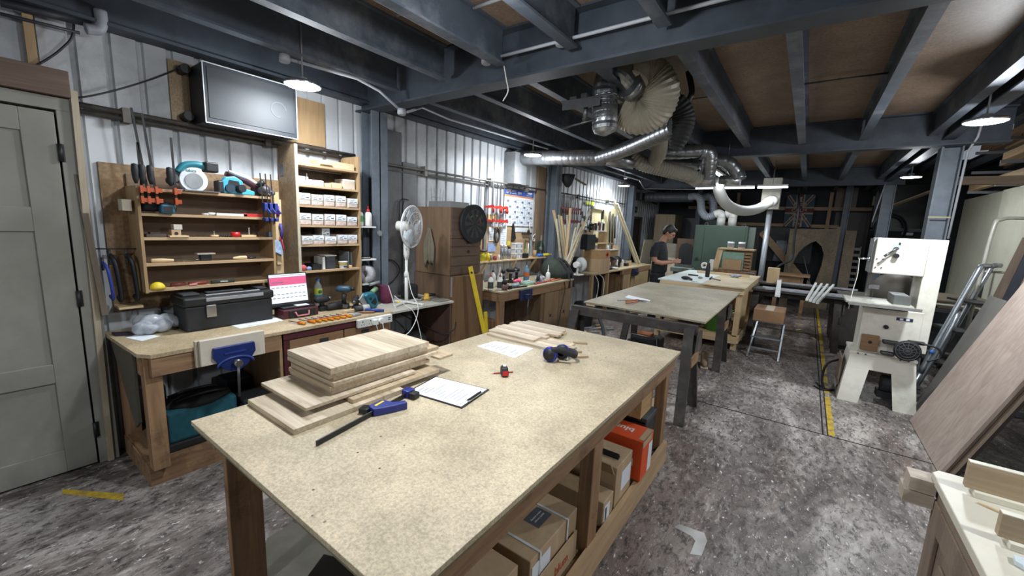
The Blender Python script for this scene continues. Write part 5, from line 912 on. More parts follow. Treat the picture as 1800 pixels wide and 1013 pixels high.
for i in range(4): m.ell((.04*i-.06, .01*(-1)**i, .015), (.03, .02, .015))
c = on(1318, 482); o = O('polythene', 'smaller blue-grey rag near the right far corner of the pale table', 'rag', m, mat('#6d7688', .6, 0, .35, 30, .5), (c.x, c.y, WZ)); remesh(o, .007, 1)
t = T('wooden_lath', 'long pale timber lath across the back of the pale table', 'lath', (-1.2, 8.15, WZ)); P('lath', MB().box(-1.6, -.75, 8.1, 8.16, WZ+.001, WZ+.04), PINEX, t, world=True)
c = on(1237, 478); t = T('paper_roll', 'white ring of tape with a dark centre on the pale table', 'tape', (c.x, c.y, WZ+.12)); P('ring', MB().lathe([(.03, -.025), (.06, -.025), (.06, .025), (.03, .025), (.03, -.025)], n=22, M=Matrix.Rotation(1.2, 4, 'X'), cap=False), mat('#cfc6c0'), t); P('stand', MB().cyl((0, 0, -.119), (0, 0, -.06), .03), DARK, t)
c = on(1249, 476); O('white_block', 'white upright block behind the black bottle on the pale table', 'block', MB().box(c.x-.035, c.x+.035, c.y, c.y+.05, WZ, WZ+.22), WHITE)
c = on(1257, 476); O('red_tool', 'dark red clamp head behind the white block on the pale table', 'tool', MB().box(c.x-.03, c.x+.05, c.y, c.y+.06, WZ, WZ+.1), mat('#5b1a1c'), bev=.02)
# ================================================================ second bench along the left wall
t = T('workbench', 'second wooden workbench, crowded with bottles and tools, beyond the tall cabinet', 'workbench', (-3.3, 4.9, 0))
P('top', MB().box(-3.68, -2.92, 3.84, 5.76, .84, .862), mat_board('#b7aa8e', 1, 'bench_top_grey'), t, world=True, bev=.003); P('front_rail', MB().box(-2.99, -2.935, 3.86, 5.74, .73, .839), OLD, t, world=True); P('side_rail', MB().box(-3.66, -2.99, 3.86, 3.9, .73, .839), OLDX, t, world=True)
for x, y in ((-3.0, 3.86), (-3.65, 3.86)): P('leg', MB().box(x, x+.07, y, y+.08, 0, .729), OLDZ, t, world=True)
P('side_panel', MB().box(-3.6, -3.0, 3.88, 3.9, .3, .5).box(-3.6, -3.0, 3.88, 3.9, .06, .28), OLDX, t, world=True)
P('cabinet_carcass', MB().box(-3.62, -2.965, 4.85, 5.74, .02, .729), wood('#6b5138', '#86694a', 'z', dark='#3b2a1c'), t, world=True)
for i, (a, b) in enumerate(((4.93, 5.33), (5.34, 5.72))): d = P('door', MB().box(-2.964, -2.945, a, b, .05, .72), wood('#7a6044', '#957651', 'z', dark='#4a3a2a'), t, world=True); P('catch', MB().box(-2.944, -2.935, (a+b)/2-.04, (a+b)/2-.02, .35, .39), DARK, d, world=True)
P('vise', MB().box(-2.93, -2.90, 4.25, 4.52, .7, .84).box(-2.90, -2.86, 4.33, 4.42, .72, .78), mat('#222b4a', .45), t, world=True, bev=.004); P('vise_handle', MB().cyl((-2.87, 4.38, .73), (-2.86, 4.35, .5), .008), IRON, t, world=True)
def by(px, x=-3.1, z=.9): return yat(px, x, z)
def bottle(label, loc, r, h, m_, capm=RED, lab=None, noz=.04, grp=None):
    t = T('bottle', label, 'bottle', loc, 0, grp); P('body', MB().lathe([(r*.85, 0), (r, .008), (r, h*.72), (r*.7, h*.85), (r*.35, h*.92), (r*.35, h)], n=16), m_, t); P('cap', MB().lathe([(r*.42, h), (r*.42, h+.014), (r*.15, h+.018), (.0025, h+.02+noz)], n=10), capm, t)
    if lab: P('label', MB().lathe([(r*1.02, h*.15), (r*1.02, h*.62)], n=16, cap=False), lab, t)
    return t
GB = 'glue bottles at the left end of the second bench'; DKL = mat('#3c4038', .6, 0, .3, 30)
bottle('white glue bottle with a red cap, leftmost on the second bench', (-3.12, by(847), .863), .036, .17, WHITE, RED, LAB); bottle('dark-labelled glue bottle with a red cap, second on the bench', (-3.08, by(860), .863), .034, .17, WHITE, RED, DKL); bottle('dark-labelled glue bottle with a long nozzle, third on the bench', (-3.03, by(871), .863), .036, .165, WHITE, mat('#6a2422'), DKL, .1)
bottle('plain white bottle standing behind the labelled glue bottles', (-3.2, by(878, -3.2), .863), .036, .2, WHITE, WHITE); bottle('white bottle with a tilted spout behind the second glue bottle', (-3.22, by(866, -3.22), .863), .036, .2, WHITE, BLACK, None, .06)
t = T('bowl', 'brown pot with a black brush in it at the bench front', 'bowl', (-2.98, by(887, -2.98), .863)); P('pot', MB().lathe([(.03, 0), (.045, .03), (.055, .07), (.05, .07), (.03, .01)], n=20), mat('#6d5450', .5), t); P('brush', MB().ell((0, 0, .1), (.035, .04, .035)), BLACKR, t)
def drill2(label, px, x, rz, z=.863, h=.16): return drill(label, (x, by(px, x), z), rz, BLACKR, IRON, h)
drill2('black drill standing behind the brown pot on the second bench', 884, -3.22, 2.2, h=.19); drill2('black drill standing in the middle of the second bench', 897, -3.3, 1.0, h=.18); drill2('low black drill right of the middle on the second bench', 908, -3.35, 2.6, h=.17)
m = MB(); 
for i in range(6): m.ell((.012*math.sin(i*2), -.05+.02*i, .03+.01*(i % 2)), (.03, .03, .02))
o = O('pink_glove', 'bright pink rubber glove crumpled on the second bench', 'glove', m, mat('#e0527a', .5), (-3.1, by(909), .863+.03)); remesh(o, .006, 2)
m = MB()
for i in range(5): m.ell((.02*math.sin(i*3), -.05+.025*i, .02), (.035, .03, .018))
o = O('blue_cloth', 'pale blue cloth under the pink glove', 'cloth', m, mat('#7d97a6', .8, 0, .3, 30), (-3.06, by(907, -3.06), .863)); remesh(o, .007, 2)
t = T('squeeze_bottle', 'blue-grey bottle with an orange label in the middle of the second bench', 'bottle', (-3.2, by(925, -3.2), .863)); P('body', MB().lathe([(.04, 0), (.042, .01), (.042, .15), (.03, .19), (.014, .21), (.014, .24)], n=18), mat('#5f7f95', .3), t); P('label', MB().lathe([(.043, .09), (.043, .145)], n=18, cap=False), mat('#d06a2c'), t)
t = T('parts_tray', 'pale green see-through tray of fixings on the second bench', 'tray', (-3.06, by(927, -3.06), .863)); P('tray', MB().box(-.06, .06, -.12, .12, 0, .035), mat('#8fb0a0', .3, 0, .2, 20), t, bev=.006)
for i in range(7): P('fixings', MB().ell((-.04+.02*(i % 3), -.09+.03*i, .04), (.018, .02, .012)), mat('#a9b2ac', .4, .2, .3, 40), t)
m = MB()
for i in range(6): m.ell((.02*math.sin(i*4), -.07+.028*i, .035+.02*(i % 2)), (.035, .03, .03))
o = O('plastic_film', 'crumpled clear bag on the second bench beside the green tray', 'bag', m, bagm, (-3.1, by(948), .863)); remesh(o, .007, 1)
O('dark_box', 'small dark grey can leaning on the clear bag on the second bench', 'can', MB().cyl((-3.06, by(945, -3.06), .90), (-3.08, by(949, -3.06), .99), .025), DARK)
for i, (a, b, mm, nm) in enumerate(((940, 962, mat('#a83028'), 'red-handled tool'), (945, 958, mat('#3a4f88'), 'blue-handled tool'), (961, 975, mat('#c3892e'), 'amber-handled chisel'), (950, 972, WHITE, 'white-handled tool'), (970, 985, mat('#b08a58'), 'wooden-handled tool'), (964, 988, RED, 'long red tool'), (955, 968, AMBER, 'orange tool'))):
    x = -2.98-.03*(i % 4); O('hand_tool', nm+' lying at the right end of the second bench', 'tool', MB().tube([(x, by(a, x), .874), (x-.03, by(b, x-.03), .873)], [.009, .011], 8), mm, group='hand tools at the right end of the second bench')
t = T('caulking_bar', 'black bar clamp lying along the front of the second bench', 'clamp', (-2.97, by(910, -2.97), .863)); P('bar', MB().bar((-2.99, by(898, -2.99), .875), (-2.95, by(926, -2.95), .872), .02, .014), BLACK, t, world=True); P('head', MB().box(-3.01, -2.96, by(895, -2.99)-.03, by(895, -2.99)+.02, .863, .905), BLACKR, t, world=True)
bottle('white squeeze bottle with a long nozzle by the backpack', (-3.06, by(963, -3.06), .863), .034, .15, WHITE, WHITE, None, .07)
# backpack
y = 5.62
t = T('backpack', 'dark green backpack lying on the right end of the second bench', 'backpack', (-3.2, 5.64, .863)); m = MB(); m.loft([((0, 0, 0.003), .2, .2), ((0, 0, .08), .22, .24), ((-.02, -.02, .2), .19, .2), ((-.03, -.03, .28), .12, .12), ((-.03, -.03, .31), .05, .05)], 22); P('body', m, mat('#333a33', .85, 0, .2, 16, .4), t)
m = MB(); m.loft([((.17, .03, .02), .06, .15), ((.19, .03, .1), .06, .15), ((.15, .02, .17), .04, .12)], 18); P('pocket', m, mat('#2a302b', .85), t)
for s_ in (-.08, .05): P('strap', MB().tube(spline([(.0, s_, .3), (.12, s_+.02, .26), (.22, s_+.04, .12), (.26, s_+.05, .0), (.27, s_+.05, -.13)]), .012, 8, flat=2), BLACKR, t)
cable('dark cable hanging down the doors of the second bench', [(-2.93, 5.45, .86), (-2.92, 5.46, .7), (-2.925, 5.38, .4), (-2.92, 5.3, .1)], .005)
# shelf above second bench
t = T('wall_shelf', 'pale wooden shelf on the wall above the second bench', 'shelf', (-3.6, 4.95, 1.15)); P('board', MB().box(-3.71, -3.5, 4.02, 5.82, 1.145, 1.163), PINE, t, world=True)
for y in (4.3, 5.0, 5.55): P('bracket', MB().bar((-3.69, y, .9), (-3.53, y, 1.14), .03, .025, (0, 1, 0)), PINE, t, world=True)
m = MB(); m.box(XW+.003, XW+.015, 4.15, 5.6, 1.17, 1.63); O('backing_board', 'pale plywood board on the wall behind the cans, under the wall planner', 'board', m, PLY)
SZ2 = 1.1635; sy = lambda px, x=-3.58, z=1.22: yat(px, x, z)
y = sy(845); t = T('tub', 'yellow plastic tub with a dark lid at the left of the wall shelf', 'tub', (-3.56, y, SZ2)); P('tub', MB().lathe([(.05, 0), (.065, .13)], n=20), mat('#c9c23a', .5), t); P('lid', MB().lathe([(.075, .131), (.075, .15)], n=20), mat('#4a3a34'), t)
O('yellow_wedge', 'yellow funnel shape beside the yellow tub', 'funnel', MB().cyl((-3.53, sy(853), SZ2), (-3.53, sy(853), SZ2+.11), .035, .012), YELLOW)
for i, (px, r, h, mm, cm_, nm) in enumerate(((859, .03, .08, mat('#7d8066', .2), WHITE, 'jar of murky liquid with a white lid'), (867, .03, .055, mat('#8e3034'), mat('#8e3034'), 'dark red round tin'), (874, .018, .07, WHITE, WHITE, 'small white bottle'), (879, .025, .19, mat('#8f979c', .3, .5), mat('#b5babd', .3, .5), 'tall silver spray can, left one'), (885, .025, .19, mat('#a5adb3', .3, .5), WHITE, 'tall silver spray can, middle one'), (891.5, .028, .17, mat('#9299a3', .3, .4), BLACK, 'silver spray can with a black cap'), (901, .035, .04, mat('#8a7d6a', .4), mat('#8a7d6a', .4), 'flat brown tin'))):
    y = sy(px); t = T('can', nm+' on the wall shelf over the second bench', 'can', (-3.55, y, SZ2)); P('body', MB().lathe([(r, 0), (r, h*.85), (r*.7, h*.9)], n=16), mm, t); P('cap', MB().lathe([(r*.75, h*.9), (r*.75, h*1.1)], n=14), cm_, t)
n = 0
for k in range(3):
    for px in (904, 912.5):
        y = sy(px); t = T('pot', 'white lidded pot, %s one in the %s row of the small pot stack' % ('left' if px < 908 else 'right', ('bottom', 'middle', 'top')[k]), 'pot', (-3.58, y, SZ2+.001+k*.078), 0, 'white lidded pots stacked on the wall shelf'); P('body', MB().box(-.035, .035, -.037, .037, 0, .062), mat('#c9ccd0', .5, 0, .1, 20), t, bev=.004); P('lid', MB().box(-.038, .038, -.04, .04, .0625, .0765), WHITE, t, bev=.003); P('label', MB().box(.0355, .0365, -.015, .02, .012, .05), mat('#8a8f9a'), t)
y = sy(919); O('black_box', 'small black box with a grey top right of the pot stack', 'box', MB().box(-3.58, -3.51, y-.06, y+.06, SZ2, SZ2+.07), BLACK, bev=.004)
y = sy(945, -3.66, 1.3); t = T('saw_disc', 'large dark green disc leaning at the right end of the wall shelf', 'disc', (-3.62, y, SZ2)); P('disc', MB().cyl((0, 0, .13), (.012, 0, .13), .13, n=32), mat('#26382e', .5), t); P('hub', MB().cyl((.012, 0, .13), (.03, 0, .13), .03), GREYP, t)
O('wood_dowel', 'short fat wooden roll beside the green disc', 'roll', MB().cyl((-3.56, sy(938), SZ2), (-3.56, sy(938), SZ2+.11), .03), PLYZ)
t = T('filler_gun', 'blue and yellow squeeze tube lying on the right of the wall shelf', 'tube', (-3.53, sy(952), SZ2)); P('blue_end', MB().tube([(0, -.2, .03), (0, -.05, .03)], .024), mat('#3476c8'), t); P('yellow_end', MB().tube([(0, -.05, .03), (0, .12, .03), (0, .2, .03)], [.022, .022, .012]), mat('#e0cc2e'), t); P('tip', MB().tube([(0, .2, .03), (0, .3, .03)], .007), WHITE, t)
for i, (px, h) in enumerate(((930, .22), (926, .16), (952, .35))): y = sy(px); O('thin_rod', ['curved white cable rod', 'short green-tipped rod', 'tall thin grey rod'][i]+' standing on the right half of the wall shelf', 'rod', MB().cyl((-3.6, y, SZ2), (-3.62, y+.03, SZ2+h), .008), (WHITE, mat('#4aa05a'), GREYP)[i])
# pinned notes, tools on the board
def note(label, px0, py0, px1, py1, m_=LAB, x=-3.699, rows=5):
    a = at(px0, py1, x=x); b = at(px1, py0, x=x); t = T('pinned_note', label, 'paper', (x, (a.y+b.y)/2, a.z)); P('page', MB().box(x, x+.002, a.y, b.y, a.z, b.z), m_, t, world=True)
    m = MB(); h = b.z-a.z
    for i in range(rows): zz_ = a.z+h*(.12+.76*i/max(1, rows-1)); m.box(x+.002, x+.0026, a.y+.12*(b.y-a.y), a.y+(.6+.25*(i % 2))*(b.y-a.y), zz_-.004, zz_)
    if rows: P('writing', m, mat('#7a8796'), t, world=True)
    return t
note('white handwritten note pinned left of the G-clamp on the plywood', 859, 400, 868, 424); note('larger white handwritten note pinned under the red clamps', 879, 397, 891, 431, rows=8); note('wide white strip note above the black bracket on the plywood', 905, 401, 928, 408, rows=1); note('blue and white picture pinned low beside the spray cans', 857, 428, 871, 443, mat('#8fa5cf', .7, 0, .3, 60), rows=0)
note('small yellow note pinned between the notes and the pots', 891, 424, 897, 432, mat('#d8c83c'), rows=0)
def hang(label, name, cat, px, py, L, m_, w_=.03, x=-3.69, tilt=0): p = at(px, py, x=x); return O(name, label, cat, MB().bar((x, p.y, p.z), (x, p.y+tilt, p.z-L), w_, .02, (1, 0, 0)), m_)
hang('tall grey spirit level hanging left of the pinned notes', 'spirit_level', 'spirit level', 853, 388, .42, mat('#8c8f90', .4, .3), .05); hang('dark wooden strip hanging diagonally behind the dartboard side', 'wood_strip', 'strip', 850, 395, .4, wood('#5a4636', '#715946', 'z'), .03, tilt=-.12); hang('white steel rule hanging beside the grey level', 'ruler', 'ruler', 843, 400, .35, WHITE, .025)
t = T('dust_mask', 'grey rubber mask hanging between the pinned notes', 'mask', tuple(at(873, 425, x=-3.68))); P('loop', MB().tube([(0, .05*math.cos(a), .09+.1*math.sin(a)) for a in [i*2*pi/18 for i in range(18)]], .014, 8, True), DARK, t); P('inner', MB().ell((.01, 0, .08), (.015, .02, .05)), GREYP, t)
p = at(926, 409, x=-3.69); t = T('bracket', 'black T-shaped bar holding a curved clamp on the plywood', 'bracket', tuple(p)); P('bar', MB().box(-.01, .02, -.13, .13, -.03, .0), mat('#3a342c'), t); P('hoop', MB().tube(spline([(.02, -.06, -.25), (.02, -.06, -.1), (.02, 0, -.07), (.02, .06, -.1), (.02, .06, -.25)]), .008), IRON, t); P('knob', MB().ell((.03, 0, .02), (.02, .02, .03)), BLACK, t)
p = at(900, 425, x=-3.69); O('hand_saw', 'black hand saw hanging beside the pot stack on the plywood', 'saw', MB().prism([(-.02, 0), (.02, 0), (.09, .05), (.02, .28), (-.01, .28)], .01, XP(p.x, p.y, p.z)), BLACK)
p = at(935, 420, x=-3.68); t = T('cable_loop', 'loops of white wire hanging near the green disc', 'cable', tuple(p)); P('wire', MB().tube(spline([(0, -.1, .25), (0, -.05, .1), (0, .05, 0), (0, .15, .02), (0, .1, .08), (0, .02, .02), (0, .06, -.04), (0, .18, .05)]), .008, 6), WHITE, t)
# wall planner
a = at(887, 396, x=-3.70); t = T('wall_planner', 'large year planner sheet with a blue header on the ribbed wall', 'calendar', (-3.70, 5.2, 1.65)); P('sheet', MB().box(-3.70, -3.698, 4.86, 5.66, 1.65, 2.21), PAPER, t, world=True)
P('header', MB().box(-3.698, -3.697, 4.87, 5.65, 2.11, 2.2), mat('#2f4f9e', .6), t, world=True); P('orange_line', MB().box(-3.698, -3.697, 4.87, 5.65, 2.085, 2.108), mat('#d8894a'), t, world=True)
text('lettering', 'EPS', .085, WHITE, t, (.0035, -.23, .505), (pi/2, 0, pi/2), bold=.002); text('lettering', '2024', .05, WHITE, t, (.0035, .05, .5), (pi/2, 0, pi/2), bold=.001); P('small_print', MB().box(0.003, .0035, -.15, -.03, .525, .532).box(.003, .0035, -.15, -.04, .505, .512).box(.003, .0035, -.15, -.03, .48, .49).box(.003, .0035, .24, .4, .505, .53).box(.003, .0035, .24, .4, .48, .486), mat('#cdd3e0'), t)
m = MB(); r = random.Random(9)
for c_ in range(12):
    for q in range(20):
        if r.random() < .75: y = 4.88+c_*.064; z = 1.68+q*.0195; m.box(-3.698, -3.6972, y+.004, y+.03+.028*r.random(), z, z+.007)
P('grid_pattern', m, mat('#8b95a8', .7), t, world=True); m = MB()
for c_ in range(4):
    for q in range(5): y = 4.93+c_*.19+.06*(q % 2); z = 1.69+q*.078; m.box(-3.698, -3.6965, y, y+.055, z, z+.03)
P('month_blocks', m, mat('#69748a', .7), t, world=True)
# red clamps hanging
def fclamp(label, x, y, top, L, jm_, grp, rz=0, sc=1):
    t = T('f_clamp', label, 'clamp', (x, y, top-L), rz, grp); P('bar', MB().box(-.004, .004, -.008, .008, -.02, L), BLACK if jm_ != REDC else IRON, t)
    P('fixed_jaw', MB().bar((0, 0, .03), (.03, .13*sc, .01), .016, .024).bar((.03, .13*sc, .01), (.03, .13*sc, .05), .014, .02), jm_, t); P('sliding_jaw', MB().bar((0, -.01, .21*sc), (.03, .13*sc, .24*sc), .016, .024).bar((.03, .13*sc, .24*sc), (.03, .12*sc, .17*sc), .012, .016), jm_, t); P('handle', MB().cyl((.03, .13*sc, .14*sc), (.03, .13*sc, .22*sc), .01), jm_, t); return t
for i, px in enumerate((852, 858, 866, 874, 880, 886)): fclamp('bright red bar clamp hanging left of the wall planner, %s of six' % ORD[i], -3.63, yat(px, -3.63, 2.0), 2.25, .56, REDC, 'bright red clamps beside the wall planner', (-.5, .2, -.3, .3, .1, .4)[i], .95)
O('cardboard_tag', 'pale cardboard piece hanging under the red clamps', 'tag', MB().box(-3.66, -3.655, yat(858, -3.66, 1.75), yat(872, -3.66, 1.75), 1.70, 1.8), mat('#c9b078'))
# ================================================================ third bench
for i in range(9): fclamp('dark red bar clamp over the third bench, %s from the left in its row' % ORD[i], -3.58, 6.3+i*.085, 2.25, .5, mat('#7b1f22', .45), 'row of dark red clamps over the third bench', .2, 1.1)
for i in range(5): 
    t = fclamp('black clamp cluster member over the third bench, %s from the left' % ORD[i], -3.56, 7.12+i*.1, 2.3-.03*(i % 2), .62+.05*(i % 3), BLACK, 'black clamps over the third bench', .5, 1.2)
t = T('handwheel_clamp', 'black wheel hanging under the cluster of black clamps', 'clamp', (-3.5, 7.45, 1.6)); P('wheel', MB().tube([(0, .09*math.cos(a), .08+.09*math.sin(a)) for a in [i*2*pi/20 for i in range(20)]], .01, 8, True), BLACK, t); P('stem', MB().cyl((-.15, 0, .08), (.02, 0, .08), .012), BLACK, t)
O('yellow_sticker', 'bright yellow-green card on the wall right of the black clamps', 'card', MB().box(-3.69, -3.688, 7.55, 7.95, 2.13, 2.2), mat('#cbd42a', .5))
O('speaker_bracket', 'dark funnel-shaped hood high on the wall above the red clamps', 'hood', MB().loft([((-3.5, 6.4, 2.56), .14, .17), ((-3.5, 6.4, 2.42), .09, .12), ((-3.5, 6.4, 2.35), .03, .04)], 6).box(-3.71, -3.5, 6.38, 6.42, 2.5, 2.54), DARK)
O('hood_arm', 'pale strip sloping down from the dark hood', 'strip', MB().bar((-3.5, 6.5, 2.55), (-3.45, 7.0, 2.45), .04, .02), mat('#7d705c'))
O('wall_speaker', 'small dark wall box over the far doorway', 'box', MB().box(-3.7, -3.55, 10.4, 10.8, 2.42, 2.6), mat('#3c3f44')); O('hanging_bar', 'dark horizontal bar on the wall right of the far wall box', 'bar', MB().bar((-3.69, 11.0, 2.48), (-3.69, 12.2, 2.42), .03, .03), DARK)
t = T('workbench', 'third workbench with pine doors near the far left corner', 'workbench', (-3.3, 8.1, 0))
P('top', MB().prism([(-3.68, 6.55), (-2.98, 6.55), (-2.98, 9.85), (-3.47, 9.85), (-3.47, 9.6), (-3.68, 9.6)], .025, Matrix.Translation((0, 0, .84))), mat_board('#c0ad88', 1, 'bench_top_far'), t, world=True); P('front_rail', MB().box(-3.03, -2.99, 8.0, 9.83, .74, .839), OLD, t, world=True)
P('cabinet_carcass', MB().box(-3.45, -3.02, 8.1, 9.8, .02, .739), OLDZ, t, world=True)
for a, b in ((8.12, 8.55), (8.58, 8.78), (8.82, 9.75)): d = P('door', MB().box(-3.019, -3.0, a, b, .06, .73), wood('#a08253', '#b89a68', 'z'), t, world=True); P('catch', MB().box(-2.999, -2.99, a+.1, a+.12, .4, .44), DARK, d, world=True)
for y in (6.6, 7.3): P('leg', MB().box(-3.06, -3.0, y, y+.06, 0, .839), PLYZ, t, world=True)
P('vise', MB().box(-2.98, -2.93, 8.55, 8.8, .68, .84).box(-2.93, -2.88, 8.62, 8.72, .72, .78), mat('#242b42', .45), t, world=True, bev=.004)
y = yat(1016, -3.1, 1.0); t = T('desk_fan', 'small white fan on its stand at the left of the third bench', 'fan', (-3.1, y, .866)); P('motor', MB().tube([(0, -.1, .18), (0, .02, .18)], [.05, .06], 14), WHITE, t); P('cage', MB().lathe([(.03, -.03), (.1, -.02), (.125, .0), (.1, .025), (.02, .03)], n=24, M=Matrix.Translation((.02, .07, .18)) @ Matrix.Rotation(-pi/2, 4, 'X') @ Matrix.Rotation(.2, 4, 'Y')), mat('#b5b9b8', .4), t); P('stand', MB().cyl((0, -.02, 0), (0, -.02, .14), .02), WHITE, t); P('foot', MB().box(-.08, .08, -.09, .09, 0, .02), WHITE, t, bev=.006)
t = carton('brown cardboard box with red marks beside the small white fan', -3.35, -3.02, 6.95, 7.4, .866, .24); P('upper_half', MB().box(-3.36, -3.03, 6.96, 7.39, 1.107, 1.27), mat('#a9875f', .8), t, world=True); P('red_mark', MB().box(-3.029, -3.0285, 7.2, 7.32, 1.16, 1.2).box(-3.029, -3.0285, 7.24, 7.28, 1.13, 1.23), RED, t, world=True)
t = T('cap_hat', 'dark cap lying on the backpack side of the third bench', 'cap', (-3.35, 6.62, .866)); P('crown', MB().ell((0, 0, .22), (.09, .1, .06)), mat('#2b2a2e', .9), t); P('stand', MB().box(-.07, .07, -.07, .07, 0, .2), DARK, t)
def f3(label, name, cat, px, x, w_, d, h, m_, z=.866, bev=.004): y = yat(px, x, z+.05); return O(name, label, cat, MB().box(x-d/2, x+d/2, y-w_/2, y+w_/2, z, z+h), m_, bev=bev)
t = T('small_shelf', 'white-edged small shelf unit standing on the third bench', 'shelf', (-3.5, 7.95, .866))
for y in (7.45, 8.15, 8.85): P('upright', MB().box(-3.64, -3.44, y, y+.02, .866, 1.62 if y < 8.5 else 1.3), PINEZ, t, world=True)
for z in (1.1, 1.35): P('shelf', MB().box(-3.64, -3.44, 7.47, 8.15, z, z+.02), PINE, t, world=True)
P('shelf', MB().box(-3.64, -3.44, 8.17, 8.85, 1.2, 1.22), WHITE, t, world=True); P('shelf', MB().box(-3.64, -3.44, 7.47, 8.15, 1.6, 1.62), WHITE, t, world=True)
r = random.Random(11); cols = (WHITE, BLACK, mat('#5b3a2a'), GREYP, DARK, LAB, mat('#9a8d78'), BLACKR)
for i, (y0_, n_c, z) in enumerate(((7.5, 7, 1.62), (7.52, 4, 1.371), (7.52, 4, 1.121), (8.2, 5, 1.2205))):
    for k in range(n_c):
        h = r.uniform(.07, .19); rr = r.uniform(.025, .045); y = y0_+k*.093+.04; c_ = cols[r.randrange(8)]
        t = T('shelf_pot', 'pot, %s from the left on the %s of the small far shelf unit' % (ORD[k], ('top', 'second tier', 'lower tier', 'white side shelf')[i]), 'pot', (-3.53, y, z), 0, 'pots and tins on the small far shelf unit'); P('body', MB().lathe([(rr, 0), (rr, h*.8), (rr*.8, h*.85)], n=12), c_, t); P('cap', MB().lathe([(rr*.82, h*.85), (rr*.82, h)], n=12), cols[r.randrange(8)], t)
f3('dark boxy radio on the lower tier of the small far shelf', 'radio', 'radio', 1033, -3.3, .34, .14, .28, mat('#23282c'), 1.271); m = MB(); m.box(XW+.003, XW+.02, 7.9, 9.2, 1.3, 2.12); O('backing_board', 'pale yellow-cream board on the wall above the third bench', 'board', m, mat('#cfc49a', .7)); m = MB(); m.box(-3.69, -3.68, 8.3, 8.5, 1.62, 1.8); O('pinned_note', 'blue and red printed card pinned on the cream board', 'paper', m, mat('#5576a8', .7, 0, .5, 30)); t = T('wall_bracket', 'white door closer arm on top of the cream board', 'bracket', (-3.68, 8.1, 2.06)); P('bar', MB().box(0, .04, -.25, .3, 0, .05), WHITE, t); P('arm', MB().box(0, .02, .26, .32, -.2, 0), DARK, t)
for i, (px, h) in enumerate(((1073, .7), (1078, .75), (1082, .6))): y = yat(px, -3.62, 1.6); O('hanging_strap', 'dark long tool hanging at the right side of the cream board, %s of three' % ORD[i], 'tool', MB().tube([(-3.66, y, 2.05-.05*i), (-3.64, y+.03, 2.05-h)], .018), DARK, group='dark tools hanging by the cream board')
r = random.Random(21)
nm3 = ('white mug', 'white roll', 'dark square pot', 'pale box', 'grey canister', 'brown jar', 'white tub', 'dark tin', 'small white block', 'steel can', 'black case', 'pale tray')
for i in range(12):
    px = 1054+i*4.6; x = -3.2-.02*(i % 5); y = yat(px, x, .95); h = r.uniform(.06, .2); c_ = (WHITE, WHITE, DARK, PINE, GREYP, mat('#5a4232'), WHITE, DARK, WHITE, IRON, BLACK, PINE)[i]
    t = T('bench_item', nm3[i]+' standing in the clutter on the third bench', 'container', (x, y, .866)); P('body', MB().box(-.05, .05, -.06, .06, 0, h) if i in (2, 3, 8, 10, 11) else MB().lathe([(.05, 0), (.055, h*.9), (.04, h)], n=14), c_, t); P('top', MB().box(-.04, .04, -.05, .05, h+.0005, h+.014), cols[(i*3) % 8], t)
t = T('grinder', 'black bench grinder on the third bench near the far end', 'grinder', (-3.25, yat(1080, -3.25, .95), .866)); P('base', MB().box(-.08, .08, -.1, .1, 0, .05), BLACK, t, bev=.01); P('motor', MB().cyl((0, -.12, .14), (0, .12, .14), .07), BLACKR, t)
for s_ in (-1, 1): P('wheel_guard', MB().cyl((0, s_*.13, .14), (0, s_*.18, .14), .09), DARK, t)
for i, (x, y, h) in enumerate(((-3.15, 7.6, .05), (-3.1, 7.8, .04), (-3.2, 7.75, .07))): O('black_pouch', 'black pouch, %s of three on the third bench front' % ORD[i], 'pouch', MB().box(x-.08, x+.08, y-.09, y+.09, .866, .866+h), (BLACKR, WHITE, DARK)[i], bev=.02)
# timber leaning between the second and third bench
r = random.Random(13); lt = ((973, 370, 988, 440), (978, 385, 984, 440), (982, 378, 990, 440), (986, 380, 993, 440), (993, 395, 996, 440), (997, 378, 999, 440), (1003, 366, 996, 440), (1012, 400, 1003, 440), (1018, 392, 1006, 440), (1027, 390, 1009, 440), (1038, 368, 1010, 442), (1022, 400, 1002, 445))
for i, (a, b, c_, d) in enumerate(lt):
    x = -3.45+.022*i; p = at(a, b, x=x); q_ = at(c_, d, x=x); q_ = q_+(q_-p).normalized()*((q_.z-.87)/max(.2, (p-q_).normalized().z)) ; 
    O('timber_length', 'length of timber leaning on the wall behind the backpack, %s from the left' % ORD[i], 'timber', MB().bar(q_, p, .03 if i % 3 else .045, .02), (PINEZ, mat('#cfc8b2', .6), mat('#b7b19e'))[i % 3], group='timber lengths leaning between the benches')
for i, (a, b) in enumerate((((-3.5, 8.5, 2.28), (-3.3, 9.72, .868)), ((-3.4, 8.45, 2.2), (-3.18, 9.6, .868)))): O('pale_batten', ['long pale batten leaning at the right end of the third bench', 'second long pale batten leaning beside the first'][i], 'batten', MB().bar(a, b, .05, .03), mat('#d3ccb4', .6))
cable('white cable drooping in front of the third bench from the small fan', [(-3.05, 6.75, .87), (-2.97, 6.8, .7), (-2.96, 6.75, .45), (-2.96, 6.6, .2), (-2.95, 6.55, .01)], .006, WHITE)
cable('second white cable drooping beside the small fan', [(-3.05, 6.85, .87), (-2.96, 7.0, .75), (-2.95, 7.02, .5), (-2.96, 6.95, .3)], .006, WHITE)
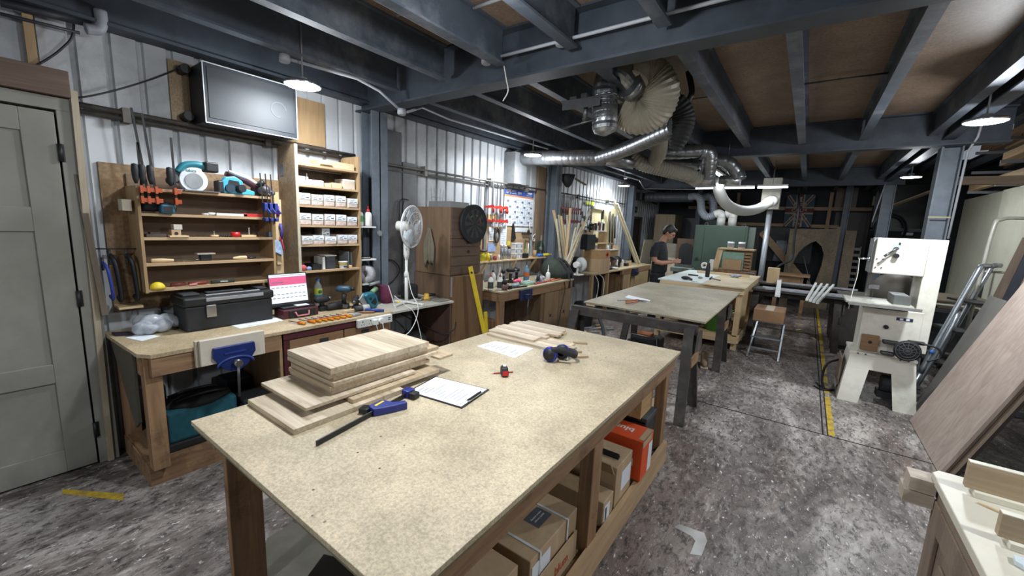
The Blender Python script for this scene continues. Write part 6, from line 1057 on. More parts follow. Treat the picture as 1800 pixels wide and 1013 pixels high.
t = T('shop_vacuum', 'dark vacuum cleaner with a grey hose on the floor beyond the second bench', 'vacuum', (-2.95, 6.2, 0)); P('drum', MB().lathe([(.17, 0.03), (.19, .3), (.18, .33), (.14, .42), (0, .45)], n=22, cap=False), BLACKR, t); P('hose', MB().tube(spline([(.1, -.1, .3), (.3, -.2, .35), (.5, -.35, .2), (.62, -.55, .05), (.5, -.8, .03)]), .025, 10), DARK, t); P('base', MB().cyl((0, 0, 0), (0, 0, .03), .19), GREYP, t)
r = random.Random(17)
for i in range(7): x, y = -2.75+.12*(i % 3)+r.uniform(-.03, .03), 5.9+.09*i; O('floor_offcut', 'scrap of %s on the floor beyond the second bench, %s from the viewer' % (('wood', 'foam')[i % 2], ORD[i]), 'offcut', MB().cb((x, y, .008+.001*i), (.12, .05, .014), (0, 0, r.uniform(0, 3))), (PINE, GREYP)[i % 2], group='scraps on the floor beyond the second bench')
# ================================================================ extraction ducts
def ribbed(pts, r, step=.02, amp=.006, k=14, n=24, flat=None, pat=(0, 1)):
    P_ = spline(pts, k); L = 0; rs = []; out = []
    # resample evenly
    d = [0]
    for a, b in zip(P_, P_[1:]): d.append(d[-1]+(b-a).length)
    N = max(4, int(d[-1]/(step/len(pat)))); j = 0
    for i in range(N+1):
        s_ = d[-1]*i/N
        while j < len(d)-2 and d[j+1] < s_: j += 1
        u = (s_-d[j])/max(1e-9, d[j+1]-d[j]); out.append(P_[j].lerp(P_[j+1], min(1, u))); rr = r(s_/d[-1]) if callable(r) else r; rs.append(rr+amp*pat[i % len(pat)])
    m = MB().tube(out, rs, n)
    if len(pat) == 2: m.sm = [False]*len(m.sm)
    return m
yD = 5.05; SPI = (0, 0, 0, 0, 0, -1)
t = T('spiral_duct', 'long galvanised spiral duct running across under the beams from the left wall', 'duct', (-2.5, yD, 2.4))
a = at(913, 278, y=yD); b = at(1068, 277, y=yD); P('main_run', ribbed([a, a.lerp(b, .5), b], .1, .1, .006, pat=SPI), GALV, t, world=True); P('wall_collar', MB().cyl(a-Vector((.1, 0, 0)), a, .125, n=24), GALV, t, world=True)
c = at(1190, 222, y=3.75); P('branch', ribbed([b-Vector((.12, 0, 0)), b.lerp(c, .4), c], .082, .1, .006, pat=SPI), GALV, t, world=True); d = at(1115, 287, y=5.2); P('tee_stub', MB().tube([b, d], [.1, .08], 20), GALV, t, world=True)
t = T('flex_hose', 'cream ribbed flexible hose bent in a wide fan under the first beam', 'hose', tuple(at(1140, 165, y=3.5)))
e0 = at(1112, 152, y=3.3); cc = at(1120, 195, y=3.45)
arcp = [at(1108, 148, y=3.28), at(1135, 138, y=3.45), at(1160, 152, y=3.62), at(1170, 178, y=3.72), at(1168, 205, y=3.75)]
P('hose', ribbed([at(1112, 152, y=3.26), at(1122, 138, y=3.34), at(1142, 140, y=3.40), at(1156, 160, y=3.44), at(1148, 188, y=3.48), at(1124, 200, y=3.48), at(1100, 190, y=3.45)], lambda u: .11+.05*min(1, u*4), .019, .011, 16, 32), mat('#a39c8c', .45, 0, .08, 20), t, world=True); P('collar', MB().tube([at(1104, 146, y=3.22), at(1116, 154, y=3.3)], .108, 24), GALV, t, world=True)
m = MB()
for k in range(9):
    an = 2*pi*k/9; pts = []
t2 = T('duct_elbow', 'silver foil-taped duct elbow hanging down beside the ribbed hose', 'duct', tuple(at(1063, 200, y=3.2)))
P('pipe', ribbed([at(1063, 228, y=3.2), at(1063, 190, y=3.2), at(1065, 150, y=3.2), at(1076, 128, y=3.2), at(1094, 130, y=3.22), at(1112, 150, y=3.3)], .098, .05, .003), GALV, t2, world=True); P('foil_end', MB().tube([at(1063, 185, y=3.2), at(1063, 215, y=3.2), at(1063, 232, y=3.2), at(1064, 238, y=3.2)], [.101, .1, .085, .02], 22), SILV, t2, world=True); P('band_clamp', MB().tube([at(1063, 170, y=3.2), at(1063, 172, y=3.2)], .106, 22), CHROME, t2, world=True)
a = at(1000, 187, y=3.2); b = at(1088, 180, y=3.2); t = T('blast_gate', 'steel blast gate plate fixed across the hanging duct elbow', 'gate', tuple(a)); P('plate', MB().box(a.x, b.x, 3.06, 3.30, a.z-.006, a.z+.006), IRON, t, world=True, bev=.004); P('side_plate', MB().box(a.x+.02, a.x+.35, 3.055, 3.06, a.z-.07, a.z-.01), IRON, t, world=True); P('latch', MB().box(a.x+.06, a.x+.12, 3.1, 3.2, a.z+.007, a.z+.04).box(a.x+.15, a.x+.2, 3.12, 3.18, a.z+.007, a.z+.06), IRON, t, world=True); P('valve', MB().cyl((a.x+.2, 3.12, a.z-.16), (a.x+.2, 3.12, a.z-.01), .018).cyl((a.x+.0, 3.1, a.z-.2), (a.x+.3, 3.1, a.z-.16), .008), IRON, t, world=True)
P('hanger', MB().cyl((a.x+.3, 3.2, a.z), (a.x+.3, 3.2, 3.04), .005), IRON, t, world=True)
t = T('black_hose', 'black flexible bend with a grip handle behind the ribbed hose', 'hose', tuple(at(1195, 220, y=3.75)))
P('bend', ribbed([at(1176, 172, y=3.7), at(1192, 185, y=3.75), at(1199, 210, y=3.8), at(1194, 240, y=3.8), at(1187, 262, y=3.8)], lambda u: .05+.05*math.sin(u*pi), .03, .007), BLACKR, t, world=True); P('handle', MB().tube(spline([at(1196, 185, y=3.78), at(1208, 178, y=3.8), at(1216, 160, y=3.8), at(1210, 126, y=3.8)]), .024, 10), BLACK, t, world=True)
P('silver_stub', MB().tube([at(1160, 205, y=3.75), at(1190, 225, y=3.8)], .07, 20), GALV, t, world=True); P('hanger', MB().cyl(at(1210, 126, y=3.8), at(1210, 126, y=3.8)+Vector((0, 0, .3)), .004), BLACK, t, world=True)
t = T('flex_hose', 'grey-cream ribbed hose sagging from the spiral duct towards the far beam', 'hose', tuple(at(1180, 300, y=6)))
P('hose', ribbed([at(1112, 276, y=5.2), at(1130, 288, y=5.25), at(1170, 298, y=5.45), at(1210, 308, y=5.7), at(1228, 318, y=5.8)], .085, .035, .011), mat('#8f8b80', .5, 0, .1, 20), t, world=True)
t = T('flex_hose', 'short vertical ribbed hose dropping behind the fan-shaped hose', 'hose', tuple(at(1150, 265, y=5))); P('hose', ribbed([at(1158, 222, y=4.6), at(1160, 245, y=4.8), at(1158, 268, y=5.1), at(1150, 285, y=5.3)], .08, .03, .01), mat('#807c70', .5, 0, .1, 20), t, world=True)
t = T('spiral_duct', 'spiral duct running right behind the hoses to a foil-taped elbow', 'duct', tuple(at(1200, 270, y=6.0)))
P('upper_run', ribbed([at(1160, 269, y=5.6), at(1200, 268, y=5.7), at(1238, 265, y=5.8)], .085, .1, .006, pat=SPI), GALV, t, world=True); P('elbow', ribbed([at(1232, 266, y=5.8), at(1245, 270, y=5.85), at(1245, 290, y=5.9), at(1242, 322, y=6.0)], .1, .06, .005, pat=SPI), GALV, t, world=True); P('foil_sleeve', MB().tube([at(1241, 298, y=6.0), at(1239, 328, y=6.0)], [.11, .13], 22), SILV, t, world=True)
P('lower_run', ribbed([at(1166, 284, y=6.1), at(1200, 288, y=6.15), at(1238, 290, y=6.2)], .08, .1, .006, pat=SPI), GALV, t, world=True); P('right_branch', ribbed([at(1250, 280, y=6.1), at(1280, 286, y=6.15), at(1296, 305, y=6.2), at(1300, 316, y=6.2)], .085, .1, .006, pat=SPI), GALV, t, world=True); P('branch_end', MB().tube([at(1265, 316, y=6.2), at(1302, 318, y=6.2)], .06, 18), SILV, t, world=True)
for y_, px, py in ((5.7, 1200, 258), (6.15, 1280, 280)): q_ = at(px, py, y=y_); P('hanger', MB().cyl(q_, (q_.x, q_.y, 3.05), .005, n=6), IRON, t, world=True)
t = T('white_hose', 'smooth white hose hanging in a loop in front of the boxed post', 'hose', tuple(at(1300, 365, y=7.8)))
P('hose', MB().tube(spline([at(1266, 318, y=7.6), at(1264, 335, y=7.6), at(1276, 358, y=7.8), at(1300, 370, y=8.2), at(1330, 368, y=8.8), at(1356, 354, y=9.4)], 10), .088, 20), mat('#a5a6a2', .5, 0, .05, 6), t, world=True); P('collar', MB().tube([at(1266, 322, y=7.6), at(1268, 312, y=7.6)], .1, 20), GREYP, t, world=True); P('end_cuff', MB().tube([at(1350, 357, y=9.3), at(1360, 352, y=9.45)], .1, 18), WHITE, t, world=True); P('hanger', MB().cyl(at(1275, 315, y=7.6), at(1275, 315, y=7.6)+Vector((0, 0, .5)), .006), IRON, t, world=True)
# ================================================================ far end of the hall
GM = T('wide_belt_sander', 'big dark green machine cabinet with a split front in the far middle', 'machine', (-1.6, 10.5, 0))
P('cabinet', MB().box(-2.1, -1.05, 9.95, 11.0, .15, 1.84), GREEN, GM, world=True, bev=.01); P('door', MB().box(-1.9, -1.1, 9.94, 9.949, .8, 1.82), GREEN, GM, world=True, bev=.002); P('side_door', MB().box(-2.06, -1.91, 9.94, 9.949, 1.05, 1.82), GREEN, GM, world=True); P('base', MB().box(-2.05, -1.1, 9.98, 10.95, 0, .149), DARK, GM, world=True)
P('side_column', MB().box(-1.049, -.92, 10.0, 10.9, .15, 1.82), mat('#5b655e', .5), GM, world=True); P('door_handle', MB().box(-2.03, -1.98, 9.925, 9.939, 1.05, 1.11), BLACK, GM, world=True)
for px in (1242, 1309): q_ = at(px, 393, y=10.1); P('lifting_eye', MB().tube([(q_.x+.03*math.cos(a), 10.1, 1.86+.03*math.sin(a)) for a in [i*pi/8 for i in range(17)]], .008, 6), IRON, GM, world=True)
for i, px in enumerate((1267, 1287)):
    q_ = at(px, 392, y=10.15); P('outlet', MB().tube([(q_.x, 10.15, 1.84), (q_.x, 10.15, 2.02)], .085, 20), mat('#b5b5b0'), GM, world=True)
    t = T('flex_hose', 'ribbed hose rising from the %s outlet on the green machine' % ('left', 'right')[i], 'hose', (q_.x, 10.15, 2.03)); P('cuff', MB().tube(spline([(q_.x, 10.15, 2.021), (q_.x, 10.15, 2.07), (q_.x-.06, 10.15, 2.11), (q_.x-.14, 10.15, 2.08)]), .085, 18), mat('#c2c2be', .5), t, world=True)
    P('hose', ribbed([(q_.x-.12, 10.15+.2*i, 2.09), (q_.x-.3, 10.2+.2*i, 2.02), (q_.x-.45, 10.3+.2*i, 2.15), (q_.x-.52, 10.4+.2*i, 2.4), (q_.x-.62, 10.45+.2*i, 2.5), (q_.x-.8, 10.5+.2*i, 2.5)], .078, .035, .009), mat('#7d848c', .5, 0, .1, 20), t, world=True)
t = T('dust_duct', 'dark horizontal duct feeding the two hoses above the green machine', 'duct', (-2.9, 10.6, 2.4)); P('duct', ribbed([(-3.5, 10.6, 2.5), (-3.0, 10.6, 2.5), (-2.35, 10.6, 2.5)], .12, .1, .004), mat('#43484e', .5, .3), t, world=True); P('hanger', MB().cyl((-2.9, 10.6, 2.6), (-2.9, 10.6, 3.04), .006), IRON, t, world=True)
# cans on stack of boards in front of the machine
t = T('board_rack', 'stacked pieces of board leaning in front of the green machine', 'rack', (-1.1, 9.1, 0)); P('stand', MB().box(-1.45, -.75, 8.85, 9.3, .0, .97), OLDZ, t, world=True); P('top_board', MB().box(-1.42, -.8, 8.85, 9.3, 1.36, 1.385), PLY, t, world=True); P('front_board', MB().box(-1.3, -.98, 8.84, 8.86, .98, 1.18), mat('#a08460'), t, world=True); P('glass_panel', MB().box(-1.32, -.95, 8.87, 8.89, .98, 1.32), mat('#7d9a8c', .3), t, world=True); P('left_upright', MB().cb((-1.40, 8.88, 1.16), (.1, .03, .38), (0, .12, 0)), PINEZ, t, world=True); P('back', MB().box(-1.3, -.85, 9.0, 9.25, .98, 1.355), PLYZ, t, world=True)
for k in range(6): P('edge_strip', MB().box(-.94, -.84+.02*(k % 2), 8.85, 8.99, .985+k*.06, 1.025+k*.06), OLD, t, world=True)
for i, px in enumerate((1284, 1303)):
    x = xat(px, 9.0, 1.45); t = T('paint_tin', ['white paint tin on the board stack, left one', 'pale paint tin with a wide label on the board stack, right one'][i], 'tin', (x, 9.05, 1.386)); P('tin', MB().lathe([(.06, 0), (.06, .13)], n=20), mat('#b9bdc0', .4, .1), t); P('label', MB().lathe([(.0605, .03), (.061, .1)], n=20, cap=False), (mat('#8a8d96'), mat('#6f6a70'))[i], t); P('lid', MB().lathe([(.05, .131), (.05, .137)], n=20), IRON, t)
O('sawn_plank', 'flat timber plank lying at the back edge of the far table', 'plank', MB().box(-1.5, -.8, 8.62, 8.8, .94, .97), PINEX) if False else None
# framing on the back wall, flag sign
BT = wood('#8b6c48', '#a98a60', 'x'); BTZ = wood('#8b6c48', '#a98a60', 'z')
k_ = 0
for (x0, x1, z) in ((-2.9, .3, 2.36), (-2.9, .55, 1.94), (.3, 1.1, 2.36)): O('wall_batten', 'horizontal timber batten on the dark far wall, %s' % ('upper long one', 'lower long one', 'short one at the right')[k_], 'batten', MB().box(x0, x1, YB-.05, YB-.001, z-.04, z+.04), BT, group='timber battens on the dark far wall'); k_ += 1
for i, x in enumerate((-2.3, -1.65, .32)): O('wall_batten', 'upright timber batten on the dark far wall, %s from the left' % ORD[i], 'batten', MB().box(x-.035, x+.035, YB-.1, YB-.051, 1.6, 2.75), BTZ, group='timber battens on the dark far wall')
O('wall_batten', 'diagonal timber brace on the dark far wall behind the hose', 'batten', MB().bar((-2.4, YB-.14, 2.5), (-1.6, YB-.14, 1.9), .06, .04), BT)
O('timber_plank', 'long timber plank leaning diagonally right of the green machine', 'plank', MB().bar((-1.0, 12.25, 1.75), (.45, 12.25, .12), .16, .04, (0, 1, 0)), wood('#a5825a', '#bd9b70', 'x'))
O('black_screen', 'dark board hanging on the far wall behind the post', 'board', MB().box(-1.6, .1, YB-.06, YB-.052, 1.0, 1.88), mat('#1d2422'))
t = T('flag_sign', 'union flag poster with faded slogan lettering on the far wall', 'sign', (-.28, YB-.06, 1.9)); W_, H_ = .58, .8
P('panel', MB().box(-W_/2, W_/2, -.02, 0, 0, H_), mat('#233a4a', .6, 0, .15, 8), t)
def fl(pts, y, m_, nm): m = MB(); m.prism(pts, .0015, Matrix.Translation((0, -.02-y, 0)) @ Matrix.Rotation(pi/2, 4, 'X')); P(nm, m, m_, t)
CR = mat('#8f8a79', .7, 0, .1, 10); RR = mat('#5f1f28', .7, 0, .12, 10)
def dg(wd, m_, y, nm):
    for s_ in (1, -1):
        a = Vector((-W_/2*s_, 0)); b = Vector((W_/2*s_, H_)); d = (b-a).normalized(); n_ = Vector((-d.y, d.x))*wd/2
        q = [a+n_, a-n_, b-n_, b+n_]; q = [(max(-W_/2, min(W_/2, v.x)), max(0, min(H_, v.y))) for v in q]; fl(q, y, m_, nm)
dg(.15, CR, .001, 'white_diagonal'); dg(.05, RR, .003, 'red_diagonal')
fl([(-.09, 0), (.09, 0), (.09, H_), (-.09, H_)], .005, CR, 'white_cross'); fl([(-W_/2, .32), (W_/2, .32), (W_/2, .5), (-W_/2, .5)], .0066, CR, 'white_cross'); fl([(-.055, 0), (.055, 0), (.055, H_), (-.055, H_)], .0085, RR, 'red_cross'); fl([(-W_/2, .36), (W_/2, .36), (W_/2, .46), (-W_/2, .46)], .0102, RR, 'red_cross')
for s_, z, q in (('KEEP', .55, .11), ('CALM', .41, .11), ('AND', .30, .06), ('CARRY', .2, .11), ('ON', .07, .11)): text('lettering', s_, q, mat('#a5a08f', .7), t, (0, -.034, z), (pi/2, 0, 0), .001, sx=1.1)
m = MB(); m.prism(circ(16, .035, 0, .69)+[], .0015, Matrix.Translation((0, -.033, 0)) @ Matrix.Rotation(pi/2, 4, 'X')); m.prism([(-.045, .62), (.045, .62), (.02, .67), (-.02, .67)], .0015, Matrix.Translation((0, -.033, 0)) @ Matrix.Rotation(pi/2, 4, 'X')); m.prism([(-.03, .72), (.03, .72), (.035, .75), (0, .735), (-.035, .75)], .0015, Matrix.Translation((0, -.033, 0)) @ Matrix.Rotation(pi/2, 4, 'X')); P('emblem', m, mat('#a5a08f', .7), t)
# arch templates
mdf2 = mat_board('#8b7a62', 0, 'arch_mdf', 40)
def ppoly(name, label, cat, px, y, th, m_): return O(name, label, cat, MB().prism([(at(u, v, y=y).x, max(.001, at(u, v, y=y).z)) for u, v in px], th, Matrix.Translation((0, y+th, 0)) @ Matrix.Rotation(pi/2, 4, 'X')), m_)
ppoly('arch_template', 'large brown panel with a pointed arch cut-out leaning on the far wall', 'panel', [(1362, 580), (1389, 403), (1471, 403), (1471, 399), (1479, 399), (1446, 580), (1405, 580), (1412, 530), (1421, 513), (1434, 493), (1444, 467), (1448, 447), (1444, 433), (1434, 424), (1424, 428), (1413, 435), (1404, 444), (1398, 454), (1393, 466), (1391, 478), (1388, 500), (1376, 580)], 11.9, .02, mdf2)
ppoly('arch_offcut', 'thin curved brown offcut hanging over the left of the arch panel', 'panel', [(1386, 440), (1388, 412), (1402, 412), (1416, 417), (1428, 424), (1412, 433), (1400, 446), (1392, 462), (1388, 480), (1384, 480)], 11.87, .018, mat_board('#94836b', 0, 'arch_mdf2', 40))
O('brown_panel', 'tall narrow brown panel leaning right of the arched panel', 'panel', MB().cb((.77, 12.05, .93), (.2, .02, 1.86), (-.12, 0, 0)), mdf2)
O('thin_rod', 'thin metal rod leaning behind the arch opening', 'rod', MB().cyl((-.05, 12.3, 1.2), (.35, 12.2, .0), .008), GREYP)
t = T('white_rack', 'pale slatted frame with dark slots leaning right of the arch panels', 'rack', (.88, 12.2, 0)); P('frame', MB().box(.77, .79, 12.18, 12.22, 0, 1.5).box(.98, 1.0, 12.18, 12.22, 0, 1.5), mat('#7d7b74'), t, world=True)
for i in range(10): P('slat', MB().box(.79, .98, 12.19, 12.21, .15+i*.14, .21+i*.14), mat('#8f8d86'), t, world=True)
O('hanging_cloth', 'white cloth or bag hanging on the far wall left of the arch', 'cloth', MB().loft([((-.55, YB-.12, 1.55), .12, .03), ((-.53, YB-.14, 1.4), .13, .05), ((-.56, YB-.14, 1.15), .12, .05), ((-.57, YB-.12, 1.02), .13, .02)], 16), mat('#a2a9b5', .7, 0, .2, 16, .3))
cable('thick black hose dangling in front of the arch panel down to the far table', [at(1404, 331, y=10.34), at(1404, 345, y=10.2), at(1404, 370, y=9.6), at(1396, 420, y=9.6), at(1392, 455, y=9.6), at(1372, 466, y=9.4), at(1356, 480, y=9.2)], .02, BLACKR, 'hanging_hose')
t = T('coiled_hose', 'dark coil of hose hanging on the far right wall board', 'hose', (1.45, YB-.12, 1.9))
for k in range(5): P('loop', MB().tube([(.28*math.cos(a)*(1-.05*k), -.03*k, .35*math.sin(a)*(1-.04*k)) for a in [i*2*pi/28 for i in range(28)]], .012, 6, True), mat('#2a2c30', .6), t)
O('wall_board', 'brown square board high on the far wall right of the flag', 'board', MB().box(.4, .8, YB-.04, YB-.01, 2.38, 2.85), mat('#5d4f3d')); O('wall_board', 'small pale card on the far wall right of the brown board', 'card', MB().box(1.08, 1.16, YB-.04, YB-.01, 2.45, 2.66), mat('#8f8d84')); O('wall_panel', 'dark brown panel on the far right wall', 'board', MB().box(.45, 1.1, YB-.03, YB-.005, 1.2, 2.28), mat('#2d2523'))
# sheets, wardrobe, far left
O('wardrobe', 'tall pale brown wooden cupboard carcass by the far left wall', 'cupboard', MB().box(-3.4, -2.9, 11.2, 12.0, 0, 2.1).box(-3.38, -2.88, 11.18, 11.199, .02, 2.08), wood('#7c6a50', '#94805f', 'z'))
t = O('leaning_sheet', 'pale board with a white note leaning by the dark far doorway', 'board', MB().cb((-3.3, 10.3, .72), (.02, .8, 1.44), (0, .12, 0)), mat('#8c8672')); O('leaning_sheet', 'grey-beige board with a pale square leaning in front of the wardrobe', 'board', MB().cb((-2.95, 10.75, .68), (.6, .02, 1.36), (-.1, 0, 0)), mat('#8f8878')); O('leaning_sheet', 'large pale plywood sheet standing behind the worker', 'board', MB().cb((-2.75, 9.95, .52), (.55, .02, 1.05), (-.08, 0, 0)), mat('#a89d88'))
d2 = ST('door_2', MB().box(XW+.0, XW+.04, 9.95, 10.85, .0, 1.95), mat('#221a1c', .6)); P('frame', MB().box(XW+.04, XW+.07, 9.9, 9.95, 0, 2.0).box(XW+.04, XW+.07, 10.85, 10.9, 0, 2.0).box(XW+.04, XW+.07, 9.9, 10.9, 1.95, 2.0), mat('#3a3032'), d2)
t = T('exit_sign', 'small dark green sign above the far doorway', 'sign', (XW+.03, 10.4, 2.1)); P('plate', MB().box(0, .01, -.15, .15, 0, .15), mat('#26332c'), t); P('symbol', MB().box(.0105, .012, -.11, .0, .045, .1).box(.0105, .012, .03, .11, .05, .095), mat('#5a7a68'), t)
O('leaning_sheet', 'dark glazed arched door leaf leaning behind the worker', 'panel', MB().box(-2.65, -2.15, 10.7, 10.72, .0, 1.5), mat('#6b5442')); O('glass_panel', 'dark grey arched pane in the brown door leaf', 'panel', MB().prism([(-2.58, .7), (-2.24, .7), (-2.24, 1.25), (-2.3, 1.36), (-2.42, 1.4), (-2.54, 1.36), (-2.58, 1.25)], .004, Matrix.Translation((0, 10.698, 0)) @ Matrix.Rotation(pi/2, 4, 'X')), mat('#34383b', .3))
O('grey_sheet', 'big grey board with smears standing on the far wall behind the worker', 'board', MB().box(-3.0, -1.9, 12.3, 12.32, 0, 2.05), mat('#55585a', .5, 0, .2, 4)); O('dark_post', 'slim dark blue post behind the worker', 'post', MB().box(-2.55, -2.43, 11.9, 12.0, 0, 3.04), mat('#313a4a'))
t = T('side_machine', 'grey-green low machine bed in front of the worker', 'machine', (-1.95, 8.9, 0)); P('bed', MB().box(-2.25, -1.85, 8.75, 9.1, .85, .93), mat('#6d7a70', .5), t, world=True); P('stand', MB().box(-2.2, -1.9, 8.8, 9.05, 0, .849), mat('#3d4a44'), t, world=True); P('fence', MB().box(-2.22, -1.88, 9.0, 9.03, .931, .99), IRON, t, world=True)
# ================================================================ the worker
px_ = Vector((-2.17, 7.6, 0)); t = T('person', 'person in black T-shirt and dark trousers standing at the pale table, looking at their hands', 'person', px_, 0)
# local frame: facing +x (towards the table), y across the shoulders
SKm = SKIN
def chain(m, pts, rs, n=14): m.tube(pts, rs, n)
b = MB()
head = Vector((.135, 0, 1.60)); Mh = Matrix.Rotation(.55, 4, 'Y')
b.ell(head, (.093, .074, .112), 20, 14, Mh); b.ell(head+Mh @ Vector((.03, 0, -.06)), (.066, .052, .062), 16, 10, Mh)
b.ell(head+Mh @ Vector((.102, 0, -.02)), (.018, .013, .026), 10, 8, Mh); b.ell(head+Mh @ Vector((.088, 0, .025)), (.016, .04, .012), 10, 8, Mh); b.ell(head+Mh @ Vector((.084, 0, -.062)), (.014, .024, .012), 10, 8, Mh); b.ell(head+Mh @ Vector((.07, 0, -.098)), (.022, .024, .018), 10, 8, Mh)
for s_ in (-1, 1): b.ell(head+Mh @ Vector((-.005, s_*.076, -.01)), (.018, .01, .03), 10, 8, Mh); b.ell(head+Mh @ Vector((.07, s_*.04, -.028)), (.02, .02, .018), 10, 8, Mh)
chain(b, [(.02, 0, 1.40), (.05, 0, 1.47), (.1, 0, 1.545)], [.062, .056, .056])
b.loft([((0, 0, 1.42), .07, .09), ((-.01, 0, 1.38), .09, .17), ((0, 0, 1.25), .115, .175), ((.02, 0, 1.08), .115, .155), ((.02, 0, .98), .11, .155), ((0, 0, .88), .11, .165), ((0, 0, .80), .09, .15)])
for s_ in (-1, 1):
    chain(b, [(-.01, s_*.17, 1.37), (-.03, s_*.215, 1.28), (-.02, s_*.225, 1.17), (.0, s_*.22, 1.09)], [.058, .054, .048, .044]); chain(b, [(.0, s_*.22, 1.09), (.1, s_*.18, 1.07), (.22, s_*.1, 1.09), (.265, s_*.075, 1.10)], [.044, .043, .032, .026])
    # palm, thumb, fingers curled round the small piece held
    b.ell((.30, s_*.058, 1.108), (.045, .026, .036), 14, 8)
    for k, (dz, L) in enumerate(((.026, 1.0), (.008, 1.12), (-.01, 1.05), (-.027, .85))):
        chain(b, [(.33, s_*.062, 1.112+dz), (.352+.004*L, s_*.05, 1.116+dz), (.362*1, s_*(.05-.024*L), 1.114+dz), (.352, s_*(.05-.037*L), 1.108+dz)], [.0095, .009, .0085, .0075], 8)
    chain(b, [(.285, s_*.04, 1.135), (.31, s_*.03, 1.15), (.335, s_*.02, 1.148)], [.011, .0105, .009], 8)
    chain(b, [(.0, s_*.09, .86), (.01, s_*.1, .7), (.02, s_*.1, .5), (.0, s_*.1, .45), (-.01, s_*.1, .3), (-.02, s_*.1, .09)], [.095, .088, .062, .06, .056, .04]); b.ell((.03, s_*.1, .05), (.11, .045, .045))
body = P('body', b, SKm, t); remesh(body, .0065, 4)
sh_ = MB(); sh_.loft([((.01, 0, 1.44), .066, .078), ((0, 0, 1.42), .09, .13), ((-.01, 0, 1.385), .108, .185), ((-.0, 0, 1.26), .132, .192), ((.02, 0, 1.08), .135, .175), ((.02, 0, .96), .13, .175), ((.01, 0, .90), .135, .185)])
for s_ in (-1, 1): chain(sh_, [(-.01, s_*.15, 1.385), (-.02, s_*.205, 1.32), (-.03, s_*.23, 1.24), (-.025, s_*.238, 1.17)], [.068, .072, .069, .066])
o = P('t_shirt', sh_, NAVY, t); remesh(o, .009, 3)
tr = MB(); tr.loft([((.01, 0, .97), .122, .165), ((.0, 0, .88), .125, .18), ((-.01, 0, .78), .115, .175)])
for s_ in (-1, 1): chain(tr, [(.0, s_*.09, .86), (.01, s_*.1, .7), (.02, s_*.1, .5), (.0, s_*.1, .3), (-.01, s_*.1, .1), (-.01, s_*.1, .06)], [.108, .102, .082, .075, .068, .07])
o = P('trousers', tr, mat('#15171c', .9, 0, .2, 30), t); remesh(o, .011, 3)
hr = MB(); hr.ell(head+Mh @ Vector((-.02, 0, .035)), (.098, .088, .1), 20, 14, Mh); hr.ell(head+Mh @ Vector((-.05, 0, -.01)), (.066, .082, .08), 16, 10, Mh); hr.ell(head+Mh @ Vector((.06, 0, .085)), (.04, .06, .028), 12, 8, Mh)
for s_ in (-1, 1): hr.ell(head+Mh @ Vector((.0, s_*.062, .03)), (.05, .024, .05), 12, 8, Mh)
o = P('hair', hr, mat('#1d1a1a', .6, 0, .35, 60, .3), t); remesh(o, .006, 2)
g_ = MB()
for s_ in (-1, 1): g_.tube([head+Mh @ Vector((.097, s_*(.034+.024*math.cos(a)), .0+.016*math.sin(a))) for a in [i*2*pi/14 for i in range(14)]], .0028, 6, True); g_.tube([head+Mh @ Vector((.095, s_*.06, .004)), head+Mh @ Vector((.0, s_*.082, .0))], .0028, 6)
g_.tube([head+Mh @ Vector((.1, -.01, .004)), head+Mh @ Vector((.1, .01, .004))], .0028, 6); P('glasses', g_, BLACK, t)
for s_ in (-1, 1): sb = MB(); sb.ell((.045, s_*.1, .052), (.135, .056, .058), 16, 10); sb.v = [Vector((v.x, v.y, max(v.z, .0))) for v in sb.v]; P('shoe', sb, BLACKR, t)
t.scale = (1.03, 1.03, 1.03)
P('wristwatch', MB().tube([(.24+.003*math.cos(a), -.088+.031*math.cos(a)*.9, 1.095+.031*math.sin(a)) for a in [i*2*pi/16 for i in range(16)]], .006, 6, True), IRON, t)
O('small_part', 'small pale piece held between the worker\'s fingers', 'part', MB().cb((-2.17+.345, 7.6, 1.145), (.03, .03, .04)), PINE)
# ================================================================ right side: bandsaw
CREAM = mat('#dedcd0', .45, 0, .05, 6, .01, '#b5b4a4'); CRD = mat('#b9b9a9', .5, 0, .05, 6, .01)
B = T('bandsaw', 'tall cream-white bandsaw on a splayed stand beside the yellow floor line', 'bandsaw', (.76, 5.62, 0))
y0, y1 = 5.42, 5.82
def frus(b0, b1, z0, z1): # frustum from rectangles (x0,x1,y0,y1)
    m = MB(); v = [(b0[0], b0[2], z0), (b0[1], b0[2], z0), (b0[1], b0[3], z0), (b0[0], b0[3], z0), (b1[0], b1[2], z1), (b1[1], b1[2], z1), (b1[1], b1[3], z1), (b1[0], b1[3], z1)]
    return m.add(v, [(0, 3, 2, 1), (4, 5, 6, 7), (0, 1, 5, 4), (1, 2, 6, 5), (2, 3, 7, 6), (3, 0, 4, 7)])
tp = (.50, 1.0, 5.40, 5.84); bt = (.45, 1.06, 5.34, 5.95)
def lerp4(u): return [a+(b-a)*u for a, b in zip(bt, tp)]
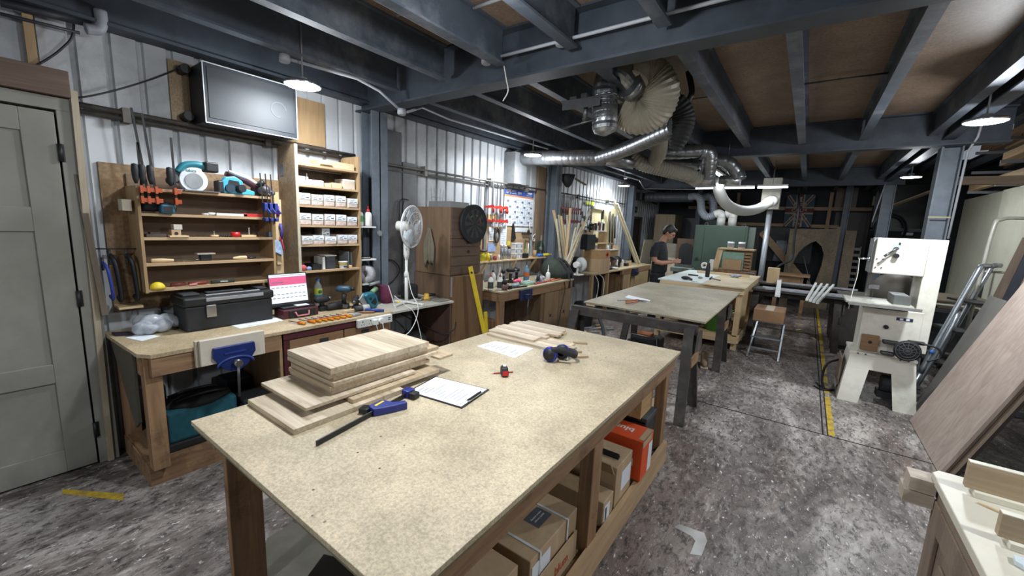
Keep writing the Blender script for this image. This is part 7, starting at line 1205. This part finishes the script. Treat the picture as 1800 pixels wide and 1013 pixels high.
# stand: four folded corner legs joined by skirts
hs = .5
for (sx_, sy_) in ((0, 0), (1, 0), (0, 1), (1, 1)):
    m = MB()
    for (za, zb) in ((0, .36), ):
        A0 = lerp4(za/hs); A1 = lerp4(zb/hs); w0, w1 = .17, .18
        def cor(q, wx, wy, th=.012):
            x = q[0] if not sx_ else q[1]; y = q[2] if not sy_ else q[3]; ix = 1 if not sx_ else -1; iy = 1 if not sy_ else -1
            return [(x, y), (x+ix*wx, y), (x+ix*wx, y+iy*th), (x+ix*th, y+iy*th), (x+ix*th, y+iy*wy), (x, y+iy*wy)]
        c0 = cor(A0, w0, w0); c1 = cor(A1, w1, w1); m.add([(x, y, za) for x, y in c0]+[(x, y, zb) for x, y in c1], [(0, 1, 2, 3, 4, 5), (11, 10, 9, 8, 7, 6)]+[(i, (i+1) % 6, 6+(i+1) % 6, 6+i) for i in range(6)])
    P('leg', m, CREAM, B, world=True)
P('skirt', frus(lerp4(.36/hs), tp, .3605, .5), CREAM, B, world=True); P('stand_top', MB().box(tp[0]-.01, tp[1]+.01, tp[2]-.01, tp[3]+.01, .5005, .53), CREAM, B, world=True, bev=.006)
P('side_shelf', MB().box(.44, .455, 5.46, 5.8, .12, .42), wood('#6b5a48', '#857260', 'z'), B, world=True)
for x in (.56, .62, .88, .94): P('bolt', MB().cyl((x, 5.378, .515), (x, 5.39, .515), .008, n=8), IRON, B, world=True)
P('lower_housing', MB().box(.545, .99, y0, y1, .5305, 1.0), CREAM, B, world=True, bev=.008); P('column', MB().box(.925, 1.055, y0+.01, y1, .60, 1.7), CREAM, B, world=True, bev=.006); P('upper_housing', MB().box(.555, .93, y0-.005, y1-.01, 1.345, 1.7), CREAM, B, world=True, bev=.01)
P('side_plate', MB().box(.535, .554, y0+.04, y1-.05, 1.345, 1.69), GREYP, B, world=True); P('trunnion', MB().box(.62, .86, 5.35, 5.7, 1.001, 1.045), DARK, B, world=True)
P('table', MB().box(.38, .88, 5.22, 5.72, 1.046, 1.068), mat('#b5b4a8', .35, .3), B, world=True, bev=.003); P('table_rail', MB().box(.40, .93, 5.195, 5.219, 1.03, 1.06), mat('#a9aaa6', .3, .5), B, world=True)
P('fence', MB().box(.74, .86, 5.3, 5.7, 1.0685, 1.15), mat('#6d716f', .4, .3), B, world=True); P('guide_post', MB().box(.545, .575, 5.52, 5.55, 1.1, 1.34), mat('#6b6a66', .5, .5), B, world=True); P('blade_guide', MB().box(.56, .64, 5.49, 5.55, 1.18, 1.22).cyl((.6, 5.47, 1.2), (.6, 5.55, 1.2), .018), CHROME, B, world=True); P('blade', MB().box(.6, .602, 5.51, 5.53, 1.07, 1.345), IRON, B, world=True)
P('tension_wheel', MB().cyl((.51, 5.5, 1.48), (.535, 5.5, 1.48), .03).cyl((.44, 5.5, 1.48), (.51, 5.5, 1.48), .01), CHROME, B, world=True)
P('crank', MB().cyl((.70, y0-.006, 1.60), (.70, y0-.05, 1.60), .018).tube([(.70, y0-.045, 1.60), (.655, y0-.05, 1.555)], .008, 8).cyl((.655, y0-.05, 1.555), (.62, y0-.06, 1.52), .012), IRON, B, world=True); P('lock_knob', MB().cyl((.71, y0-.006, 1.53), (.71, y0-.04, 1.53), .022), BLACK, B, world=True)
P('maker_label', MB().box(.675, .73, y0-.0075, y0-.0055, 1.60, 1.665), mat('#a9bccb', .4, 0, .3, 60), B, world=True); P('label_block', MB().box(.715, .728, y0-.009, y0-.0076, 1.635, 1.66), BLACK, B, world=True)
for x, z in ((.575, 1.49), (.62, 1.49), (.59, 1.45), (.575, 1.405), (.62, 1.405)): P('screw', MB().cyl((x, y0-.012, z), (x, y0-.005, z), .006, n=8), IRON, B, world=True)
P('ident_plate', MB().box(.80, .92, y0-.004, y0-.001, .90, .93), mat('#27304f', .4), B, world=True); P('plate_text', MB().box(.825, .85, y0-.006, y0-.0041, .905, .925).box(.87, .895, y0-.006, y0-.0041, .905, .925), LAB, B, world=True)
P('knob', MB().cyl((.735, y0-.03, .82), (.735, y0-.001, .82), .02), BLACK, B, world=True)
wbx = P('wood_box', MB().box(.565, .70, y0-.05, y0-.001, .56, .72), wood('#7e5a38', '#a27549', 'x'), B, world=True, bev=.003); P('dust_hole', MB().cyl((.635, y0-.0515, .65), (.635, y0-.0503, .65), .016), BLACK, wbx, world=True)
P('housing_seam', MB().box(.928, .931, y0-.0068, y0-.005, 1.345, 1.7), mat('#8a8a80'), B, world=True)
P('motor', MB().cyl((.8, 5.6, .2), (.95, 5.6, .2), .09).box(.78, .97, 5.55, 5.7, .05, .12), DARK, B, world=True)
t = T('task_light', 'round black work light with a wire guard resting on the bandsaw stand', 'lamp', (.9, 5.33, .5)); P('head', MB().lathe([(.03, -.04), (.085, -.02), (.1, .02), (.1, .035), (.085, .04)], n=26, M=Matrix.Translation((.9, 5.32, .635)) @ Matrix.Rotation(pi/2, 4, 'X')), BLACKR, t, world=True)
m = MB()
for r in (.03, .06, .085): m.tube([(.9+r*math.cos(a), 5.275, .635+r*math.sin(a)) for a in [i*2*pi/22 for i in range(22)]], .003, 5, True)
for k in range(6): a = k*pi/6; m.cyl((.9-.09*math.cos(a), 5.275, .635-.09*math.sin(a)), (.9+.09*math.cos(a), 5.275, .635+.09*math.sin(a)), .002, n=5)
P('guard', m, mat('#4a4c4e', .4), t, world=True); P('bracket_frame', MB().box(.72, .82, 5.29, 5.38, .56, .585).box(.72, .84, 5.29, 5.38, .67, .70).box(.9, 1.02, 5.33, 5.38, .70, .73), BLACKR, t, world=True, bev=.006); P('cord', MB().tube(spline([(.98, 5.33, .72), (1.1, 5.32, .70), (1.13, 5.32, .62), (1.05, 5.31, .56)]), .009, 8), BLACK, t, world=True)
cable('black power cable curling on the floor at the left of the bandsaw', [(.46, 5.7, .35), (.34, 5.62, .28), (.32, 5.6, .1), (.36, 5.55, .012), (.44, 5.6, .012)], .012); cable('thin black cable loop lying beside the bandsaw foot', [(.28, 5.75, .01), (.34, 5.6, .015), (.4, 5.55, .01), (.32, 5.52, .01), (.26, 5.6, .01)], .008)
cable('thin white string hanging from the bandsaw tension wheel', [(.45, 5.49, 1.47), (.455, 5.48, 1.3), (.44, 5.47, 1.15), (.43, 5.46, .95)], .003, WHITE, 'string')
# planer-thicknesser etc behind bandsaw
t = T('grey_machine', 'dark grey machine stand behind the bandsaw table', 'machine', (.75, 8.2, 0)); P('body', MB().box(.55, .95, 7.9, 8.5, .03, .78), mat('#4f4a44', .5), t, world=True, bev=.02); P('bed', MB().box(.48, 1.02, 7.8, 8.6, .785, .83), mat('#6a665f', .4, .3), t, world=True, bev=.004); P('foot', MB().box(.5, 1.0, 7.85, 8.55, 0, .029), DARK, t, world=True)
t = T('grey_machine', 'brown rounded machine hood seen through the bandsaw throat', 'machine', (1.0, 7.4, 0)); P('hood', MB().loft([((1.0, 7.4, .85), .22, .3), ((1.0, 7.4, 1.1), .22, .3), ((1.02, 7.4, 1.2), .16, .22), ((1.02, 7.4, 1.23), .08, .12)], 22), mat('#5b564d', .6), t, world=True); P('stand', MB().box(.82, 1.2, 7.2, 7.6, 0, .849), DARK, t, world=True)
t = T('bench_clutter', 'dark low rack with boards in the gloom right of the bandsaw', 'rack', (1.6, 7.6, 0)); P('frame', MB().box(1.3, 2.1, 7.3, 8.6, .8, .84).box(1.3, 2.1, 7.3, 8.6, .3, .33), DARK, t, world=True)
for x in (1.32, 2.04):
    for y in (7.32, 8.54): P('leg', MB().box(x, x+.05, y, y+.05, 0, 1.4), DARK, t, world=True)
for i in range(5): O('stored_board', 'board lying on the dark low rack, %s from below' % ORD[i], 'board', MB().cb((1.68, 7.95, .852+i*.021), (.5+.05*i, 1.1, .018), (0, 0, .04*(-1)**i)), (mat('#5b5040'), mat('#6e6352'), CREAM)[i % 3], group='boards on the dark low rack')
# folding steps (aluminium)
ALU = mat('#9fa5aa', .3, .8, .1, 20, .02)
t = T('folding_steps', 'aluminium folding steps with a curved top rail leaning behind the leaning sheets', 'steps', (1.4, 5.9, 0))
for (dx, dy) in ((0, 0), (.16, .36)): P('rail', MB().tube(spline([(1.1+dx, 5.72+dy, .35), (1.2+dx, 5.78+dy, .75), (1.37+dx, 5.88+dy, 1.38), (1.41+dx, 5.93+dy, 1.46), (1.47+dx, 5.96+dy, 1.47)], 6), .024, 12), ALU, t, world=True)
P('lower_rail', MB().tube(spline([(1.1, 5.74, .2), (1.2, 5.74, .62), (1.27, 5.78, .9), (1.3, 5.86, 1.0), (1.27, 5.95, .9), (1.2, 5.98, .5), (1.1, 6.0, .05)], 6), .02, 12), ALU, t, world=True)
P('top_bar', MB().tube([(1.47, 5.96, 1.47), (1.62, 6.3, 1.47)], .022, 12), ALU, t, world=True)
for z, x in ((.45, 1.14), (.8, 1.24), (1.1, 1.32)): P('tread', MB().cb((x+.1, 6.0, z), (.2, .4, .02), (0, 0, .3)), BLACK, t, world=True)
P('blue_rivet', MB().ell((1.15, 5.72, .58), (.018, .012, .018)), mat('#2f66c4', .4), t, world=True); P('foot', MB().tube([(1.1, 5.72, .34), (1.02, 5.7, .0)], .022, 12), ALU, t, world=True)
t = T('hand_truck', 'white tubular hand truck frame standing behind the folding steps', 'trolley', (1.5, 6.3, 0))
P('frame', MB().tube(spline([(1.45, 6.2, .0), (1.47, 6.2, .9), (1.49, 6.2, 1.8), (1.55, 6.25, 1.93), (1.7, 6.35, 1.95), (1.9, 6.5, 1.94), (1.98, 6.55, 1.8), (1.98, 6.55, .0)], 6), .017, 10), mat('#b8b6aa', .4, .2), t, world=True)
for z in (.5, 1.0, 1.4): P('cross_bar', MB().cyl((1.47, 6.2, z), (1.97, 6.54, z), .012), mat('#a8a69a', .4, .2), t, world=True)
P('plate', MB().box(1.4, 2.0, 6.0, 6.2, 0, .012), IRON, t, world=True)
# leaning sheets
def lean(label, x0, ya, yb_, L, th, m_, ang=.34, z0=0.0, zy=None, name='leaning_sheet', grp=None, yaw=0):
    d = Vector((math.sin(ang), 0, math.cos(ang))); n_ = Vector((math.cos(ang), 0, -math.sin(ang))); dz = Vector((0, 0, z0)); a = Vector((x0, ya, 0))+dz; b = Vector((x0+yaw, yb_, 0))+dz
    v = [a, b, b+n_*th, a+n_*th]; v = v+[q+d*L for q in v]; zmin = min(q.z for q in v); v = [q-Vector((0, 0, zmin-.001)) for q in v]
    return O(name, label, 'board', MB().add(v, [(0, 1, 2, 3), (7, 6, 5, 4), (0, 4, 5, 1), (1, 5, 6, 2), (2, 6, 7, 3), (3, 7, 4, 0)]), m_, group=grp)
WAL = wood('#9a8577', '#b5a193', 'z', .5, 6); 
lean('large pinkish veneered sheet leaning at the right edge of the picture', .985, 4.08, 5.15, 2.5, .02, WAL); lean('second sheet directly behind the pinkish veneered sheet', 1.01, 4.1, 5.16, 2.48, .018, wood('#6b5745', '#806a56', 'z')); lean('third sheet behind the pinkish veneered sheet', 1.033, 4.07, 5.15, 2.46, .018, wood('#8a7560', '#a08a72', 'z'))
lean('dark thick board behind the veneered sheets', 1.062, 4.12, 5.1, 2.44, .03, mat('#3c3330', .7))
lean('grey dusty board leaning behind the veneered sheet, left of it', 1.09, 5.22, 5.62, 1.25, .02, mat('#6a6762', .7, 0, .12, 6), .27); lean('second grey board leaning behind the dusty grey board', 1.26, 5.25, 5.75, 1.2, .02, mat('#5a5650', .7), .27)
hues = (wood('#5b4a3c', '#75614f', 'z'), mat('#c0b89c', .6), mat('#2d3038', .6), mat('#b9a888', .6), wood('#8c6f50', '#a58562', 'z'), mat('#3b3f45', .6), mat('#c7c0a8', .6))
for i in range(7): O('leaning_length', 'long board standing on end at the right edge, %s in the row' % ORD[i], 'board', MB().bar((1.40+.034*i, 6.02-.035*i, .001), (1.70+.034*i, 6.02-.035*i, 1.75+.1*i), .03 if i % 2 else .1, .018), hues[i], group='boards standing on end at the right edge')
O('cream_sheet', 'large cream board standing along the right wall under the timber rack', 'board', MB().box(2.2, 2.22, 8.96, 10.9, .6, 2.455), mat('#bdbba8', .6, 0, .06, 4)); O('cream_sheet', 'nearer cream board with a darker strip along the right wall', 'board', MB().box(2.17, 2.195, 5.0, 8.95, .6, 2.455), mat('#c6c4b2', .6, 0, .06, 4))
O('sheet_support', 'dark low plinth carrying the cream boards along the right wall', 'plinth', MB().box(2.1, 2.3, 5.0, 10.95, 0, .599), DARK)
# cantilever timber rack
t = T('timber_rack', 'steel cantilever rack above the cream boards at the right wall', 'rack', (2.5, 7, 2.4))
for y in (3.6, 4.8, 6.0, 7.2, 8.4, 9.6):
    P('upright', MB().box(2.9, 2.96, y-.03, y+.03, 0, 3.2), DARK, t, world=True)
    for z in (2.5, 2.8, 3.1): P('arm', MB().box(1.95, 2.9, y-.02, y+.02, z-.04, z), GREYP, t, world=True)
r = random.Random(31)
for k, z in enumerate((2.501, 2.801, 3.101)):
    for i in range(7):
        x = 1.97+i*.125; L0 = 3.2+r.uniform(0, 1.5); L1 = 9.9-r.uniform(0, 2.0); O('stored_timber', 'length of timber on the %s level of the right wall rack, %s from the aisle' % (('lowest', 'middle', 'top')[k], ORD[i]), 'timber', MB().box(x, x+r.uniform(.06, .115), L0, L1, z, z+r.uniform(.03, .13)), (OLD, PLY, wood('#5f4b38', '#796048', 'y'), mat('#3a332c'))[r.randrange(4)], group='timber lengths on the right wall rack')
O('ragged_board', 'splintered pale board sticking out of the rack towards the right column', 'board', MB().box(1.3, 2.35, 7.05, 7.15, 2.36, 2.45), wood('#6d5640', '#8a7052', 'x')); O('projecting_board', 'pale board end poking out above the rack at the right edge', 'board', MB().bar((1.9, 5.0, 2.75), (2.6, 5.4, 2.78), .2, .02), PLY)
# dark window / shutter in the far right
t = ST('window_1', MB().box(1.15, 2.25, YB-.05, YB-.02, 1.95, 2.9), mat('#0b0d10', .25)); P('frame', MB().box(1.12, 2.28, YB-.08, YB-.02, 1.88, 1.95).box(1.12, 1.16, YB-.08, YB-.02, 1.9, 3.0).box(2.24, 2.28, YB-.08, YB-.02, 1.9, 3.0), mat('#5c626a', .5), t)
O('switch_plate', 'small white slotted plate below the dark window in the far right', 'vent', MB().box(1.68, 1.86, YB-.03, YB-.001, 1.80, 1.86), WHITE); O('lit_strip', 'pale sloping strip board under the far right lamp', 'board', MB().bar((1.25, 11.0, 2.35), (2.0, 10.4, 2.75), .12, .02), mat('#a5937a'))
# step stool with box
t = T('step_stool', 'small aluminium folding step stool carrying a cardboard box', 'stool', (-.31, 6.65, 0))
for s_, y in ((-.52, 6.35), (-.12, 6.38)): P('front_leg', MB().bar((s_+.03*(1 if s_ < -.3 else -.3), y, .0), (s_+.09*(1 if s_ < -.3 else -.0), y+.16, .49), .035, .02, (1, 0, 0)), ALU, t, world=True)
for s_ in (-.48, -.14): P('rear_leg', MB().bar((s_, 6.98, 0), (s_+(.04 if s_ < -.3 else -.0), 6.65, .47), .03, .02, (1, 0, 0)), IRON, t, world=True)
P('tread', MB().box(-.47, -.12, 6.5, 6.72, .48, .5), ALU, t, world=True); P('lower_tread', MB().box(-.48, -.13, 6.42, 6.56, .27, .29), ALU, t, world=True); P('brace', MB().box(-.47, -.13, 6.40, 6.42, .12, .14), ALU, t, world=True)
t = carton('brown cardboard box standing on the aluminium step stool', -.49, -.13, 6.45, 6.95, .501, .16, mat('#8a6a4c', .8, 0, .08, 6)); P('tape', MB().box(-.36, -.26, 6.46, 6.94, .6615, .663), mat('#b8aa94', .5), t, world=True)
# far trestles with planks
for y, nm in ((7.62, 'near'), (8.75, 'far')): sawhorse('dark trestle under the painted lengths, %s one' % nm, -.05, y, .80, 1.15, .14, wb, wb)
DKW = mat('#3d3a38', .6, 0, .2, 10)
O('plank', 'dark scaffold board lying across the far trestles at the front', 'plank', MB().box(-.63, .62, 7.42, 7.8, .802, .835), DKW); O('plank', 'second dark board lying across the far trestles', 'plank', MB().box(-.63, .66, 8.5, 8.85, .802, .83), DKW)
for i, (y, x0, x1) in enumerate(((7.46, -.45, .55), (7.6, -.5, .7), (8.6, -.4, .75))): O('painted_length', 'grey-white painted length lying along the trestle boards, %s from the front' % ORD[i], 'moulding', MB().box(x0, x1, y-.025, y+.025, .836, .862), mat('#a9adb3', .5), group='painted lengths on the trestles')
for i in range(4): O('white_moulding', 'white painted moulding of the fanned bundle on the trestles, %s from the left' % ORD[i], 'moulding', MB().bar((.08+.035*i, 6.35-.06*i, .883+.0*i), (.20+.08*i, 8.75, .883+.0*i), .03, .03), mat('#d5d6d2', .5), group='fanned white mouldings on the trestles')
O('white_moulding', 'single white painted board lying front to back on the left of the trestles', 'moulding', MB().bar((-.24, 6.4, .883), (-.33, 8.7, .883), .06, .03), mat('#d3d5d3', .5)); O('timber_block', 'upright pine block standing on the far trestle board', 'block', MB().box(-.52, -.34, 8.55, 8.7, .8305, 1.1), PINEZ)
O('small_table', 'pine-topped small table in front of the arch panels', 'table', MB().box(-.5, .12, 10.0, 10.45, .86, .9).box(-.46, -.4, 10.04, 10.1, 0, .859).box(.02, .08, 10.04, 10.1, 0, .859).box(-.46, .08, 10.04, 10.08, .72, .859).box(-.46, -.4, 10.36, 10.42, 0, .859).box(.02, .08, 10.36, 10.42, 0, .859), OLDX)
O('wood_blocks', 'orange-brown timber block lying by the trestles under the boards', 'block', MB().box(-.12, .12, 7.0, 7.2, .5, .6), wood('#87633d', '#a57b4d', 'x')) if False else None
for i, (px, py) in enumerate(((1376, 590), (1404, 581), (1430, 596), (1405, 571))): c = at(px, py, z=0); O('floor_scrap', 'pale wood scrap on the floor under the trestles, %s of four' % ORD[i], 'offcut', MB().cb((c.x, c.y, .008), (.12, .04, .014), (0, 0, i)), PINE, group='wood scraps under the trestles')
# ================================================================ bottom right cabinet
t = T('pine_cabinet', 'brown panelled cabinet with a pale worktop in the bottom right corner', 'cabinet', (.9, 1.3, 0))
WT = mat('#c9c3b2', .45, 0, .05, 6, .01, '#b5ac96'); P('worktop', MB().prism([(.455, .3), (.455, 1.95), (.475, 1.98), (1.7, 1.98), (1.7, .3)], .028, Matrix.Translation((0, 0, .852))), WT, t, world=True, bev=.003)
pw = wood('#6d5a4b', '#88735f', 'z', .6, dark='#4a3b30'); P('carcass', MB().box(.50, 1.66, .34, 1.93, .02, .851), pw, t, world=True)
for a, b in ((1.18, 1.92), (.36, 1.14)):
    P('door', MB().box(.478, .4995, a, b, .05, .80), pw, t, world=True); m = MB(); m.box(.465, .4775, a, a+.09, .05, .80); m.box(.465, .4775, b-.09, b, .05, .80); m.box(.465, .4775, a+.09, b-.09, .71, .80); m.box(.465, .4775, a+.09, b-.09, .05, .15); P('door_frame', m, pw, t, world=True, bev=.003); P('raised_panel', MB().box(.470, .4775, a+.15, b-.15, .21, .65), pw, t, world=True, bev=.003)
P('top_rail', MB().box(.47, .4995, .34, 1.93, .802, .851), wood('#6d5a4b', '#88735f', 'y', .6), t, world=True)
for i, z in enumerate((.765, .815)): O('timber_end', 'sawn timber end poking out at the far corner of the cabinet, %s one' % ('lower', 'upper')[i], 'timber', MB().box(.385+.01*i, .463, 1.90, 1.98, z, z+.047), wood('#a08e78', '#bfae98', 'x'))
OB = wood('#9a8262', '#b59c78', 'x', .5)
for i, (y, z1, x0) in enumerate(((1.865, .985, .51), (1.60, .965, .515))):
    t = T('oak_rail', ['brown board standing on edge at the far side of the pale worktop', 'second brown board standing on edge nearer on the pale worktop'][i], 'board', (.9, y, .881)); P('board', MB().box(x0, 1.5, y-.012, y+.012, .8995, z1), OB, t, world=True, bev=.001); P('white_edge', MB().box(x0, 1.5, y-.012, y+.012, z1+.0004, z1+.003), mat('#d2cdbd', .5), t, world=True); P('spacer', MB().box(x0+.02, 1.4, y-.03, y+.03, .881, .899), mat('#d5d0c0', .5), t, world=True)
O('pale_offcut', 'flat blue-white offcut lying on the pale worktop at the bottom right', 'offcut', MB().prism([(.525, 1.50), (.56, 1.47), (.9, 1.49), (.9, 1.56), (.53, 1.53)], .012, Matrix.Translation((0, 0, .881))), mat('#c3cdd2', .5))
O('thin_stick', 'thin yellow wooden stick between the two brown boards', 'stick', MB().bar((.53, 1.80, .884), (.6, 1.76, .884), .006, .005), PINE)
